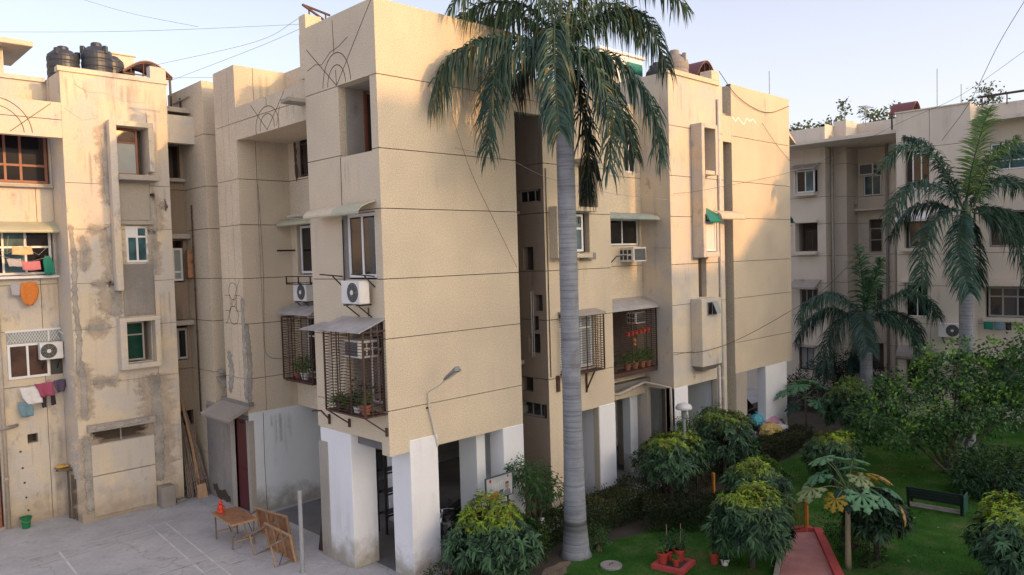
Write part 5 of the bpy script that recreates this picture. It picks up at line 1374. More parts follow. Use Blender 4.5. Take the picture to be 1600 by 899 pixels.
line('clothes line under the mesh window', [(-5.2, 11.71, 4.20), (-4.3, 11.70, 4.16), (-3.64, 11.70, 4.28)])
mb = MB()
for x in (-5.0, -4.6, -4.55, -3.8): mb.tube([(x, 11.62, 8.12 + 0.1 * (x > -4.7)), (x + 0.06, 11.64, 8.62)], 0.006, 4)
tag(mb.build('clothes_line', M['cable_grey']), 'short white cords tying the laundry lines to the left awning', 'cord')['kind'] = 'stuff'

# ---------------------------------------------------------------- the yard
def court(pts, w, lab, i):
    a, b = Vector(pts[0]), Vector(pts[1]); d = (b - a).normalized(); s = Vector((-d.y, d.x)) * w / 2; mb = MB(); n = max(2, int((b - a).length / 0.5))
    z = 0.004 + 0.0015 * i
    for k in range(n):
        p, q = a + (b - a) * k / n, a + (b - a) * (k + 1) / n
        mb.quad((p.x - s.x, p.y - s.y, z), (q.x - s.x, q.y - s.y, z), (q.x + s.x, q.y + s.y, z), (p.x + s.x, p.y + s.y, z))
    o = mb.build('court_line', M['chalk']); o['kind'] = 'structure'
for i, (p, w) in enumerate((((( -2.33, 9.0), (-2.75, 3.0)), 0.05), (((-1.92, 8.9), (-2.32, 2.8)), 0.045), (((-4.75, 8.72), (-4.95, 5.0)), 0.05), (((-5.6, 8.72), (-1.7, 8.88)), 0.045), (((-5.6, 8.12), (-1.8, 8.26)), 0.045), (((-3.2, 4.3), (-1.6, 4.36)), 0.045), (((-9, 4.9), (-2.2, 5.1)), 0.045))): court(p, w, '', i)
PLY = [(-0.5, -0.29), (0.5, -0.29), (0.5, 0.29), (-0.5, 0.29)]
def table(label, loc, rz):
    """folding plywood table 1.35 x 0.75 x 0.75, local origin at the floor below its centre"""
    t = thing('folding_table', label, 'table', loc, rz, 'worn folding plywood tables')
    L, W, H = 0.70, 0.36, 0.74
    MB().bbox((-L, -W, H - 0.02), (L, W, H), 0.006).build('tabletop', M['wood'], t)
    fr = MB()
    for s in (-1, 1):
        fr.box((-L, s * W - 0.02, H - 0.07), (L, s * W + 0.02, H - 0.021)); fr.box((s * (L - 0.02) - 0.02, -W + 0.021, H - 0.071), (s * (L - 0.02) + 0.02, W - 0.021, H - 0.0215))
    for x in (-0.23, 0.23): fr.box((x - 0.02, -W + 0.021, H - 0.06), (x + 0.02, W - 0.021, H - 0.0215))
    fr.build('apron', M['wood_pale'], t)
    for sx in (-1, 1):
        for sy in (-1, 1): MB().bar((sx * (L - 0.10), sy * (W - 0.05), H - 0.05), (sx * (L - 0.13), sy * (W - 0.05), 0.0), 0.042, 0.03).build('leg', M['wood_grey'], t)
        MB().bar((sx * (L - 0.12), -W + 0.07, 0.2), (sx * (L - 0.12), W - 0.07, 0.2), 0.035, 0.025).build('stretcher', M['wood_pale'], t)
    for sy in (-1, 1): MB().bar((-L + 0.12, sy * (W - 0.09), 0.32), (-0.1, sy * (W - 0.09), H - 0.06), 0.014).build('folding_stay', M['iron'], t)
    return t
t1 = table('upright worn plywood table with a vermilion idol on it', (-1.18, 5.78, 0), R(88)); t1.scale = (0.98, 0.95, 1.0)
t2 = table('plywood table tipped on its side, legs towards the upright table', (-0.62, 5.0, 0), 0)
t3 = table('nearest plywood table tipped on its edge beside the grey post', (-1.08, 3.74, 0), 0)
t2.matrix_basis = Matrix.Translation((-0.30, 5.22, 0.385)) @ Matrix.Rotation(R(99), 4, 'Z') @ Matrix.Rotation(R(82), 4, 'X') @ Matrix.Translation((0, 0, -0.74))
t3.matrix_basis = Matrix.Translation((-0.80, 3.86, 0.375)) @ Matrix.Rotation(R(90), 4, 'Z') @ Matrix.Rotation(R(80), 4, 'X') @ Matrix.Translation((0, 0, -0.74))
for q in (t2, t3): pass
t = thing('clay_idol', 'small vermilion idol standing on the upright table', 'idol', (-1.36, 6.22, 0.741))
MB().lathe([(0.085, 0), (0.09, 0.05), (0.06, 0.08), (0.08, 0.14), (0.075, 0.20), (0.045, 0.235)], n=14).build('body', M['orange_red'], t, smooth=True)
MB().lathe([(0.02, 0.225), (0.055, 0.26), (0.05, 0.31), (0.02, 0.35), (0.008, 0.385)], n=12).build('head', M['orange_red'], t, smooth=True)
for s in (-1, 1): MB().tube([(s * 0.06, 0, 0.19), (s * 0.11, -0.03, 0.13), (s * 0.07, -0.07, 0.10)], 0.02, 7).build('arm', M['orange_red'], t, smooth=True)
t = thing('steel_post', 'plain grey steel post standing in the yard before the stilts', 'post', (-0.98, 2.46, 0))
MB().lathe([(0.05, 0), (0.05, 2.02), (0.044, 2.04)], n=14).build('shaft', M['steel'], t, smooth=False); MB().lathe([(0.085, 0), (0.085, 0.012)], n=14).build('foot_plate', M['steel'], t)
t = thing('wooden_board', 'dark scorched board leaning against the white pillar edge', 'board', (0.25, 3.45, 0))
MB().add([(-0.22, 0.0, 0.02), (-0.12, -0.72, 0.02), (0.10, -0.62, 0.80), (-0.02, 0.12, 0.84), (-0.18, 0.02, 0.0), (-0.08, -0.70, 0.0), (0.14, -0.60, 0.78), (0.02, 0.14, 0.82)],
         [(0, 1, 2, 3), (7, 6, 5, 4), (0, 4, 5, 1), (1, 5, 6, 2), (2, 6, 7, 3), (3, 7, 4, 0)]).build('panel', simple('scorched_board', (0.055, 0.032, 0.026), 0.7, var=0.3, dirt=(0.22, 0.11, 0.05), dirt_at=0.60), t)
MB().bar((0.10, -0.62, 0.80), (-0.02, 0.12, 0.84), 0.04, 0.03).build('batten', M['dark_wood'], t)
t = thing('plastic_bucket', 'green plastic bucket standing by the drain pipe', 'bucket', (-4.90, 11.62, 0))
MB().lathe([(0.10, 0.0), (0.145, 0.30), (0.165, 0.30), (0.165, 0.335), (0.138, 0.335), (0.095, 0.02)], n=22).build('body', M['green_plastic'], t)
MB().tube([(-0.15, 0, 0.31), (-0.13, -0.1, 0.25), (0, -0.17, 0.2), (0.13, -0.1, 0.25), (0.15, 0, 0.31)], 0.006, 5).build('handle', M['steel'], t)
t = thing('wooden_shelf', 'rough plank shelf on a plank stand in the left corner', 'shelf', (-3.74, 11.7, 0))
for k in range(5):
    a = -0.28 + 0.1 * k; MB().bbox((a, -0.32 + 0.04 * k, 1.52 - 0.012 * k), (a + 0.085, 0.25, 1.56 - 0.012 * k), 0.005).build('plank', M['wood_grey'], t)
MB().bar((-0.3, 0.0, 1.50), (0.12, -0.2, 1.47), 0.04).build('batten', M['dark_wood'], t)
for k in range(3): MB().bbox((-0.02 + 0.045 * k, -0.34 - 0.2 * (k - 1), 0), (0.02 + 0.045 * k, -0.24 - 0.2 * (k - 1), 1.45 - 0.1 * k), 0.005).build('plank', M['bark'], t)
t = thing('plastic_sheet', 'crumpled yellow plastic on the plank shelf', 'plastic sheet', (-3.9, 11.75, 1.565))
MB().lathe([(0.13, 0), (0.15, 0.03), (0.09, 0.07), (0.02, 0.09)], n=9).build('wrap', M['yellow'], t); MB().bbox((0.03, -0.1, 0), (0.2, 0.02, 0.05), 0.01).build('fold', M['yellow'], t)
# bundle of poles leaning in the slot
rd = random.Random(5)
POLES = ['thick brown pole at the left end of the bundle in the slot', 'thin grey pole next to the leftmost one in the slot', 'short weathered pole in the left half of the slot bundle', 'pole left of the middle of the slot bundle, slightly bent', 'middle pole of the bundle leaning in the slot', 'pole just left of the two tall pale ones in the slot', '', '', 'pole just right of the two tall pale ones in the slot', 'second pole right of the pale pair in the slot', 'second pole from the right end of the slot bundle', 'most slanting pole at the right end of the slot bundle']
for k in range(12):
    x0 = -0.58 + 0.062 * k; x1 = -0.50 + 0.026 * k; Ht = 2.6 + 0.75 * (k in (6, 7)) + rd.uniform(-0.35, 0.25)
    o = MB().tube([(x0 + 0.04, 10.55 + rd.uniform(0, 0.15), 0), ((x0 + x1) / 2 + 0.03, 10.95, Ht * 0.5), (x1 + 0.02, 11.45 + rd.uniform(0, 0.1), Ht)], [0.024, 0.022, 0.02], 7).build('bamboo_pole', M['wood_pale'] if k in (6, 7) else M['wood_grey'])
    tag(o, (POLES[k] if k not in (6, 7) else ('left one of the two tall pale poles in the slot' if k == 6 else 'right one of the two tall pale poles in the slot')), 'pole', 'poles leaning in the slot')
mb = MB()
for z, y in ((0.55, 10.65), (1.25, 10.95), (1.8, 11.15), (2.1, 11.25)): mb.bar((-0.60, y, z), (0.14 - z * 0.1, y - 0.03, z + 0.03), 0.03)
tag(mb.build('ladder_rungs', M['wood_grey']), 'grey cross battens tying the pole bundle in the slot', 'battens')['kind'] = 'stuff'
t = thing('wooden_board', 'small brown board propped at the foot of the pole bundle', 'board', (-0.12, 10.45, 0))
MB().add([(-0.2, 0, 0), (0.12, -0.05, 0), (0.12, 0.1, 0.42), (-0.16, 0.15, 0.40), (-0.2, 0.025, 0), (0.12, -0.025, 0), (0.12, 0.125, 0.42), (-0.16, 0.175, 0.40)], [(0, 1, 2, 3), (7, 6, 5, 4), (0, 4, 5, 1), (1, 5, 6, 2), (2, 6, 7, 3), (3, 7, 4, 0)]).build('panel', M['wood_pale'], t)
# rack and motorbikes under the stilts
t = thing('iron_rack', 'dark iron rack standing under the stilts', 'rack', (1.9, 3.0, 0))
mb = MB()
for x in (0, 1.3):
    for y in (0, 0.4): mb.bar((x, y, 0), (x, y, 2.3), 0.05)
for z in (0.5, 1.1, 1.7, 2.25): mb.bar((0, 0, z), (1.3, 0, z), 0.04).bar((0, 0.4, z), (1.3, 0.4, z), 0.04)
mb.build('frame', M['iron'], t)
for z in (0.52, 1.12, 1.72): MB().box((0.03, 0.03, z + 0.022), (1.27, 0.37, z + 0.04)).build('shelf', M['iron'], t)

def motorbike():
    t = thing('motorbike', '', 'motorbike', (0, 0, 0), 0, 'motorbikes parked under the stilts')
    for x in (-0.62, 0.62):
        w = MB().lathe([(0.23, -0.05), (0.30, -0.045), (0.31, 0.0), (0.30, 0.045), (0.23, 0.05), (0.23, -0.05)], (x, 0, 0.31), 20, axis='y', cap=False).build('wheel', M['tyre'], t)
        mb = MB().lathe([(0.05, -0.05), (0.05, 0.05)], (x, 0, 0.31), 10, axis='y')
        for k in range(6):
            a = k * math.pi / 3; mb.bar((x + 0.04 * math.cos(a), 0, 0.31 + 0.04 * math.sin(a)), (x + 0.235 * math.cos(a), 0, 0.31 + 0.235 * math.sin(a)), 0.016)
        mb.build('spoked_hub', M['chrome'], w)
        P = [(x + 0.35 * math.cos(R(q)), 0.31 + 0.35 * math.sin(R(q))) for q in range(30, 160, 18)]
        mb = MB()
        for (a, b), (c, d) in zip(P[:-1], P[1:]): mb.bar((a, 0, b), (c, 0, d), 0.11, 0.014, (0, 1, 0))
        mb.build('mudguard', M['black'], t)
    tk = MB(); secs = [(0.42, 0.05, 0.80, 0.06), (0.34, 0.12, 0.86, 0.11), (0.15, 0.13, 0.85, 0.12), (-0.02, 0.08, 0.78, 0.08)]; V, F = [], []
    for x, w, z, h in secs:
        for k in range(10):
            a = 2 * math.pi * k / 10; V.append((x, w * math.cos(a), z + h * math.sin(a)))
    for i in range(3):
        for k in range(10): F.append((i * 10 + k, i * 10 + (k + 1) % 10, (i + 1) * 10 + (k + 1) % 10, (i + 1) * 10 + k))
    F += [tuple(range(10)), tuple(range(39, 29, -1))]
    tk.add(V, F).build('fuel_tank', M['black'], t, smooth=True)
    MB().add([(0.02, -0.10, 0.76), (0.02, 0.10, 0.76), (-0.72, 0.09, 0.84), (-0.72, -0.09, 0.84), (0.02, -0.07, 0.84), (0.02, 0.07, 0.84), (-0.72, 0.06, 0.92), (-0.72, -0.06, 0.92)], [(3, 2, 1, 0), (4, 5, 6, 7), (0, 1, 5, 4), (1, 2, 6, 5), (2, 3, 7, 6), (3, 0, 4, 7)]).build('seat', M['tyre'], t)
    MB().bbox((-0.18, -0.13, 0.28), (0.22, 0.13, 0.56), 0.04).build('engine', M['ac_slat'], t)
    MB().tube([(0.1, -0.14, 0.34), (-0.2, -0.16, 0.27), (-0.85, -0.16, 0.40)], [0.025, 0.035, 0.045], 9).build('exhaust', M['chrome'], t)
    fk = MB()
    for s in (-1, 1): fk.bar((0.62, s * 0.07, 0.31), (0.40, s * 0.07, 0.98), 0.035)
    fk.build('fork', M['chrome'], t)
    hb = MB().tube([(0.30, -0.36, 1.02), (0.38, -0.2, 1.03), (0.40, 0, 0.98), (0.38, 0.2, 1.03), (0.30, 0.36, 1.02)], 0.014, 7).build('handlebar', M['chrome'], t)
    for s in (-1, 1): MB().tube([(0.37, s * 0.22, 1.03), (0.36, s * 0.27, 1.2)], 0.006, 5).bbox((0.34, s * 0.27 - 0.05, 1.19), (0.36, s * 0.27 + 0.05, 1.27), 0.008).build('mirror', M['black'], hb)
    MB().lathe([(0.05, -0.06), (0.09, 0.02), (0.085, 0.05), (0.02, 0.06)], (0.50, 0, 0.88), 16, axis='x').build('headlight', M['headlight'], t)
    MB().bbox((-0.82, -0.06, 0.74), (-0.77, 0.06, 0.82), 0.01).build('tail_light', M['redlamp'], t)
    fr = MB().bar((0.40, 0, 0.9), (0.1, 0, 0.5), 0.05).bar((0.1, 0, 0.5), (-0.4, 0, 0.62), 0.05)
    for s in (-1, 1): fr.bar((-0.62, s * 0.09, 0.31), (-0.3, s * 0.09, 0.4), 0.04).bar((-0.62, s * 0.1, 0.33), (-0.5, s * 0.1, 0.78), 0.045)
    fr.build('frame', M['black'], t)
    MB().bar((-0.05, 0.08, 0.3), (-0.12, 0.26, 0.0), 0.025).build('side_stand', M['chrome'], t)
    return t
mk = motorbike()
spots = [((2.75, 1.35, 0), R(200), 'black motorbike in the dark bay behind the notice board'), ((6.85, 0.95, 0), R(-100), 'motorbike nosing out beside the trunk-side white pillar'), ((7.0, 2.0, 0), R(-80), 'motorbike standing deeper behind the trunk-side pillar'), ((12.0, 2.3, 0), R(-120), 'motorbike with a round headlight behind the slim inner pillar'), ((2.4, 2.3, 0), R(215), 'second motorbike deeper in the bay behind the notice board')]
for i, (p, a, lab) in enumerate(spots):
    if i: dup(mk, p, a, lab)
    else: mk.location = p; mk.rotation_euler = (0, 0, a); mk['label'] = lab

def car(paint):
    t = thing('parked_car', '', 'car', (0, 0, 0), 0, 'cars parked under the end bay')
    # stations along x: (x, half width low, half width shoulder, z sill, z shoulder); body of lofted sections
    S = [(-2.0, 0.62, 0.66, 0.45, 0.72), (-1.9, 0.76, 0.78, 0.25, 0.88), (-1.2, 0.82, 0.82, 0.2, 0.92), (0.0, 0.83, 0.83, 0.2, 0.92), (0.9, 0.82, 0.82, 0.2, 0.90), (1.7, 0.78, 0.76, 0.22, 0.78), (2.0, 0.62, 0.58, 0.34, 0.62)]
    V, F = [], []
    for x, a, b, z0, z1 in S:
        V += [(x, -a * 0.92, z0), (x, -a, (z0 + z1) / 2), (x, -b, z1 - 0.06), (x, -b * 0.88, z1), (x, b * 0.88, z1), (x, b, z1 - 0.06), (x, a, (z0 + z1) / 2), (x, a * 0.92, z0)]
    for i in range(len(S) - 1):
        for k in range(8): F.append((i * 8 + k, i * 8 + (k + 1) % 8, (i + 1) * 8 + (k + 1) % 8, (i + 1) * 8 + k))
    F += [tuple(range(8)), tuple(range(len(S) * 8 - 1, len(S) * 8 - 9, -1))]
    MB().add(V, F).build('body', paint, t, smooth=True)
    C = [(-1.75, 0.70, 0.90), (-1.15, 0.58, 1.40), (0.15, 0.58, 1.44), (0.95, 0.70, 0.90)]; V = []
    for x, b, z in C: V += [(x, -b, z), (x, b, z)]
    gl = MB().add([V[0], V[1], V[3], V[2]], [(0, 1, 2, 3)]).add([V[6], V[7], V[5], V[4]], [(0, 1, 2, 3)])
    MB().add([(x, y, z) for x, y, z in ((-1.73, -0.66, 0.91), (-1.73, 0.66, 0.91), (-1.17, 0.55, 1.39), (-1.17, -0.55, 1.39))] + [(-1.6, -0.6, 0.91), (-1.6, 0.6, 0.91), (-1.1, 0.5, 1.38), (-1.1, -0.5, 1.38)], [(0, 1, 2, 3), (4, 5, 6, 7)]).build('rear_window', M['glass'], t)
    MB().add([(0.93, -0.66, 0.91), (0.93, 0.66, 0.91), (0.17, 0.55, 1.43), (0.17, -0.55, 1.43), (0.8, -0.6, 0.91), (0.8, 0.6, 0.91), (0.1, 0.5, 1.4), (0.1, -0.5, 1.4)], [(0, 1, 2, 3), (4, 5, 6, 7)]).build('windscreen', M['glass'], t)
    for s in (-1, 1):
        MB().add([(-1.68, s * 0.72, 0.91), (0.88, s * 0.72, 0.91), (0.15, s * 0.58, 1.42), (-1.13, s * 0.58, 1.38)], [(0, 1, 2, 3)]).add([(-1.68, s * 0.70, 0.91), (0.88, s * 0.70, 0.91), (0.15, s * 0.56, 1.42), (-1.13, s * 0.56, 1.38)], [(3, 2, 1, 0)]).build('side_window', M['glass'], t)
        MB().bar((-0.35, s * 0.735, 0.92), (-0.40, s * 0.59, 1.42), 0.07, 0.03).build('door_pillar', paint, t)
        MB().bbox((1.78, s * 0.42 - 0.16, 0.6), (1.95, s * 0.42 + 0.16, 0.74), 0.03).build('headlight', M['headlight'], t)
        MB().bbox((-1.99, s * 0.5 - 0.13, 0.68), (-1.88, s * 0.5 + 0.13, 0.84), 0.02).build('tail_light', M['redlamp'], t)
        MB().bbox((0.62, s * 0.9 - 0.08, 0.9), (0.74, s * 0.9 + 0.08, 1.03), 0.03).build('wing_mirror', paint, t)
        for x in (-1.25, 1.25):
            w = MB().lathe([(0.20, -0.1), (0.30, -0.1), (0.315, -0.06), (0.315, 0.06), (0.30, 0.1), (0.20, 0.1)], (x, s * 0.76, 0.315), 22, axis='y').build('wheel', M['tyre'], t)
            MB().lathe([(0.2, -0.02), (0.2, 0.02), (0.05, 0.035)], (x, s * 0.86, 0.315), 16, axis='y').build('rim', M['chrome'], w)
    MB().bbox((-1.18, -0.575, 1.385), (0.17, 0.575, 1.46), 0.03).build('roof', paint, t)
    MB().bbox((1.9, -0.35, 0.36), (2.02, 0.35, 0.5), 0.02).build('number_plate_panel', M['black'], t)
    return t
c1 = car(M['cardark']); c1.location = (17.9, 1.9, 0); c1.rotation_euler = (0, 0, R(188)); c1['label'] = 'dark blue car parked just inside the end bay'
c2 = car(M['carsilver']); c2.location = (18.6, 4.6, 0); c2.rotation_euler = (0, 0, R(182)); c2['label'] = 'silver car parked behind the dark blue one'
# ================================================================ garden ground
def sheet(name, poly, z, mat, skirt=0.0):
    n = len(poly); mb = MB().add([(x, y, z) for x, y in poly], [tuple(range(n))])
    o = mb.build(name, mat); o['kind'] = 'structure'; return o
sheet('lawn', [(2.3, -2.05), (3.4, -1.95), (5.2, -1.85), (6.5, -2.2), (9.0, -2.0), (12.4, -1.9), (18.0, -1.85), (25.0, -1.2), (27.0, -1.2), (27.0, -26), (-2, -26), (-1.0, -9)], 0.012, M['lawn'])
sheet('planting_bed', [(0.3, -0.25), (20.2, -0.28), (21.0, 4.0), (27.4, 4.0), (26.9, -1.6), (18.0, -2.2), (12.4, -2.3), (9.0, -2.4), (6.5, -2.6), (5.2, -2.3), (3.4, -2.4), (2.0, -2.4), (0.3, -1.6)], 0.008, M['dark_soil'])
sheet('bare_earth', [(2.6, -2.25), (2.85, -1.98), (3.1, -1.85), (3.4, -1.9), (3.62, -1.86), (3.85, -1.98), (3.74, -2.15), (3.5, -2.2), (3.3, -2.38), (3.05, -2.42), (2.9, -2.62), (2.65, -2.55)], 0.018, M['soil'])
# path with a red kerb
pa, pb, pc, pd = (9.02, -5.12), (9.62, -5.62), (4.3, -8.9), (3.2, -7.55)
sheet('path', [pa, pb, pc, pd], 0.03, M['pinkpave'])
def kerb(label, a, b, w=0.2, h=0.13):
    o = MB().bar((a[0], a[1], h / 2), (b[0], b[1], h / 2), w, h).build('kerb', M['redpaint']); o['kind'] = 'structure'
kerb('', (9.05, -4.98), (9.66, -5.52)); kerb('', (9.70, -5.66), (4.3, -9.08))
o = MB().bar((8.9, -5.1, 0.04), (3.1, -7.5, 0.04), 0.12, 0.08).build('kerb', M['cement_pale']); o['kind'] = 'structure'

# grass blades on the lawn: nobody could count them
n = 70000
q = rng.random((n, 2)) ** np.array([[1.0, 1.0]])
P = np.stack([2.6 + q[:, 0] * 19, -13.5 + q[:, 1] * 11.6, np.full(n, 0.012)], 1)
keep = ~((P[:, 1] > -2.1))
ex = ((P[:, 0] - 3.2) / (9.6 - 3.2)); inpath = (P[:, 0] > 3) & (P[:, 0] < 9.8) & (P[:, 1] < -5.0 - (9.1 - P[:, 0]) * 0.40 + 0.15) & (P[:, 1] > -5.7 - (9.6 - P[:, 0]) * 0.64 - 0.15)
P = P[keep & ~inpath]; n = len(P)
d = rand_dirs(n); d[:, 2] = np.abs(d[:, 2]) + 0.7
pn = np.sin(P[:, 0] * 1.3 + 1.7 * np.sin(P[:, 1] * 0.9)) * 0.5 + 0.5
c = np.array([[0.020, 0.064, 0.012]]) + rng.random((n, 1)) * np.array([[0.028, 0.070, 0.014]]) + pn[:, None] * np.array([[0.040, 0.046, 0.010]])
dry = rng.random(n) < 0.04; c[dry] = (0.13, 0.11, 0.05)
g = small_leaves(P, d, rand_dirs(n), rng.uniform(0.03, 0.075, n), 0.011, c, 0.1)
o = np_mesh('grass', *g, M['blade']); o['kind'] = 'stuff'
# fallen leaves
n = 120
P = np.stack([rng.uniform(6, 19, n), rng.uniform(-12.5, -2.5, n), np.full(n, 0.05)], 1)
d = rand_dirs(n); d[:, 2] *= 0.1
N = np.tile([[0, 0, 1.0]], (n, 1)) + rng.normal(size=(n, 3)) * 0.2
o = np_mesh('fallen_leaves', *small_leaves(P, d, N, 0.085, 0.05, np.tile([[0.30, 0.27, 0.18]], (n, 1)), 0.0), M['leaf']); o['kind'] = 'stuff'

# ================================================================ palms
def catmull(pts, n):
    P = [np.array(p, float) for p in pts]; P = [2 * P[0] - P[1]] + P + [2 * P[-1] - P[-2]]; out = []
    segs = len(P) - 3
    for i in range(n + 1):
        t = min(i / n * segs, segs - 1e-6); k = int(t); f = t - k
        a, b, c, d = P[k:k + 4]
        out.append(0.5 * ((2 * b) + (c - a) * f + (2 * a - 5 * b + 4 * c - d) * f * f + (3 * b - a - 3 * c + d) * f ** 3))
    return np.array(out)

def frond(name, pts, parent, L=0.72, col=(0.055, 0.12, 0.085), col2=(0.022, 0.05, 0.04), droop=0.75, n=130, start=0.14, w=0.042, seed=0, rach=(0.10, 0.13, 0.05), r0=0.035, yellow=0.0):
    """one pinnate leaf: a tapering midrib with two ranks of drooping leaflets"""
    rg = np.random.default_rng(seed)
    cv = catmull(pts, 160); tg = unit(np.gradient(cv, axis=0))
    s = np.linspace(start, 0.995, n); s = np.concatenate([s, s]) ; s = np.clip(s + rg.normal(size=2 * n) * 0.004, 0, 0.999)
    sd = np.concatenate([np.ones(n), -np.ones(n)])[:, None]
    x = s * 160; k = x.astype(int); f = (x - k)[:, None]
    P = cv[k] * (1 - f) + cv[np.minimum(k + 1, 160)] * f; T = tg[k]
    up = np.array([[0, 0, 1.0]]); S = np.cross(T, up)
    bad = np.linalg.norm(S, axis=1) < 0.25
    ref = np.cross(unit(np.diff(cv[[0, 80]], axis=0)), up); ref = unit(ref) if np.linalg.norm(ref) > 0.1 else np.array([[1.0, 0, 0]])
    S = unit(S + ref * np.where(bad, 1.0, 0.35)[:, None] * np.sign(np.sum(S * ref, 1, keepdims=True) + 1e-6))
    U = unit(np.cross(S, T))
    N2 = 2 * n
    ang = rg.normal(size=(N2, 1)) * 0.38
    d0 = unit(sd * S * (0.85 + 0 * ang) + T * rg.uniform(0.35, 0.75, (N2, 1)) + U * (0.18 + ang))
    u = (s - start) / (1 - start)
    Ls = (L * (0.55 + 0.95 * np.sin(np.clip(u * 0.88 + 0.12, 0, 1) * math.pi) ** 0.8 * 0.6) * rg.uniform(0.82, 1.12, N2))[:, None]
    gr = np.array([[0, 0, -1.0]]); dr = droop * rg.uniform(0.75, 1.2, (N2, 1))
    wd = unit(np.cross(d0, np.cross(T, d0) + 0.35 * rg.normal(size=(N2, 3))))
    rows = []
    for t, ww in ((0.0, 0.55), (0.33, 1.0), (0.68, 0.72)):
        c = P + Ls * (d0 * (t * (1 - 0.42 * dr * t)) + gr * dr * t * t)
        rows += [c + wd * w * ww / 2, c - wd * w * ww / 2]
    rows.append(P + Ls * (d0 * (1 - 0.42 * dr) + gr * dr))
    V = np.stack(rows, 1); kk = (np.arange(N2) * 7)[:, None]
    Tt = np.concatenate([kk + np.array([[a, b, c]]) for a, b, c in ((0, 1, 3), (0, 3, 2), (2, 3, 5), (2, 5, 4), (4, 5, 6))], 0)
    m = rg.random((N2, 1)); C = np.array(col2) + m * (np.array(col) - np.array(col2))
    if yellow:
        yl = rg.random(N2) < yellow; C[yl] = np.array([0.20, 0.17, 0.06])
    C = np.repeat(C[:, None, :], 7, 1)
    # midrib
    ns = 5; ids = np.linspace(0, 158, 24).astype(int); RV, RT = [], []
    for i, q_ in enumerate(ids):
        r = r0 * (1 - 0.85 * q_ / 160) + 0.004; a = tg[q_]; b = unit(np.cross(a[None], np.array([[0.2, 0.3, 0.93]])))[0]; c = np.cross(a, b)
        for j in range(ns): RV.append(cv[q_] + r * (b * math.cos(2 * math.pi * j / ns) + c * math.sin(2 * math.pi * j / ns)))
    for i in range(len(ids) - 1):
        for j in range(ns):
            p, q2 = i * ns + j, i * ns + (j + 1) % ns; RT += [(p, q2, q2 + ns), (p, q2 + ns, p + ns)]
    RC = np.tile(np.array(rach), (len(RV), 1))
    return np_mesh('frond', *cat_geo([(V.reshape(-1, 3), Tt, C.reshape(-1, 3)), (np.array(RV), np.array(RT), RC)]), M['frond'], parent)

RT_, AW_ = np.array([0.7146, -0.6995, 0]), np.array([0.6995, 0.7146, 0])      # across and away, as seen from the balcony opposite
def off(r, a, z): return RT_ * r + AW_ * a + np.array([0, 0, z])

def trunk_prof(H, rb, rm, rt):
    prof = [(rb * 1.25, 0), (rb * 1.05, 0.12), (rb, 0.35), (rb * 0.86, 0.9)]
    z = 0.9; k = 0
    while z < H:
        t = (z - 0.9) / (H - 0.9); r = rm + (rb * 0.86 - rm) * max(0, 1 - t * 3) ** 2 + (rt - rm) * t
        prof += [(r * 1.012, z), (r, z + 0.07), (r * 0.992, z + 0.125)]; z += 0.135; k += 1
    prof.append((rt, H)); return prof

palm = thing('palm_tree', 'tall royal palm with a smooth grey ringed trunk in front of the main block', 'palm tree', (4.25, -1.86, 0))
LEAN = (0.02, 0.03)
mb = MB().lathe(trunk_prof(11.2, 0.33, 0.245, 0.22), n=26)
mb.v = [(x + LEAN[0] * z / 11, y + LEAN[1] * z / 11, z) for x, y, z in mb.v]
mb.build('trunk', M['palm_bark'], palm, smooth=True)
MB().lathe([(0.215, 11.15), (0.225, 11.5), (0.19, 12.2), (0.12, 12.75)], n=18).build('crownshaft', simple('green_crownshaft', (0.08, 0.13, 0.06), 0.5), palm, smooth=True)
HUB = np.array([0.03, 0.03, 12.62]); K = 1 / 62.8
def pf_(l, a0, a1):
    n = len(l); out = []
    for i, (u, v) in enumerate(l):
        t = i / (n - 1); a = a0 + (a1 - a0) * t
        f = 1 + a / 18.9
        out.append(HUB + off((u - 888) * K * f, a, -(v - 85) * K * f))
    return out
DG = ((0.085, 0.152, 0.115), (0.030, 0.064, 0.052)); LG = ((0.115, 0.185, 0.115), (0.048, 0.088, 0.058))
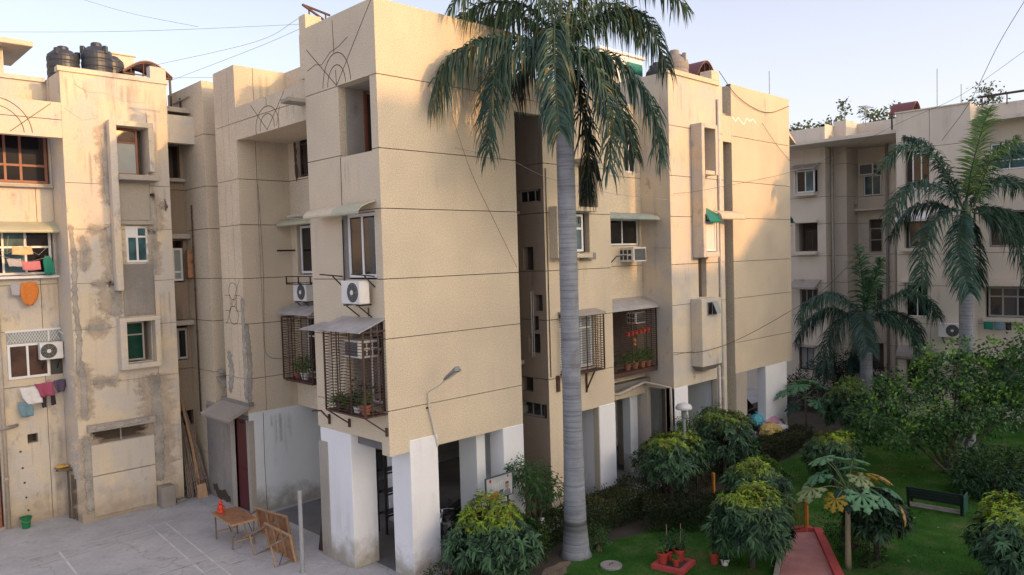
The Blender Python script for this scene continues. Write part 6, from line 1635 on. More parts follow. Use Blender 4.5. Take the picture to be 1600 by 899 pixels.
FR = [([(884, 70), (835, 12), (770, 4), (728, 34), (706, 92)], 0.1, 0.6, LG, 0.72, 0.9, 0.06),
      ([(880, 88), (820, 68), (758, 74), (708, 104), (684, 170)], -0.1, -0.9, DG, 0.78, 1.0, 0.0),
      ([(880, 98), (822, 88), (786, 116), (768, 180), (762, 262)], -0.2, -1.3, DG, 0.66, 0.8, 0.0),
      ([(886, 80), (874, 56), (870, 104), (869, 176), (872, 240)], -0.25, -1.7, ((0.065, 0.13, 0.095), (0.03, 0.06, 0.05)), 0.66, 0.9, 0.0),
      ([(892, 96), (908, 88), (940, 136), (954, 205), (950, 292)], -0.2, -1.2, DG, 0.66, 0.85, 0.02),
      ([(894, 104), (908, 120), (920, 190), (926, 250), (922, 300)], 0.2, 0.5, ((0.03, 0.05, 0.045), (0.012, 0.022, 0.02)), 0.6, 0.9, 0.0),
      ([(894, 92), (940, 92), (988, 122), (1022, 184), (1034, 262)], -0.1, -0.5, DG, 0.74, 0.85, 0.0),
      ([(894, 76), (932, 36), (978, 18), (1022, 30), (1054, 104)], 0.1, 0.9, ((0.06, 0.12, 0.085), (0.025, 0.055, 0.045)), 0.70, 0.95, 0.0),
      ([(892, 70), (920, 10), (972, -34), (1032, -36), (1082, 22)], 0.0, 0.3, LG, 0.70, 0.85, 0.03),
      ([(884, 66), (858, 6), (812, -44), (760, -44), (716, 20)], -0.1, -0.3, LG, 0.74, 0.9, 0.04),
      ([(884, 70), (852, 30), (822, 4), (780, 8), (752, 60)], 0.6, 2.2, ((0.10, 0.13, 0.07), (0.05, 0.065, 0.035)), 0.66, 0.9, 0.15),
      ([(892, 66), (908, 38), (940, 0), (985, -12), (1020, 30)], 0.6, 2.4, LG, 0.66, 0.9, 0.03),
      ([(888, 70), (880, 10), (858, -60), (830, -100), (790, -90)], 0.2, 0.9, LG, 0.7, 0.8, 0.0),
      ([(888, 70), (900, 10), (916, -70), (950, -120), (1000, -110)], -0.2, -0.7, LG, 0.7, 0.8, 0.0),
      ([(884, 92), (850, 78), (820, 110), (800, 160), (790, 200)], 0.5, 1.8, ((0.035, 0.055, 0.05), (0.015, 0.025, 0.022)), 0.6, 0.85, 0.02),
      ([(892, 90), (930, 80), (958, 116), (984, 170), (1004, 226)], 0.5, 1.7, DG, 0.64, 0.85, 0.03)]
for i, (l, a0, a1, cc, L, dr, yl) in enumerate(FR):
    frond('frond', pf_(l, a0, a1), palm, L * 1.2, cc[0], cc[1], dr * 1.05, 145, 0.08, 0.049, 100 + i, (0.16, 0.17, 0.07) if yl > 0.1 else (0.10, 0.13, 0.055), 0.04, max(yl, 0.035))
MB().tube([HUB + np.array([0, 0, -0.3]), HUB + off(-0.03, 0, 0.8), HUB + off(-0.05, 0, 2.6)], [0.055, 0.045, 0.012], 8).build('spear_leaf', simple('pale_spear_leaf', (0.22, 0.24, 0.10), 0.5), palm, smooth=True)

def small_palm(label, base, hz, trad, K_, hub_u, hub_v, fr, depth, lean=0.0, light=1.0, wl=0.045, seed=0):
    t = thing('palm_tree', label, 'palm tree', base)
    mb = MB().lathe(trunk_prof(hz - 1.1, trad * 1.25, trad, trad * 0.92), n=18); mb.build('trunk', M['palm_bark'], t, smooth=True)
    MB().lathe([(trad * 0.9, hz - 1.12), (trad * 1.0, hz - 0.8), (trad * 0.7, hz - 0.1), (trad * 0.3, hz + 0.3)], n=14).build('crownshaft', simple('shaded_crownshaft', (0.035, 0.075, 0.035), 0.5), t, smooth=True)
    for i, (l, a0, a1, c, c2, L, dr) in enumerate(fr):
        pts = []
        for j, (u, v) in enumerate(l):
            a = a0 + (a1 - a0) * j / (len(l) - 1); f = 1 + a / depth
            pts.append(np.array([0, 0, hz]) + off((u - hub_u) * K_ * f, a, -(v - hub_v) * K_ * f))
        frond('frond', pts, t, L * 1.3, c, c2, dr, 140, 0.10, wl, seed + i, (0.05, 0.085, 0.04), 0.035)
    return t
g1_ = (0.078, 0.165, 0.118); g2_ = (0.024, 0.062, 0.050); b1_ = (0.19, 0.30, 0.08); b2_ = (0.08, 0.16, 0.045); d1_ = (0.045, 0.10, 0.078); d2_ = (0.014, 0.036, 0.030)
F3 = [([(1510, 330), (1522, 270), (1538, 215), (1552, 178)], 0, 0.2, b1_, b2_, 0.62, 0.25),
      ([(1508, 330), (1490, 280), (1460, 240), (1425, 232), (1395, 262)], 0.1, 0.6, g1_, g2_, 0.7, 0.5),
      ([(1506, 332), (1470, 300), (1430, 290), (1400, 310), (1382, 350)], -0.1, -0.3, g1_, g2_, 0.66, 0.7),
      ([(1506, 335), (1470, 335), (1440, 365), (1425, 410), (1420, 450)], -0.2, -0.8, g1_, g2_, 0.62, 0.6),
      ([(1508, 338), (1490, 350), (1478, 395), (1478, 435), (1480, 465)], -0.3, -1.4, g1_, g2_, 0.6, 0.6),
      ([(1512, 335), (1545, 300), (1580, 285), (1615, 300)], 0.1, 0.4, g1_, g2_, 0.66, 0.7),
      ([(1512, 335), (1550, 330), (1585, 345), (1612, 385)], 0, 0.1, g1_, g2_, 0.66, 0.7),
      ([(1513, 338), (1545, 350), (1570, 395), (1580, 455)], -0.3, -1.0, ((0.055, 0.11, 0.07)), g2_, 0.64, 0.6),
      ([(1512, 330), (1535, 280), (1575, 250), (1620, 245)], 0.2, 1.0, g1_, g2_, 0.66, 0.6),
      ([(1508, 330), (1500, 280), (1480, 230), (1455, 215)], 0.4, 1.6, d1_, d2_, 0.6, 0.6),
      ([(1512, 340), (1530, 360), (1545, 420), (1548, 440)], 0.3, 1.2, d1_, d2_, 0.6, 0.7),
      ([(1506, 335), (1480, 320), (1450, 330), (1430, 370)], 0.4, 1.5, d1_, d2_, 0.6, 0.7),
      ([(1512, 330), (1520, 290), (1530, 250), (1560, 225)], -0.4, -1.2, b1_, g2_, 0.62, 0.5)]
small_palm('palm with a bright green upright centre before the pale far block', (21.5, -6.1, 0), 8.85, 0.24, 1 / 42.3, 1510, 332, F3, 28.0, seed=300)
F2 = [([(1352, 505), (1352, 470), (1350, 430), (1345, 392)], 0, 0.2, (0.08, 0.20, 0.09), (0.025, 0.08, 0.04), 0.8, 0.4),
      ([(1352, 505), (1356, 470), (1364, 440), (1372, 410)], -0.1, -0.4, (0.10, 0.23, 0.12), (0.03, 0.09, 0.05), 0.8, 0.4),
      ([(1350, 505), (1325, 475), (1295, 462), (1265, 478), (1250, 500)], 0, 0, g1_, g2_, 0.66, 0.8),
      ([(1350, 508), (1320, 495), (1295, 520), (1280, 560), (1274, 585)], -0.2, -0.6, d1_, d2_, 0.66, 0.8),
      ([(1352, 510), (1335, 490), (1330, 520), (1330, 550)], -0.4, -1.6, (0.07, 0.13, 0.11), g2_, 0.62, 0.6),
      ([(1356, 505), (1390, 475), (1425, 462), (1455, 480), (1470, 505)], 0, 0.2, g1_, g2_, 0.66, 0.8),
      ([(1357, 508), (1385, 500), (1412, 525), (1425, 570)], -0.2, -0.8, g1_, g2_, 0.66, 0.7),
      ([(1356, 510), (1395, 495), (1435, 510), (1452, 545)], 0.2, 0.8, d1_, d2_, 0.62, 0.8),
      ([(1350, 508), (1310, 488), (1280, 505), (1262, 540)], 0.3, 1.0, d1_, d2_, 0.62, 0.8),
      ([(1354, 510), (1360, 520), (1345, 560), (1350, 590)], 0.2, 0.6, d1_, d2_, 0.5, 0.8)]
small_palm('shorter dark palm whose fronds cover the lower windows of the far block', (22.6, -2.1, 0), 4.55, 0.26, 1 / 37.4, 1354, 505, F2, 31.7, seed=400)
# ================================================================ clipped weeping trees, bushes, hedges
def weeping(label, base, rx, zc, rz, seed, n=950, ltop=0.30, Ls=0.17, tint=1.0, trunk_h=None, group='clipped weeping trees in the garden'):
    """round clipped crown: whorls of long drooping lance leaves; fresh yellow-green growth on top"""
    rg = np.random.default_rng(seed)
    t = thing('clipped_tree', label, 'tree', base, rg.uniform(0, 6), group)
    n = int(n * 0.72); d = rand_dirs(n, rg); d[:, 2] = np.where(d[:, 2] < -0.55, -d[:, 2], d[:, 2])
    lump = 1 + 0.12 * np.sin(d[:, 0] * 4.3 + 1.7 * seed) + 0.11 * np.sin(d[:, 1] * 5.1 + 2 * seed) + 0.07 * np.sin(d[:, 2] * 7 + seed) + 0.10 * (rg.random(n) < 0.06)
    rr = lump * np.where(rg.random(n) < 0.75, rg.uniform(0.84, 1.08, n), rg.uniform(0.45, 0.85, n))
    Cn = d * rr[:, None] * np.array([[rx, rx, rz]]) * 0.92 + np.array([[0, 0, zc]])
    k = 10
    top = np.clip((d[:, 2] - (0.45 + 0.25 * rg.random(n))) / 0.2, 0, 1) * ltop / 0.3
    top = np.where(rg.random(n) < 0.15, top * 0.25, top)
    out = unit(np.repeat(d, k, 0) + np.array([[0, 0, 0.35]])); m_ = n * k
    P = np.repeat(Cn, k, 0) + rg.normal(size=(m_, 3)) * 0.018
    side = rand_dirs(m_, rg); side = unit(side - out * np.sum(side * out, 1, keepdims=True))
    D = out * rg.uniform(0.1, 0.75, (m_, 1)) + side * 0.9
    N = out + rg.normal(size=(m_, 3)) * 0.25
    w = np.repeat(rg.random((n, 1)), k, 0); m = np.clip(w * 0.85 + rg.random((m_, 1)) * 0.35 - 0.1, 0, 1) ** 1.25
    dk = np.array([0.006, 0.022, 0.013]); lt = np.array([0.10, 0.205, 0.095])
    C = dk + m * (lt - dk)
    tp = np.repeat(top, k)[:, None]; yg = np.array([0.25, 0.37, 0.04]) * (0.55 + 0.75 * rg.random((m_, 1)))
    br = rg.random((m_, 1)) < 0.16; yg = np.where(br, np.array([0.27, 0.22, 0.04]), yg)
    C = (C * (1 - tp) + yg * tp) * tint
    sc = np.repeat(rg.uniform(0.7, 1.25, n), k)
    L = Ls * 1.12 * sc * rg.uniform(0.8, 1.2, m_) * (1 - 0.35 * tp[:, 0]); W = 0.046 * sc * rg.uniform(0.8, 1.15, m_) * (1 - 0.3 * tp[:, 0])
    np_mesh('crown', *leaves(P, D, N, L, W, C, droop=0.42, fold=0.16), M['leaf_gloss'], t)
    th = trunk_h or zc
    tr = MB().tube([(0, 0, 0), (0.02, 0.01, th * 0.5), (0, 0, th * 1.1)], [0.075, 0.055, 0.04], 9)
    for q in range(7):
        a = q * 0.9 + seed; tr.tube([(0, 0, th * (0.55 + 0.06 * q)), (rx * 0.35 * math.cos(a), rx * 0.35 * math.sin(a), th * 0.8 + rz * 0.25), (rx * 0.75 * math.cos(a), rx * 0.75 * math.sin(a), zc + rz * 0.4 * math.sin(q))], [0.035, 0.022, 0.01], 6)
    tr.build('trunk', M['bark_dark'], t)
    return t
weeping('big clipped tree with yellow tips, nearest to the corner pillars', (1.95, -1.25, 0), 1.16, 0.92, 0.86, 1, 1500)
weeping('clipped tree on a bare stem between the lamp post and the big trunk', (8.75, -1.70, 0), 0.98, 1.50, 0.72, 2, 900)
weeping('clipped tree before the wall below the window boxes, behind the lamp post', (12.1, -1.5, 0), 1.0, 1.45, 0.95, 3, 900, ltop=0.18)
weeping('largest clipped tree in the middle of the lawn, beside the pink path', (6.45, -5.5, 0), 0.95, 1.10, 0.86, 4, 1100, Ls=0.2)
weeping('clipped tree just behind the one beside the pink path', (8.95, -4.35, 0), 0.92, 1.05, 0.88, 5, 900, Ls=0.19)
weeping('yellow-topped clipped tree behind the papaya', (13.8, -4.4, 0), 0.82, 1.0, 0.80, 6, 800, ltop=0.4)
weeping('dense dark clipped tree standing by the shorter palm trunk', (20.0, -2.35, 0), 1.08, 1.32, 1.05, 7, 900, ltop=0.15)
weeping('yellow-topped clipped tree cut off by the lower right corner', (9.25, -10.2, 0), 0.88, 0.95, 0.90, 8, 1100, ltop=0.36)

def bush(name, label, cat, base, blobs, n, L, W, cols, seed, stems=6, droop=0.25, mat='leaf', group=None, up=0.3, surf=0.75, stem_h=0.6, tips=None, bark='bark'):
    """leafy crown made of several uneven leaf masses: blobs = [(x, y, z, rx, ry, rz)]"""
    rg = np.random.default_rng(seed); t = thing(name, label, cat, base, 0, group)
    vol = np.array([b[3] * b[4] + b[4] * b[5] + b[3] * b[5] for b in blobs]); cnt = (n * vol / vol.sum()).astype(int); G = []
    for b, k in zip(blobs, cnt):
        # leaves gathered in small sprays so that gaps and dark hollows remain
        ns = max(6, k // 9); d = rand_dirs(ns, rg); rr = np.where(rg.random(ns) < surf, rg.uniform(0.8, 1.1, ns), rg.uniform(0.25, 0.8, ns))
        ctr = d * rr[:, None] * np.array([b[3:6]]) + np.array([b[:3]])
        idx = rg.integers(0, ns, k); sp = L * 1.5
        P = ctr[idx] + rg.normal(size=(k, 3)) * sp * 0.5
        D = d[idx] + rand_dirs(k, rg) * 0.9 + np.array([[0, 0, up]])
        N = np.array([[0, 0, 1.0]]) + rg.normal(size=(k, 3)) * 0.6 + d[idx] * 0.4
        tone = np.clip(rg.random((ns, 1))[idx] * 0.9 + rg.random((k, 1)) * 0.35 - 0.12, 0, 1) ** 1.2
        C = np.array(cols[0]) + tone * (np.array(cols[1]) - np.array(cols[0]))
        if tips is not None:
            tp = (d[idx][:, 2] > 0.35) & (rg.random(ns) < 0.45)[idx]
            C[tp] = np.array(tips) * (0.7 + 0.6 * rg.random((tp.sum(), 1)))
        G.append(small_leaves(P, D, N, L * rg.uniform(0.7, 1.25, k), W * rg.uniform(0.8, 1.2, k), C, droop))
    np_mesh('crown', *cat_geo(G), M[mat], t)
    st = MB()
    for q in range(stems):
        b = blobs[q % len(blobs)]; a = q * 1.7
        st.tube([(0.05 * math.cos(a), 0.05 * math.sin(a), 0), (b[0] * 0.5, b[1] * 0.5, b[2] * stem_h), (b[0] + b[3] * 0.4 * math.cos(a), b[1] + b[4] * 0.4 * math.sin(a), b[2] + b[5] * 0.3)], [0.05, 0.035, 0.012], 7)
    st.build('trunk', M[bark], t)
    return t
GD = ((0.012, 0.030, 0.014), (0.040, 0.082, 0.032))
bl = []
rd = random.Random(9)
for u, a, z, r in ((-2.4, 0.0, 2.1, 0.75), (-1.6, 0.4, 2.6, 0.8), (-1.9, -0.4, 1.55, 0.75), (-0.9, -0.2, 2.0, 0.9), (-0.7, 0.6, 3.0, 0.75), (0.1, 0.3, 3.3, 0.8), (0.2, -0.5, 2.3, 0.95), (-0.3, -0.4, 1.5, 0.7), (1.0, 0.4, 3.1, 0.9), (1.2, -0.4, 2.2, 0.9), (2.0, 0.2, 3.2, 0.95), (2.2, 0, 2.2, 0.9), (1.9, 0.3, 3.9, 0.55), (0.7, 0.5, 4.0, 0.45), (-0.3, 0.5, 3.9, 0.35), (2.9, 0.3, 2.9, 0.9), (3.0, 0.2, 4.1, 0.7), (2.5, -0.3, 4.5, 0.4), (-2.6, 0.1, 1.5, 0.5)):
    p = off(u, a, z); bl.append((p[0], p[1], p[2], r, r, r * 0.8))
bush('leafy_tree', 'broad leafy tree with bright shoots filling the right side above the bench', 'tree', (17.6, -6.6, 0), bl, 11500, 0.15, 0.085, ((0.014, 0.046, 0.020), (0.115, 0.24, 0.075)), 21, 14, 0.25, 'leaf_gloss', up=0.35, surf=0.8, stem_h=0.55, tips=(0.17, 0.32, 0.05))
bush('round_bush', 'low round dark bush on the lawn behind the bench', 'bush', (15.85, -8.3, 0), [(0, 0, 0.75, 0.95, 0.95, 0.75), (0.6, -0.5, 0.7, 0.6, 0.6, 0.6), (-0.4, 0.4, 0.8, 0.7, 0.7, 0.65)], 3200, 0.15, 0.07, ((0.014, 0.042, 0.020), (0.055, 0.115, 0.05)), 22, 8, 0.3, 'leaf_gloss', tips=(0.06, 0.11, 0.03))
bush('round_bush', 'light green small-leaved bush between the big clipped tree and the palm trunk', 'bush', (3.15, -1.05, 0), [(0, 0, 0.48, 0.62, 0.62, 0.5), (0.3, -0.2, 0.35, 0.45, 0.45, 0.38)], 3400, 0.06, 0.04, ((0.02, 0.045, 0.014), (0.07, 0.13, 0.035)), 23, 8, 0.1, tips=(0.12, 0.20, 0.04))
bush('round_bush', 'low dark bush at the bottom edge in front of the corner pillar', 'bush', (0.95, -0.75, 0), [(0, 0, 0.25, 0.55, 0.4, 0.3), (0.5, -0.3, 0.22, 0.4, 0.35, 0.25)], 2200, 0.05, 0.03, ((0.015, 0.03, 0.012), (0.05, 0.085, 0.03)), 24, 6, 0.1)
bush('leafy_shrub', 'fresh green fern-leaved shrub between the notice board and the palm trunk', 'shrub', (4.05, -0.62, 0), [(0, 0, 1.75, 0.5, 0.5, 0.32), (-0.25, 0.2, 2.0, 0.32, 0.32, 0.25), (0.3, -0.25, 1.55, 0.38, 0.38, 0.26), (0.05, 0.05, 1.2, 0.35, 0.35, 0.2)], 1900, 0.10, 0.035, ((0.03, 0.09, 0.03), (0.10, 0.22, 0.07)), 25, 6, 0.45, tips=(0.09, 0.19, 0.06), up=0.0)
bush('leafy_shrub', 'feathery bright shrub around the foot of the lamp post', 'shrub', (11.2, -0.75, 0), [(0, 0, 1.5, 0.55, 0.4, 0.45), (0.4, 0.2, 2.0, 0.4, 0.35, 0.3), (-0.5, 0.1, 1.6, 0.35, 0.3, 0.25)], 1900, 0.09, 0.03, ((0.05, 0.12, 0.02), (0.13, 0.24, 0.05)), 26, 6, 0.4, tips=(0.16, 0.28, 0.06))
bush('leafy_shrub', 'tiny light shrub at the foot of the big palm trunk', 'shrub', (4.85, -2.1, 0), [(0, 0, 0.3, 0.22, 0.22, 0.28)], 420, 0.09, 0.045, ((0.03, 0.09, 0.03), (0.10, 0.19, 0.06)), 27, 4, 0.3)
bush('dark_bush', 'big dark bush against the far block behind the shorter palm', 'bush', (25.0, -1.0, 0), [(0, 0, 1.5, 0.9, 1.1, 1.0), (0.2, 0.6, 2.1, 0.8, 0.8, 0.7), (0, -0.8, 1.2, 0.8, 0.9, 0.9), (-0.4, 0.2, 0.7, 0.7, 0.9, 0.7)], 4600, 0.13, 0.06, ((0.006, 0.012, 0.009), (0.022, 0.036, 0.026)), 28, 8)
bush('dark_bush', 'teal-leaved dark bush by the end bay, left of the shorter palm', 'bush', (24.8, 0.9, 0), [(0, 0, 1.2, 0.8, 1.0, 1.0), (0.1, -0.5, 2.1, 0.7, 0.7, 0.6), (-0.2, 0.9, 0.8, 0.7, 0.8, 0.8)], 3200, 0.13, 0.05, ((0.010, 0.026, 0.020), (0.035, 0.075, 0.055)), 29, 6)
bush('dark_bush', 'dark shrubs along the edge of the pink path', 'bush', (9.15, -6.75, 0), [(0.5, 0.4, 0.45, 0.5, 0.5, 0.45), (-0.2, -0.1, 0.45, 0.5, 0.5, 0.45), (-0.8, -0.6, 0.4, 0.5, 0.5, 0.42)], 2600, 0.06, 0.03, ((0.008, 0.014, 0.008), (0.03, 0.045, 0.022)), 30, 8)
bush('dark_bush', 'dark leafy shrub below the bench end at the right edge', 'bush', (17.6, -10.2, 0), [(0, 0, 0.4, 0.7, 0.7, 0.45)], 1200, 0.12, 0.05, ((0.008, 0.026, 0.010), (0.02, 0.06, 0.02)), 31, 5)

def hedge(label, a, b, w, h, n, cols, seed, tips=None, L=0.072):
    rg = np.random.default_rng(seed); a, b = np.array(a, float), np.array(b, float); ln = np.linalg.norm(b - a); d = (b - a) / ln; s = np.array([-d[1], d[0]])
    t = thing('hedge', label, 'hedge', (*((a + b) / 2), 0), 0, 'clipped hedges of the garden')
    # leaves on the top and both faces, a little ragged
    k = rg.random(n); u = rg.uniform(-ln / 2, ln / 2, n); v = np.where(k < 0.4, rg.uniform(-w / 2, w / 2, n), np.where(rg.random(n) < 0.5, -w / 2, w / 2))
    wob = 1 + 0.08 * np.sin(u * 2.3 + seed) + 0.05 * np.sin(u * 5.1)
    z = np.where(k < 0.4, h * wob + rg.normal(size=n) * 0.045, h * wob * rg.random(n) ** 0.8)
    v = v * (1 + 0.1 * np.sin(u * 3.1 + z * 4)) + rg.normal(size=n) * 0.04
    P = np.stack([d[0] * u + s[0] * v, d[1] * u + s[1] * v, z], 1)
    out = np.stack([s[0] * np.sign(v) * (k >= 0.4), s[1] * np.sign(v) * (k >= 0.4), (k < 0.4) * 1.0], 1)
    D = out * 0.7 + rand_dirs(n, rg) + np.array([[0, 0, 0.25]])
    tone = (np.sin(u * 3.7 + seed) * 0.25 + 0.5)[:, None] * 0.5 + rg.random((n, 1)) * 0.5
    C = np.array(cols[0]) + tone * (np.array(cols[1]) - np.array(cols[0]))
    if tips is not None:
        tp = (k < 0.4) & (rg.random(n) < 0.5); C[tp] = np.array(tips) * (0.6 + 0.6 * rg.random((tp.sum(), 1)))
    np_mesh('foliage', *small_leaves(P, D, rand_dirs(n, rg) + out, L * rg.uniform(0.7, 1.3, n), L * 0.6, C, 0.1), M['leaf'], t)
    core = MB()
    for q in range(int(ln / 0.22)):
        x = -ln / 2 + 0.1 + q * 0.22
        for e in range(2):
            y = rg.uniform(-w * 0.3, w * 0.3); x2, y2 = x + rg.uniform(-0.15, 0.15), y + rg.uniform(-0.15, 0.15)
            core.tube([(d[0] * x + s[0] * y, d[1] * x + s[1] * y, 0), (d[0] * x2 + s[0] * y2, d[1] * x2 + s[1] * y2, h * 0.92)], [0.02, 0.008], 5)
    core.build('twigs', M['bark_dark'], t)['kind'] = 'stuff'
    return t
HC = ((0.018, 0.040, 0.014), (0.080, 0.115, 0.045))
hedge('clipped hedge left of the big palm trunk', (3.55, -0.72), (5.0, -0.62), 0.75, 0.72, 4200, HC, 41, (0.06, 0.08, 0.03))
hedge('long clipped hedge right of the big palm trunk', (5.1, -1.0), (8.3, -0.95), 1.0, 0.74, 8500, HC, 42, (0.085, 0.075, 0.035))
hedge('dark clipped hedge running towards the pink path', (7.0, -1.9), (8.55, -3.55), 0.95, 0.72, 5600, ((0.010, 0.022, 0.010), (0.05, 0.07, 0.03)), 43, (0.045, 0.05, 0.022))
hedge('clipped hedge between the lamp post and the orange-posted gate', (9.0, -0.9), (12.2, -0.9), 0.9, 0.72, 5500, HC, 44, (0.06, 0.08, 0.03))
hedge('far clipped hedge in front of the rubbish bags', (12.6, -1.25), (18.4, -1.3), 0.8, 0.60, 11000, ((0.014, 0.024, 0.010), (0.05, 0.068, 0.03)), 45, (0.09, 0.09, 0.045))

# papaya and its cut leaves
def palmate(col, seed, R0=0.36, lobes=7, name='leaf_mesh'):
    """a deeply lobed leaf in the XY plane, stalk at the origin, tip along +X; a little domed"""
    rg = np.random.default_rng(seed); V = [(0, 0, 0.03)]; T = []; C = []
    for i in range(lobes):
        a = R(-125 + 250 * i / (lobes - 1)); ln = R0 * (1.0 if i == lobes // 2 else 0.92 - 0.05 * abs(i - lobes // 2)) * rg.uniform(0.9, 1.08)
        ca, sa = math.cos(a), math.sin(a)
        def pt(u, v): 
            r = math.hypot(u, v); return (u * ca - v * sa, u * sa + v * ca, 0.03 - 0.28 * r * r / R0 - 0.02 * (v != 0))
        prof = [(0.22, 0.075), (0.42, 0.10), (0.54, 0.26), (0.60, 0.13), (0.72, 0.22), (0.80, 0.085), (1.0, 0.0)]
        k = len(V); L_ = [pt(u * ln, v * ln) for u, v in prof]; R_ = [pt(u * ln, -v * ln) for u, v in prof]
        M_ = [pt(u * ln, 0.0) for u, v in prof]
        V += L_ + M_ + R_; n = len(prof)
        T += [(0, k, k + n), (0, k + n, k + 2 * n)]
        for j in range(n - 1):
            T += [(k + j, k + j + 1, k + n + j + 1), (k + j, k + n + j + 1, k + n + j), (k + n + j, k + n + j + 1, k + 2 * n + j + 1), (k + n + j, k + 2 * n + j + 1, k + 2 * n + j)]
    V = np.array(V); C = np.array([col]) * (0.8 + 0.4 * rg.random((len(V), 1)))
    for i in range(lobes): C[1 + i * 21 + 7:1 + i * 21 + 14] *= 1.55      # paler veins along each lobe
    o = np_mesh(name, V, T, C, M['leaf_gloss']); me = o.data; bpy.data.objects.remove(o); return me
PG = palmate((0.060, 0.150, 0.080), 1); PG2 = palmate((0.085, 0.19, 0.09), 2); PD = palmate((0.025, 0.06, 0.045), 3); PY = palmate((0.24, 0.17, 0.02), 4); PT = palmate((0.33, 0.21, 0.08), 5, 0.30); PP = palmate((0.16, 0.20, 0.09), 6)
def big_leaves(t, hub, spec, stalk_mat, K=1.5):
    """spec: (mesh, across, away, up, yaw, tilt, scale)"""
    for me, u, a, z, yw, tl, sc in spec:
        sc = sc * K; p = np.array(hub) + off(u * 1.05, a * 1.3, z)
        o = bpy.data.objects.new('leaf', me); COL.objects.link(o); o.parent = t; o.location = p; o.scale = (sc, sc, sc)
        o.rotation_euler = (0, R(tl), math.atan2(p[1] - hub[1], p[0] - hub[0]) + R(yw))
        m = (np.array(hub) + p) / 2 + np.array([0, 0, 0.08])
        MB().tube([hub, m, p], [0.014, 0.011, 0.008], 6).build('leaf_stalk', stalk_mat, t)
t = thing('papaya_tree', 'papaya on a slim pale stem with big cut leaves, some yellow and withered', 'tree', (7.85, -7.2, 0))
MB().lathe([(0.075, 0), (0.07, 0.3), (0.062, 1.0), (0.055, 1.75), (0.05, 1.95)], n=14).build('trunk', simple('pale_papaya_bark', (0.24, 0.20, 0.13), 0.85, var=0.25, scale=12, bumpy=0.4), t, smooth=True)
SP = [(PG, -0.55, 0.1, 0.30, 0, 25, 1.0), (PG2, -0.15, 0.5, 0.55, 0, 15, 1.0), (PG2, 0.05, -0.45, 0.02, 0, 35, 1.05), (PG, 0.55, -0.3, -0.10, 10, 35, 1.05), (PG, 0.95, 0.1, -0.08, -10, 30, 1.0), (PG2, -0.35, 0.3, 0.62, 20, 18, 0.95), (PG2, 0.35, 0.4, 0.52, 0, 18, 1.0), (PP, -0.85, -0.1, 0.05, 0, 28, 1.0), (PY, -0.45, -0.35, -0.10, 0, 45, 0.75), (PY, 0.45, 0.1, 0.28, 20, 30, 0.8), (PT, 0.85, 0.2, 0.16, 0, 30, 0.9), (PT, 1.05, -0.3, -0.50, 0, 75, 0.8), (PD, 0.6, -0.1, -0.45, 0, 55, 1.0), (PD, -0.1, -0.2, -0.05, 0, 40, 0.9), (PG, 0.15, 0.1, 0.45, 40, 20, 0.8), (PP, 0.2, -0.1, 0.3, -40, 25, 0.8)]
big_leaves(t, (0, 0, 1.92), SP, M['stem_green'])
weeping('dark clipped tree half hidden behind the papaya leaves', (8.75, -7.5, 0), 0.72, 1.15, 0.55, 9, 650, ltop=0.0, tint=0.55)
t = thing('papaya_tree', 'young papaya with broad grey-green leaves beside the rubbish bags', 'tree', (19.5, -0.9, 0))
MB().lathe([(0.05, 0), (0.045, 0.8), (0.035, 1.65)], n=10).build('trunk', M['bark'], t, smooth=True)
SP = [(PG, -0.8, -0.1, 0.25, 0, 20, 1.1), (PG, -0.35, -0.2, 0.5, 10, 15, 1.2), (PG2, 0.15, 0.1, 0.62, 0, 12, 1.2), (PG, 0.6, 0.1, 0.4, 0, 22, 1.1), (PG, 0.9, -0.2, -0.15, 0, 30, 1.0), (PD, -0.55, -0.2, -0.3, 0, 35, 1.0), (PG, 0.2, -0.5, -0.1, 0, 32, 1.1), (PD, 0.65, 0.2, -0.35, 0, 45, 1.0), (PG2, -0.1, 0.5, 0.45, 0, 18, 1.1)]
big_leaves(t, (0, 0, 1.62), SP, M['stem_green'])

# trees far behind the roofs of the far block
def far_tree(label, base, blobs, n, seed):
    return bush('far_tree', label, 'tree', base, blobs, n, 0.34, 0.2, ((0.06, 0.085, 0.05), (0.15, 0.18, 0.11)), seed, 9, 0.2, 'leaf', up=0.2, surf=0.6, group='trees beyond the far roofs', stem_h=0.7)
far_tree('bushy treetop beyond the left end of the far roof', (51.5, 13.0, 0), [(0, 0, 16.6, 1.4, 1.4, 1.0), (1.0, -1.2, 16.9, 1.2, 1.2, 0.9), (-1.0, 1.2, 16.6, 1.2, 1.2, 0.8), (1.8, -2.0, 18.3, 0.35, 0.35, 1.1)], 1500, 61)
far_tree('open airy treetop beyond the middle of the far roof', (55.8, 8.6, 0), [(0, 0, 17.6, 1.0, 1.2, 0.9), (-0.6, 0.8, 18.3, 0.9, 0.9, 0.7), (0.8, -0.7, 18.0, 0.8, 0.8, 0.9), (0, 0, 16.6, 1.0, 1.3, 0.8)], 700, 62)
far_tree('small treetop beyond the right end of the far roof', (66.2, 4.2, 0), [(0, 0, 20.4, 0.9, 0.9, 0.9), (0.6, -0.9, 19.9, 0.7, 0.7, 0.6), (0, 0, 19.0, 1.0, 1.0, 0.8)], 420, 63)
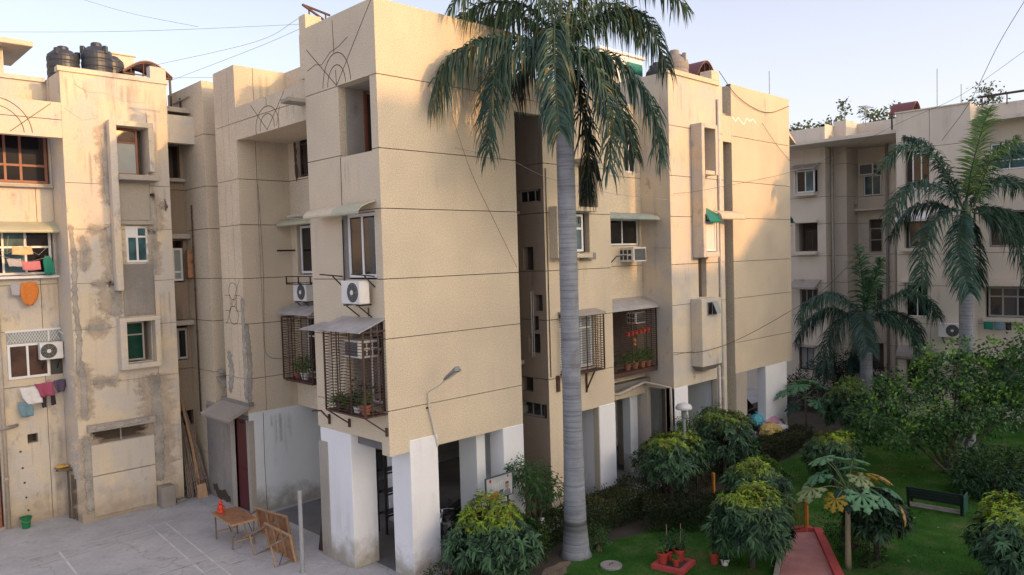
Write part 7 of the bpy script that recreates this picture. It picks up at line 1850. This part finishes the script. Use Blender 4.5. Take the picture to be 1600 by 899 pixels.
# ================================================================ garden furniture, pots, rubbish, notice board, cables
t = thing('garden_bench', 'long low dark green slatted bench on the lawn', 'bench', (13.42, -7.42, 0), R(-84.5 + 180))
L = 0.72
for k in range(4): MB().bbox((-L, -0.02 - 0.09 * k, 0.28), (L, 0.055 - 0.09 * k, 0.31), 0.006).build('seat_slat', M['bench'], t)
for k in range(4): MB().bbox((-L, 0.07 + 0.02 * k, 0.30 + 0.085 * k), (L, 0.095 + 0.02 * k, 0.375 + 0.085 * k), 0.006).build('back_slat', M['bench'], t)
for s in (-1, 1):
    MB().bar((s * (L - 0.05), -0.32, 0), (s * (L - 0.05), -0.30, 0.28), 0.06).bar((s * (L - 0.05), 0.04, 0), (s * (L - 0.05), 0.17, 0.64), 0.06).bar((s * (L - 0.05), -0.32, 0.26), (s * (L - 0.05), 0.08, 0.26), 0.05).build('end_frame', M['bench'], t)
MB().bbox((-L - 0.035, -0.36, 0.08), (-L - 0.004, 0.18, 0.60), 0.01).build('end_panel', simple('teal_bench_end', (0.02, 0.085, 0.065), 0.5), t)
MB().box((-L, -0.28, 0), (L, -0.05, 0.07)).build('footing', M['cement_pale'], t)
t = thing('lamp_post', 'garden lamp post with a white mushroom shade', 'lamp post', (10.35, -1.15, 0))
MB().lathe([(0.09, 0), (0.09, 0.08), (0.045, 0.1), (0.04, 2.35)], n=14).build('pole', M['steel'], t)
MB().lathe([(0.07, 2.35), (0.085, 2.40), (0.085, 2.58), (0.06, 2.62)], n=16).build('lamp_body', M['ac_slat'], t)
MB().lathe([(0.06, 2.60), (0.24, 2.64), (0.27, 2.68), (0.22, 2.78), (0.10, 2.84), (0.02, 2.855)], n=24).build('shade', M['lampwhite'], t, smooth=True)
for i, (post, end, lab) in enumerate((((10.0, -2.36), (9.9, -1.85), 'low iron fence with an orange post on the hedge side of the path gap'), ((9.50, -5.45), (8.95, -5.1), 'iron bar fence with an orange post at the head of the pink path'))):
    t = thing('garden_fence', lab, 'fence', (*post, 0), 0, 'low fences beside the path gap')
    d = (end[0] - post[0], end[1] - post[1])
    MB().bbox((-0.04, -0.04, 0), (0.04, 0.04, 0.92), 0.006).build('post', M['orange'], t)
    MB().bar((0, 0, 0.82), (d[0], d[1], 0.82), 0.03).bar((0, 0, 0.12), (d[0], d[1], 0.12), 0.03).build('rail', M['rust'], t)
    mb = MB()
    for k in range(1, 9): mb.bar((d[0] * k / 9, d[1] * k / 9, 0.1), (d[0] * k / 9, d[1] * k / 9, 0.86), 0.014)
    mb.build('bars', simple('ochre_rail_paint', (0.20, 0.11, 0.04), 0.7) if i else M['rust'], t)['kind'] = 'stuff'
    MB().box((d[0] - 0.02, d[1] - 0.02, 0), (d[0] + 0.02, d[1] + 0.02, 0.9)).build('end_post', M['rust'], t)
# pots on the red plinth
t = thing('plant_plinth', 'small red-edged square plinth on the lawn under the pots', 'plinth', (5.26, -4.08, 0), R(10))
mb = MB()
for a, b in (((-0.40, -0.40), (0.40, -0.28)), ((-0.40, 0.28), (0.40, 0.40)), ((-0.40, -0.28), (-0.28, 0.28)), ((0.28, -0.28), (0.40, 0.28))): mb.box((a[0], a[1], 0), (b[0], b[1], 0.12))
mb.build('kerb', M['redpaint'], t); MB().box((-0.28, -0.28, 0), (0.28, 0.28, 0.09)).build('bed', M['dark_soil'], t)
pot('p', 'left red pot with a low plant on the red plinth', (5.08, -3.90, 0.092), 0.135, 0.28, M['redpot'], 'pots on the red plinth', 'bush', 0.14, n=40, seed=31)
pot('p', 'right red pot with a tall staked plant on the red plinth', (5.48, -4.10, 0.092), 0.14, 0.30, M['redpot'], 'pots on the red plinth', 'bush', 0.5, ((0.02, 0.06, 0.03), (0.06, 0.13, 0.05)), 150, seed=32)
pot('p', 'small red pot in front on the red plinth', (5.16, -4.22, 0.092), 0.085, 0.18, M['redpot'], 'pots on the red plinth', 'bush', 0.08, n=20, seed=33)
pot('p', 'leafy pot at the back of the red plinth', (5.38, -3.86, 0.092), 0.12, 0.24, M['redpot'], 'pots on the red plinth', 'bush', 0.42, ((0.02, 0.06, 0.03), (0.06, 0.13, 0.05)), 120, seed=34)
mb = MB().tube([(5.5, -4.12, 0.3), (5.52, -4.13, 1.0)], 0.008, 5).tube([(5.36, -3.84, 0.3), (5.36, -3.83, 0.95)], 0.008, 5)
tag(mb.build('plant_stakes', M['wood_pale']), 'thin stakes standing in the plinth pots', 'stakes')['kind'] = 'stuff'
pot('p', 'red pot half hidden left of the largest clipped tree', (6.05, -4.72, 0.012), 0.12, 0.28, M['redpot'], 'pots on the lawn', 'bush', 0.14, n=30, seed=35)
pot('p', 'spiky-leaved pot beside the hidden red pot', (6.15, -4.95, 0.012), 0.11, 0.16, M['whitepot'], 'pots on the lawn', 'spiky', 0.36, ((0.02, 0.06, 0.03), (0.06, 0.14, 0.06)), 60, seed=36)
t = thing('manhole_cover', 'round concrete manhole cover in the grass by the palm', 'manhole cover', (4.28, -2.95, 0))
MB().lathe([(0.27, 0), (0.27, 0.05), (0.25, 0.062), (0.21, 0.062), (0.20, 0.055)], n=28).build('cover', M['cement'], t)
MB().tube([(-0.08, 0, 0.055), (-0.06, 0, 0.085), (0.06, 0, 0.085), (0.08, 0, 0.055)], 0.008, 6).build('lifting_ring', M['rust'], t)
# notice board beside the corner pillar
t = thing('notice_board', 'tilted framed notice board with a faded print of a person beside the corner pillar', 'notice board', (2.82, -0.62, 0), 0)
W, Z0, Z1 = 0.44, 1.59, 2.12
pn = MB().box((-W, -0.012, Z0), (W, 0.012, Z1)).build('print_sheet', M['sign'], t)
fr = MB()
for a, b in (((-W - 0.03, -0.02, Z0 - 0.03), (-W, 0.02, Z1 + 0.03)), ((W, -0.02, Z0 - 0.03), (W + 0.03, 0.02, Z1 + 0.03)), ((-W, -0.02, Z0 - 0.03), (W, 0.02, Z0)), ((-W, -0.02, Z1), (W, 0.02, Z1 + 0.03))): fr.box(a, b)
fr.build('frame', simple('slate_blue_frame', (0.055, 0.075, 0.10), 0.5), t)
for x in (-0.32, 0.32): MB().box((x - 0.02, 0.021, 0), (x + 0.02, 0.05, Z1)).build('post', M['iron'], t)
fs = pf('R', 0)
def flatp(poly, mat, d=-0.0135, name='print_shape'): MB().prism([(u, w) for u, w in poly], fs, d, -0.0122).build(name, mat, pn)
flatp([(-0.39, Z0 + 0.01), (-0.05, Z0 + 0.01), (0.0, Z0 + 0.14), (-0.18, Z0 + 0.17), (-0.36, Z0 + 0.10)], simple('print_orange', (0.45, 0.13, 0.05), 0.5))
flatp([(-0.12, Z0 + 0.012), (0.06, Z0 + 0.012), (0.14, Z0 + 0.17), (0.02, Z0 + 0.18)], simple('print_blue', (0.05, 0.09, 0.22), 0.5), -0.0145)
flatp(arc(0.26, Z0 + 0.24, 0.065, 0.085, 0, 345, 14), simple('print_skin', (0.30, 0.19, 0.15), 0.5), -0.0140)
flatp(arc(0.265, Z0 + 0.285, 0.072, 0.06, 10, 170, 10), simple('print_hair', (0.03, 0.03, 0.04), 0.5), -0.0150)
flatp([(0.15, Z0 + 0.01), (0.38, Z0 + 0.01), (0.36, Z0 + 0.13), (0.27, Z0 + 0.16), (0.18, Z0 + 0.13)], simple('print_suit', (0.16, 0.17, 0.20), 0.5), -0.0140)
flatp(arc(-0.31, Z1 - 0.07, 0.04, 0.045, 0, 345, 12), simple('print_red', (0.30, 0.03, 0.03), 0.5)); flatp(arc(0.29, Z1 - 0.05, 0.035, 0.03, 0, 345, 12), M['redlamp'])
mb = MB()
for i, (x, h) in enumerate(((-0.24, 0.10), (-0.14, 0.09), (-0.06, 0.085), (0.03, 0.09), (0.10, 0.08))):
    z = Z1 - 0.27 + 0.012 * i; mb.box((x, -0.0135, z), (x + 0.012, -0.0122, z + h)); mb.box((x + 0.0125, -0.0135, z + h - 0.012), (x + 0.06, -0.0122, z + h))
mb.build('faded_lettering', M['bag_white'], pn)
t = thing('cement_stone', 'broken white stone lying against the hedge below the notice board', 'stone', (3.98, -0.95, 0.55), R(20))
MB().add([(-0.14, -0.06, 0), (0.12, -0.08, 0), (0.14, 0.08, 0), (-0.12, 0.07, 0), (-0.10, -0.03, 0.24), (0.04, -0.04, 0.28), (0.06, 0.05, 0.26), (-0.08, 0.05, 0.22)], [(3, 2, 1, 0), (4, 5, 6, 7), (0, 1, 5, 4), (1, 2, 6, 5), (2, 3, 7, 6), (3, 0, 4, 7)]).build('stone', M['bag_white'], t)
MB().box((-0.12, -0.06, -0.545), (0.12, 0.06, -0.002)).build('plinth', M['cement'], t)
# rubbish bags on a mound of loose refuse
mb = MB(); _r = random.Random(77)
for k in range(60):
    x, y = 18.2 + _r.gauss(0, 0.55), 0.25 + _r.gauss(0, 0.4); z = max(0.02, 0.42 - 0.5 * math.hypot((x - 18.2) / 1.2, (y - 0.25) / 0.9)); q = _r.uniform(0.06, 0.16)
    mb.bar((x - q, y - q * _r.uniform(-1, 1), max(0.02, z - 0.05)), (x + q, y + q, z + _r.uniform(0, 0.08)), q * 1.4, q * 0.7)
for k in range(3): mb.lathe([(0.9 - 0.25 * k, 0.14 * k), (0.7 - 0.25 * k, 0.14 * (k + 1))], (18.2, 0.25, 0), 12)
tag(mb.build('refuse_mound', simple('mixed_refuse', (0.28, 0.24, 0.21), 0.9, var=0.5, scale=6)), 'low mound of loose refuse under the rubbish sacks', 'refuse')['kind'] = 'stuff'
def bag(label, p, r, mat, seed, sq=0.7):
    rg = random.Random(seed); n, m = 22, 10; V, F = [], []
    for i in range(m + 1):
        a = math.pi * i / m
        for j in range(n):
            b = 2 * math.pi * j / n; k = 0.86 + 0.16 * math.sin(2 * b + seed) + 0.10 * math.sin(5 * b + i * 1.3) + 0.06 * math.sin(9 * b + seed + i) + rg.uniform(-0.10, 0.10)
            z = max(-sq * 0.8, math.cos(a) * sq)
            V.append((r * k * math.sin(a) * math.cos(b) * 1.15, r * k * math.sin(a) * math.sin(b), r * (z + sq * 0.8)))
    for i in range(m):
        for j in range(n): F.append((i * n + j, i * n + (j + 1) % n, (i + 1) * n + (j + 1) % n, (i + 1) * n + j))
    t = thing('rubbish_bag', label, 'rubbish bag', p, 0, 'rubbish bags piled at the end bay')
    MB().add(V, F).build('sack', M[mat], t)
    MB().lathe([(0.02, 0), (0.035, 0.02), (0.06, 0.09)], (0, 0, r * sq * 1.78), 8).build('knot', M[mat], t)
for i, (p, r, m, lab) in enumerate((((17.75, 0.30, 0.62), 0.36, 'bag_cyan', 'bright cyan rubbish bag on top of the heap'), ((18.35, 0.10, 0.30), 0.50, 'bag_pink', 'big dusty pink rubbish sack'), ((17.75, -0.28, 0.25), 0.42, 'bag_yellow', 'yellow sack at the front of the rubbish heap'), ((18.3, -0.42, 0.22), 0.36, 'bag_white', 'pale cream sack beside the yellow one'), ((17.3, 0.5, 0.1), 0.42, 'bag_grey', 'grey sack at the left end of the rubbish heap'), ((18.2, 0.85, 0.3), 0.42, 'bag_white', 'white sack at the back of the rubbish heap'), ((19.0, 0.25, 0.1), 0.42, 'bag_grey', 'dark grey sack at the right end of the rubbish heap'), ((18.9, 0.8, 0.35), 0.36, 'bag_pink', 'small pink sack behind the dark grey one'))):
    bag(lab, p, r, m, 70 + i)
t = thing('wooden_board', 'broken brown board lying on the rubbish heap', 'board', (19.1, -0.05, 0.55), R(35))
MB().add([(-0.35, -0.1, 0), (0.35, -0.06, 0.12), (0.35, 0.1, 0.2), (-0.35, 0.08, 0.08), (-0.35, -0.1, 0.03), (0.35, -0.06, 0.15), (0.35, 0.1, 0.23), (-0.35, 0.08, 0.11)], [(3, 2, 1, 0), (4, 5, 6, 7), (0, 1, 5, 4), (1, 2, 6, 5), (2, 3, 7, 6), (3, 0, 4, 7)]).build('panel', M['bark'], t)
for i in range(4):
    pot('p', ('leftmost', 'second', 'third', 'rightmost')[i] + ' potted plant on the far ground-floor ledge', (27.4, 3.5 - 0.4 * i, 0.46), 0.14, 0.24, M['terracotta'], 'pots on the far ledge', 'bush', 0.34, ((0.02, 0.03, 0.015), (0.06, 0.08, 0.04)), 50, seed=80 + i)
MB().box((27.0, 1.9, 0), (27.99, 4.2, 0.455)).build('plant_ledge', M['cement'], far)
# overhead and wall cables
CB = [('thin dark cable crossing the sky above the left roof tanks', [(-4.79, 14.59, 15.17), (-2.19, 12.04, 15.07), (-0.58, 9.04, 14.75), (1.66, 6.15, 14.65)]),
      ('cable falling from the top edge towards the corner wing roof', [(-2.26, 15.02, 17.03), (-1.09, 12.41, 15.98), (0.12, 9.78, 15.13)]),
      ('sagging cable rising to the tilted frame on the corner roof', [(-1.1, 10.9, 13.91), (0.92, 7.55, 14.32), (1.38, 5.72, 14.68)]),
      ('low cable between the left parapet and the rear wing', [(0.13, 12.51, 14.04), (0.48, 9.34, 13.52)]),
      ('cable slanting from the arched shelter to the corner roof', [(0.12, 12.51, 13.91), (1.39, 8.5, 14.42), (1.39, 5.69, 14.37)]),
      ('thick black cable slanting down across the sky at the upper right', [(18.91, -8.59, 15.42), (20.48, -7.39, 14.35), (23.1, -5.84, 12.97), (24.5, -4.47, 11.81)]),
      ('long cable swooping from the right edge to the middle bay', [(18.82, -8.61, 13.71), (20.59, -6.18, 12.84), (22.31, -3.69, 12.47), (22.67, -1.29, 11.66), (19.15, -0.7, 10.63), (13.04, -0.45, 9.68), (11.6, -0.1, 9.52)]),
      ('black cable sagging low across the end bay towards the palms', [(11.5, -0.05, 4.22), (12.55, -0.5, 4.18), (14.47, -0.69, 4.38), (16.6, -1.33, 5.09), (19.82, -1.62, 5.99), (23.04, -1.89, 7.51)]),
      ('pale cable drooping from the corner wing across the trunk', [(2.2, -0.06, 10.30), (3.91, -0.2, 10.1), (4.5, -0.4, 9.85), (5.47, -0.35, 9.65), (7.91, -0.37, 9.37), (10.67, -0.3, 9.29), (11.6, 0.2, 9.3)])]
for i, (lab, p) in enumerate(CB):
    cv = catmull(p, 24); line(lab, [tuple(q) for q in cv], 0.010 if i in (5, 7) else 0.006, M['cable'] if i in (5, 6, 7) else M['cable_grey'], 'overhead_cable', 'cable', 'overhead cables')
for lab, o_, c_, p, r in (('thin cable running diagonally down the corner wing wall', 'R', -0.025, [(2.14, 11.17), (2.71, 9.8), (3.43, 8.61), (4.26, 7.3)], 0.0045), ('slack cable draped across the top of the end bay', 'R', -0.05, [(14.72, 14.02), (15.9, 13.33), (17.35, 12.98), (18.64, 12.98), (20.2, 13.41)], 0.012), ('thin cable slanting across the lit end bay', 'R', -0.04, [(17.9, 12.5), (19.0, 11.8), (20.2, 11.2)], 0.007),
        ('cable hanging along the rear wing wall and curling to the cage', 'R', 7.46, [(0.74, 10.0), (0.80, 7.5), (0.74, 5.2), (0.86, 4.75), (1.2, 4.65), (1.7, 4.66)], 0.008)):
    f_ = pf(o_, c_); line(lab, [tuple(q) for q in catmull([f_(u, 0, z) for u, z in p], 20)], r, M['cable'] if r > 0.01 else M['wood_grey'], 'wall_cable', 'cable', 'cables on the walls')
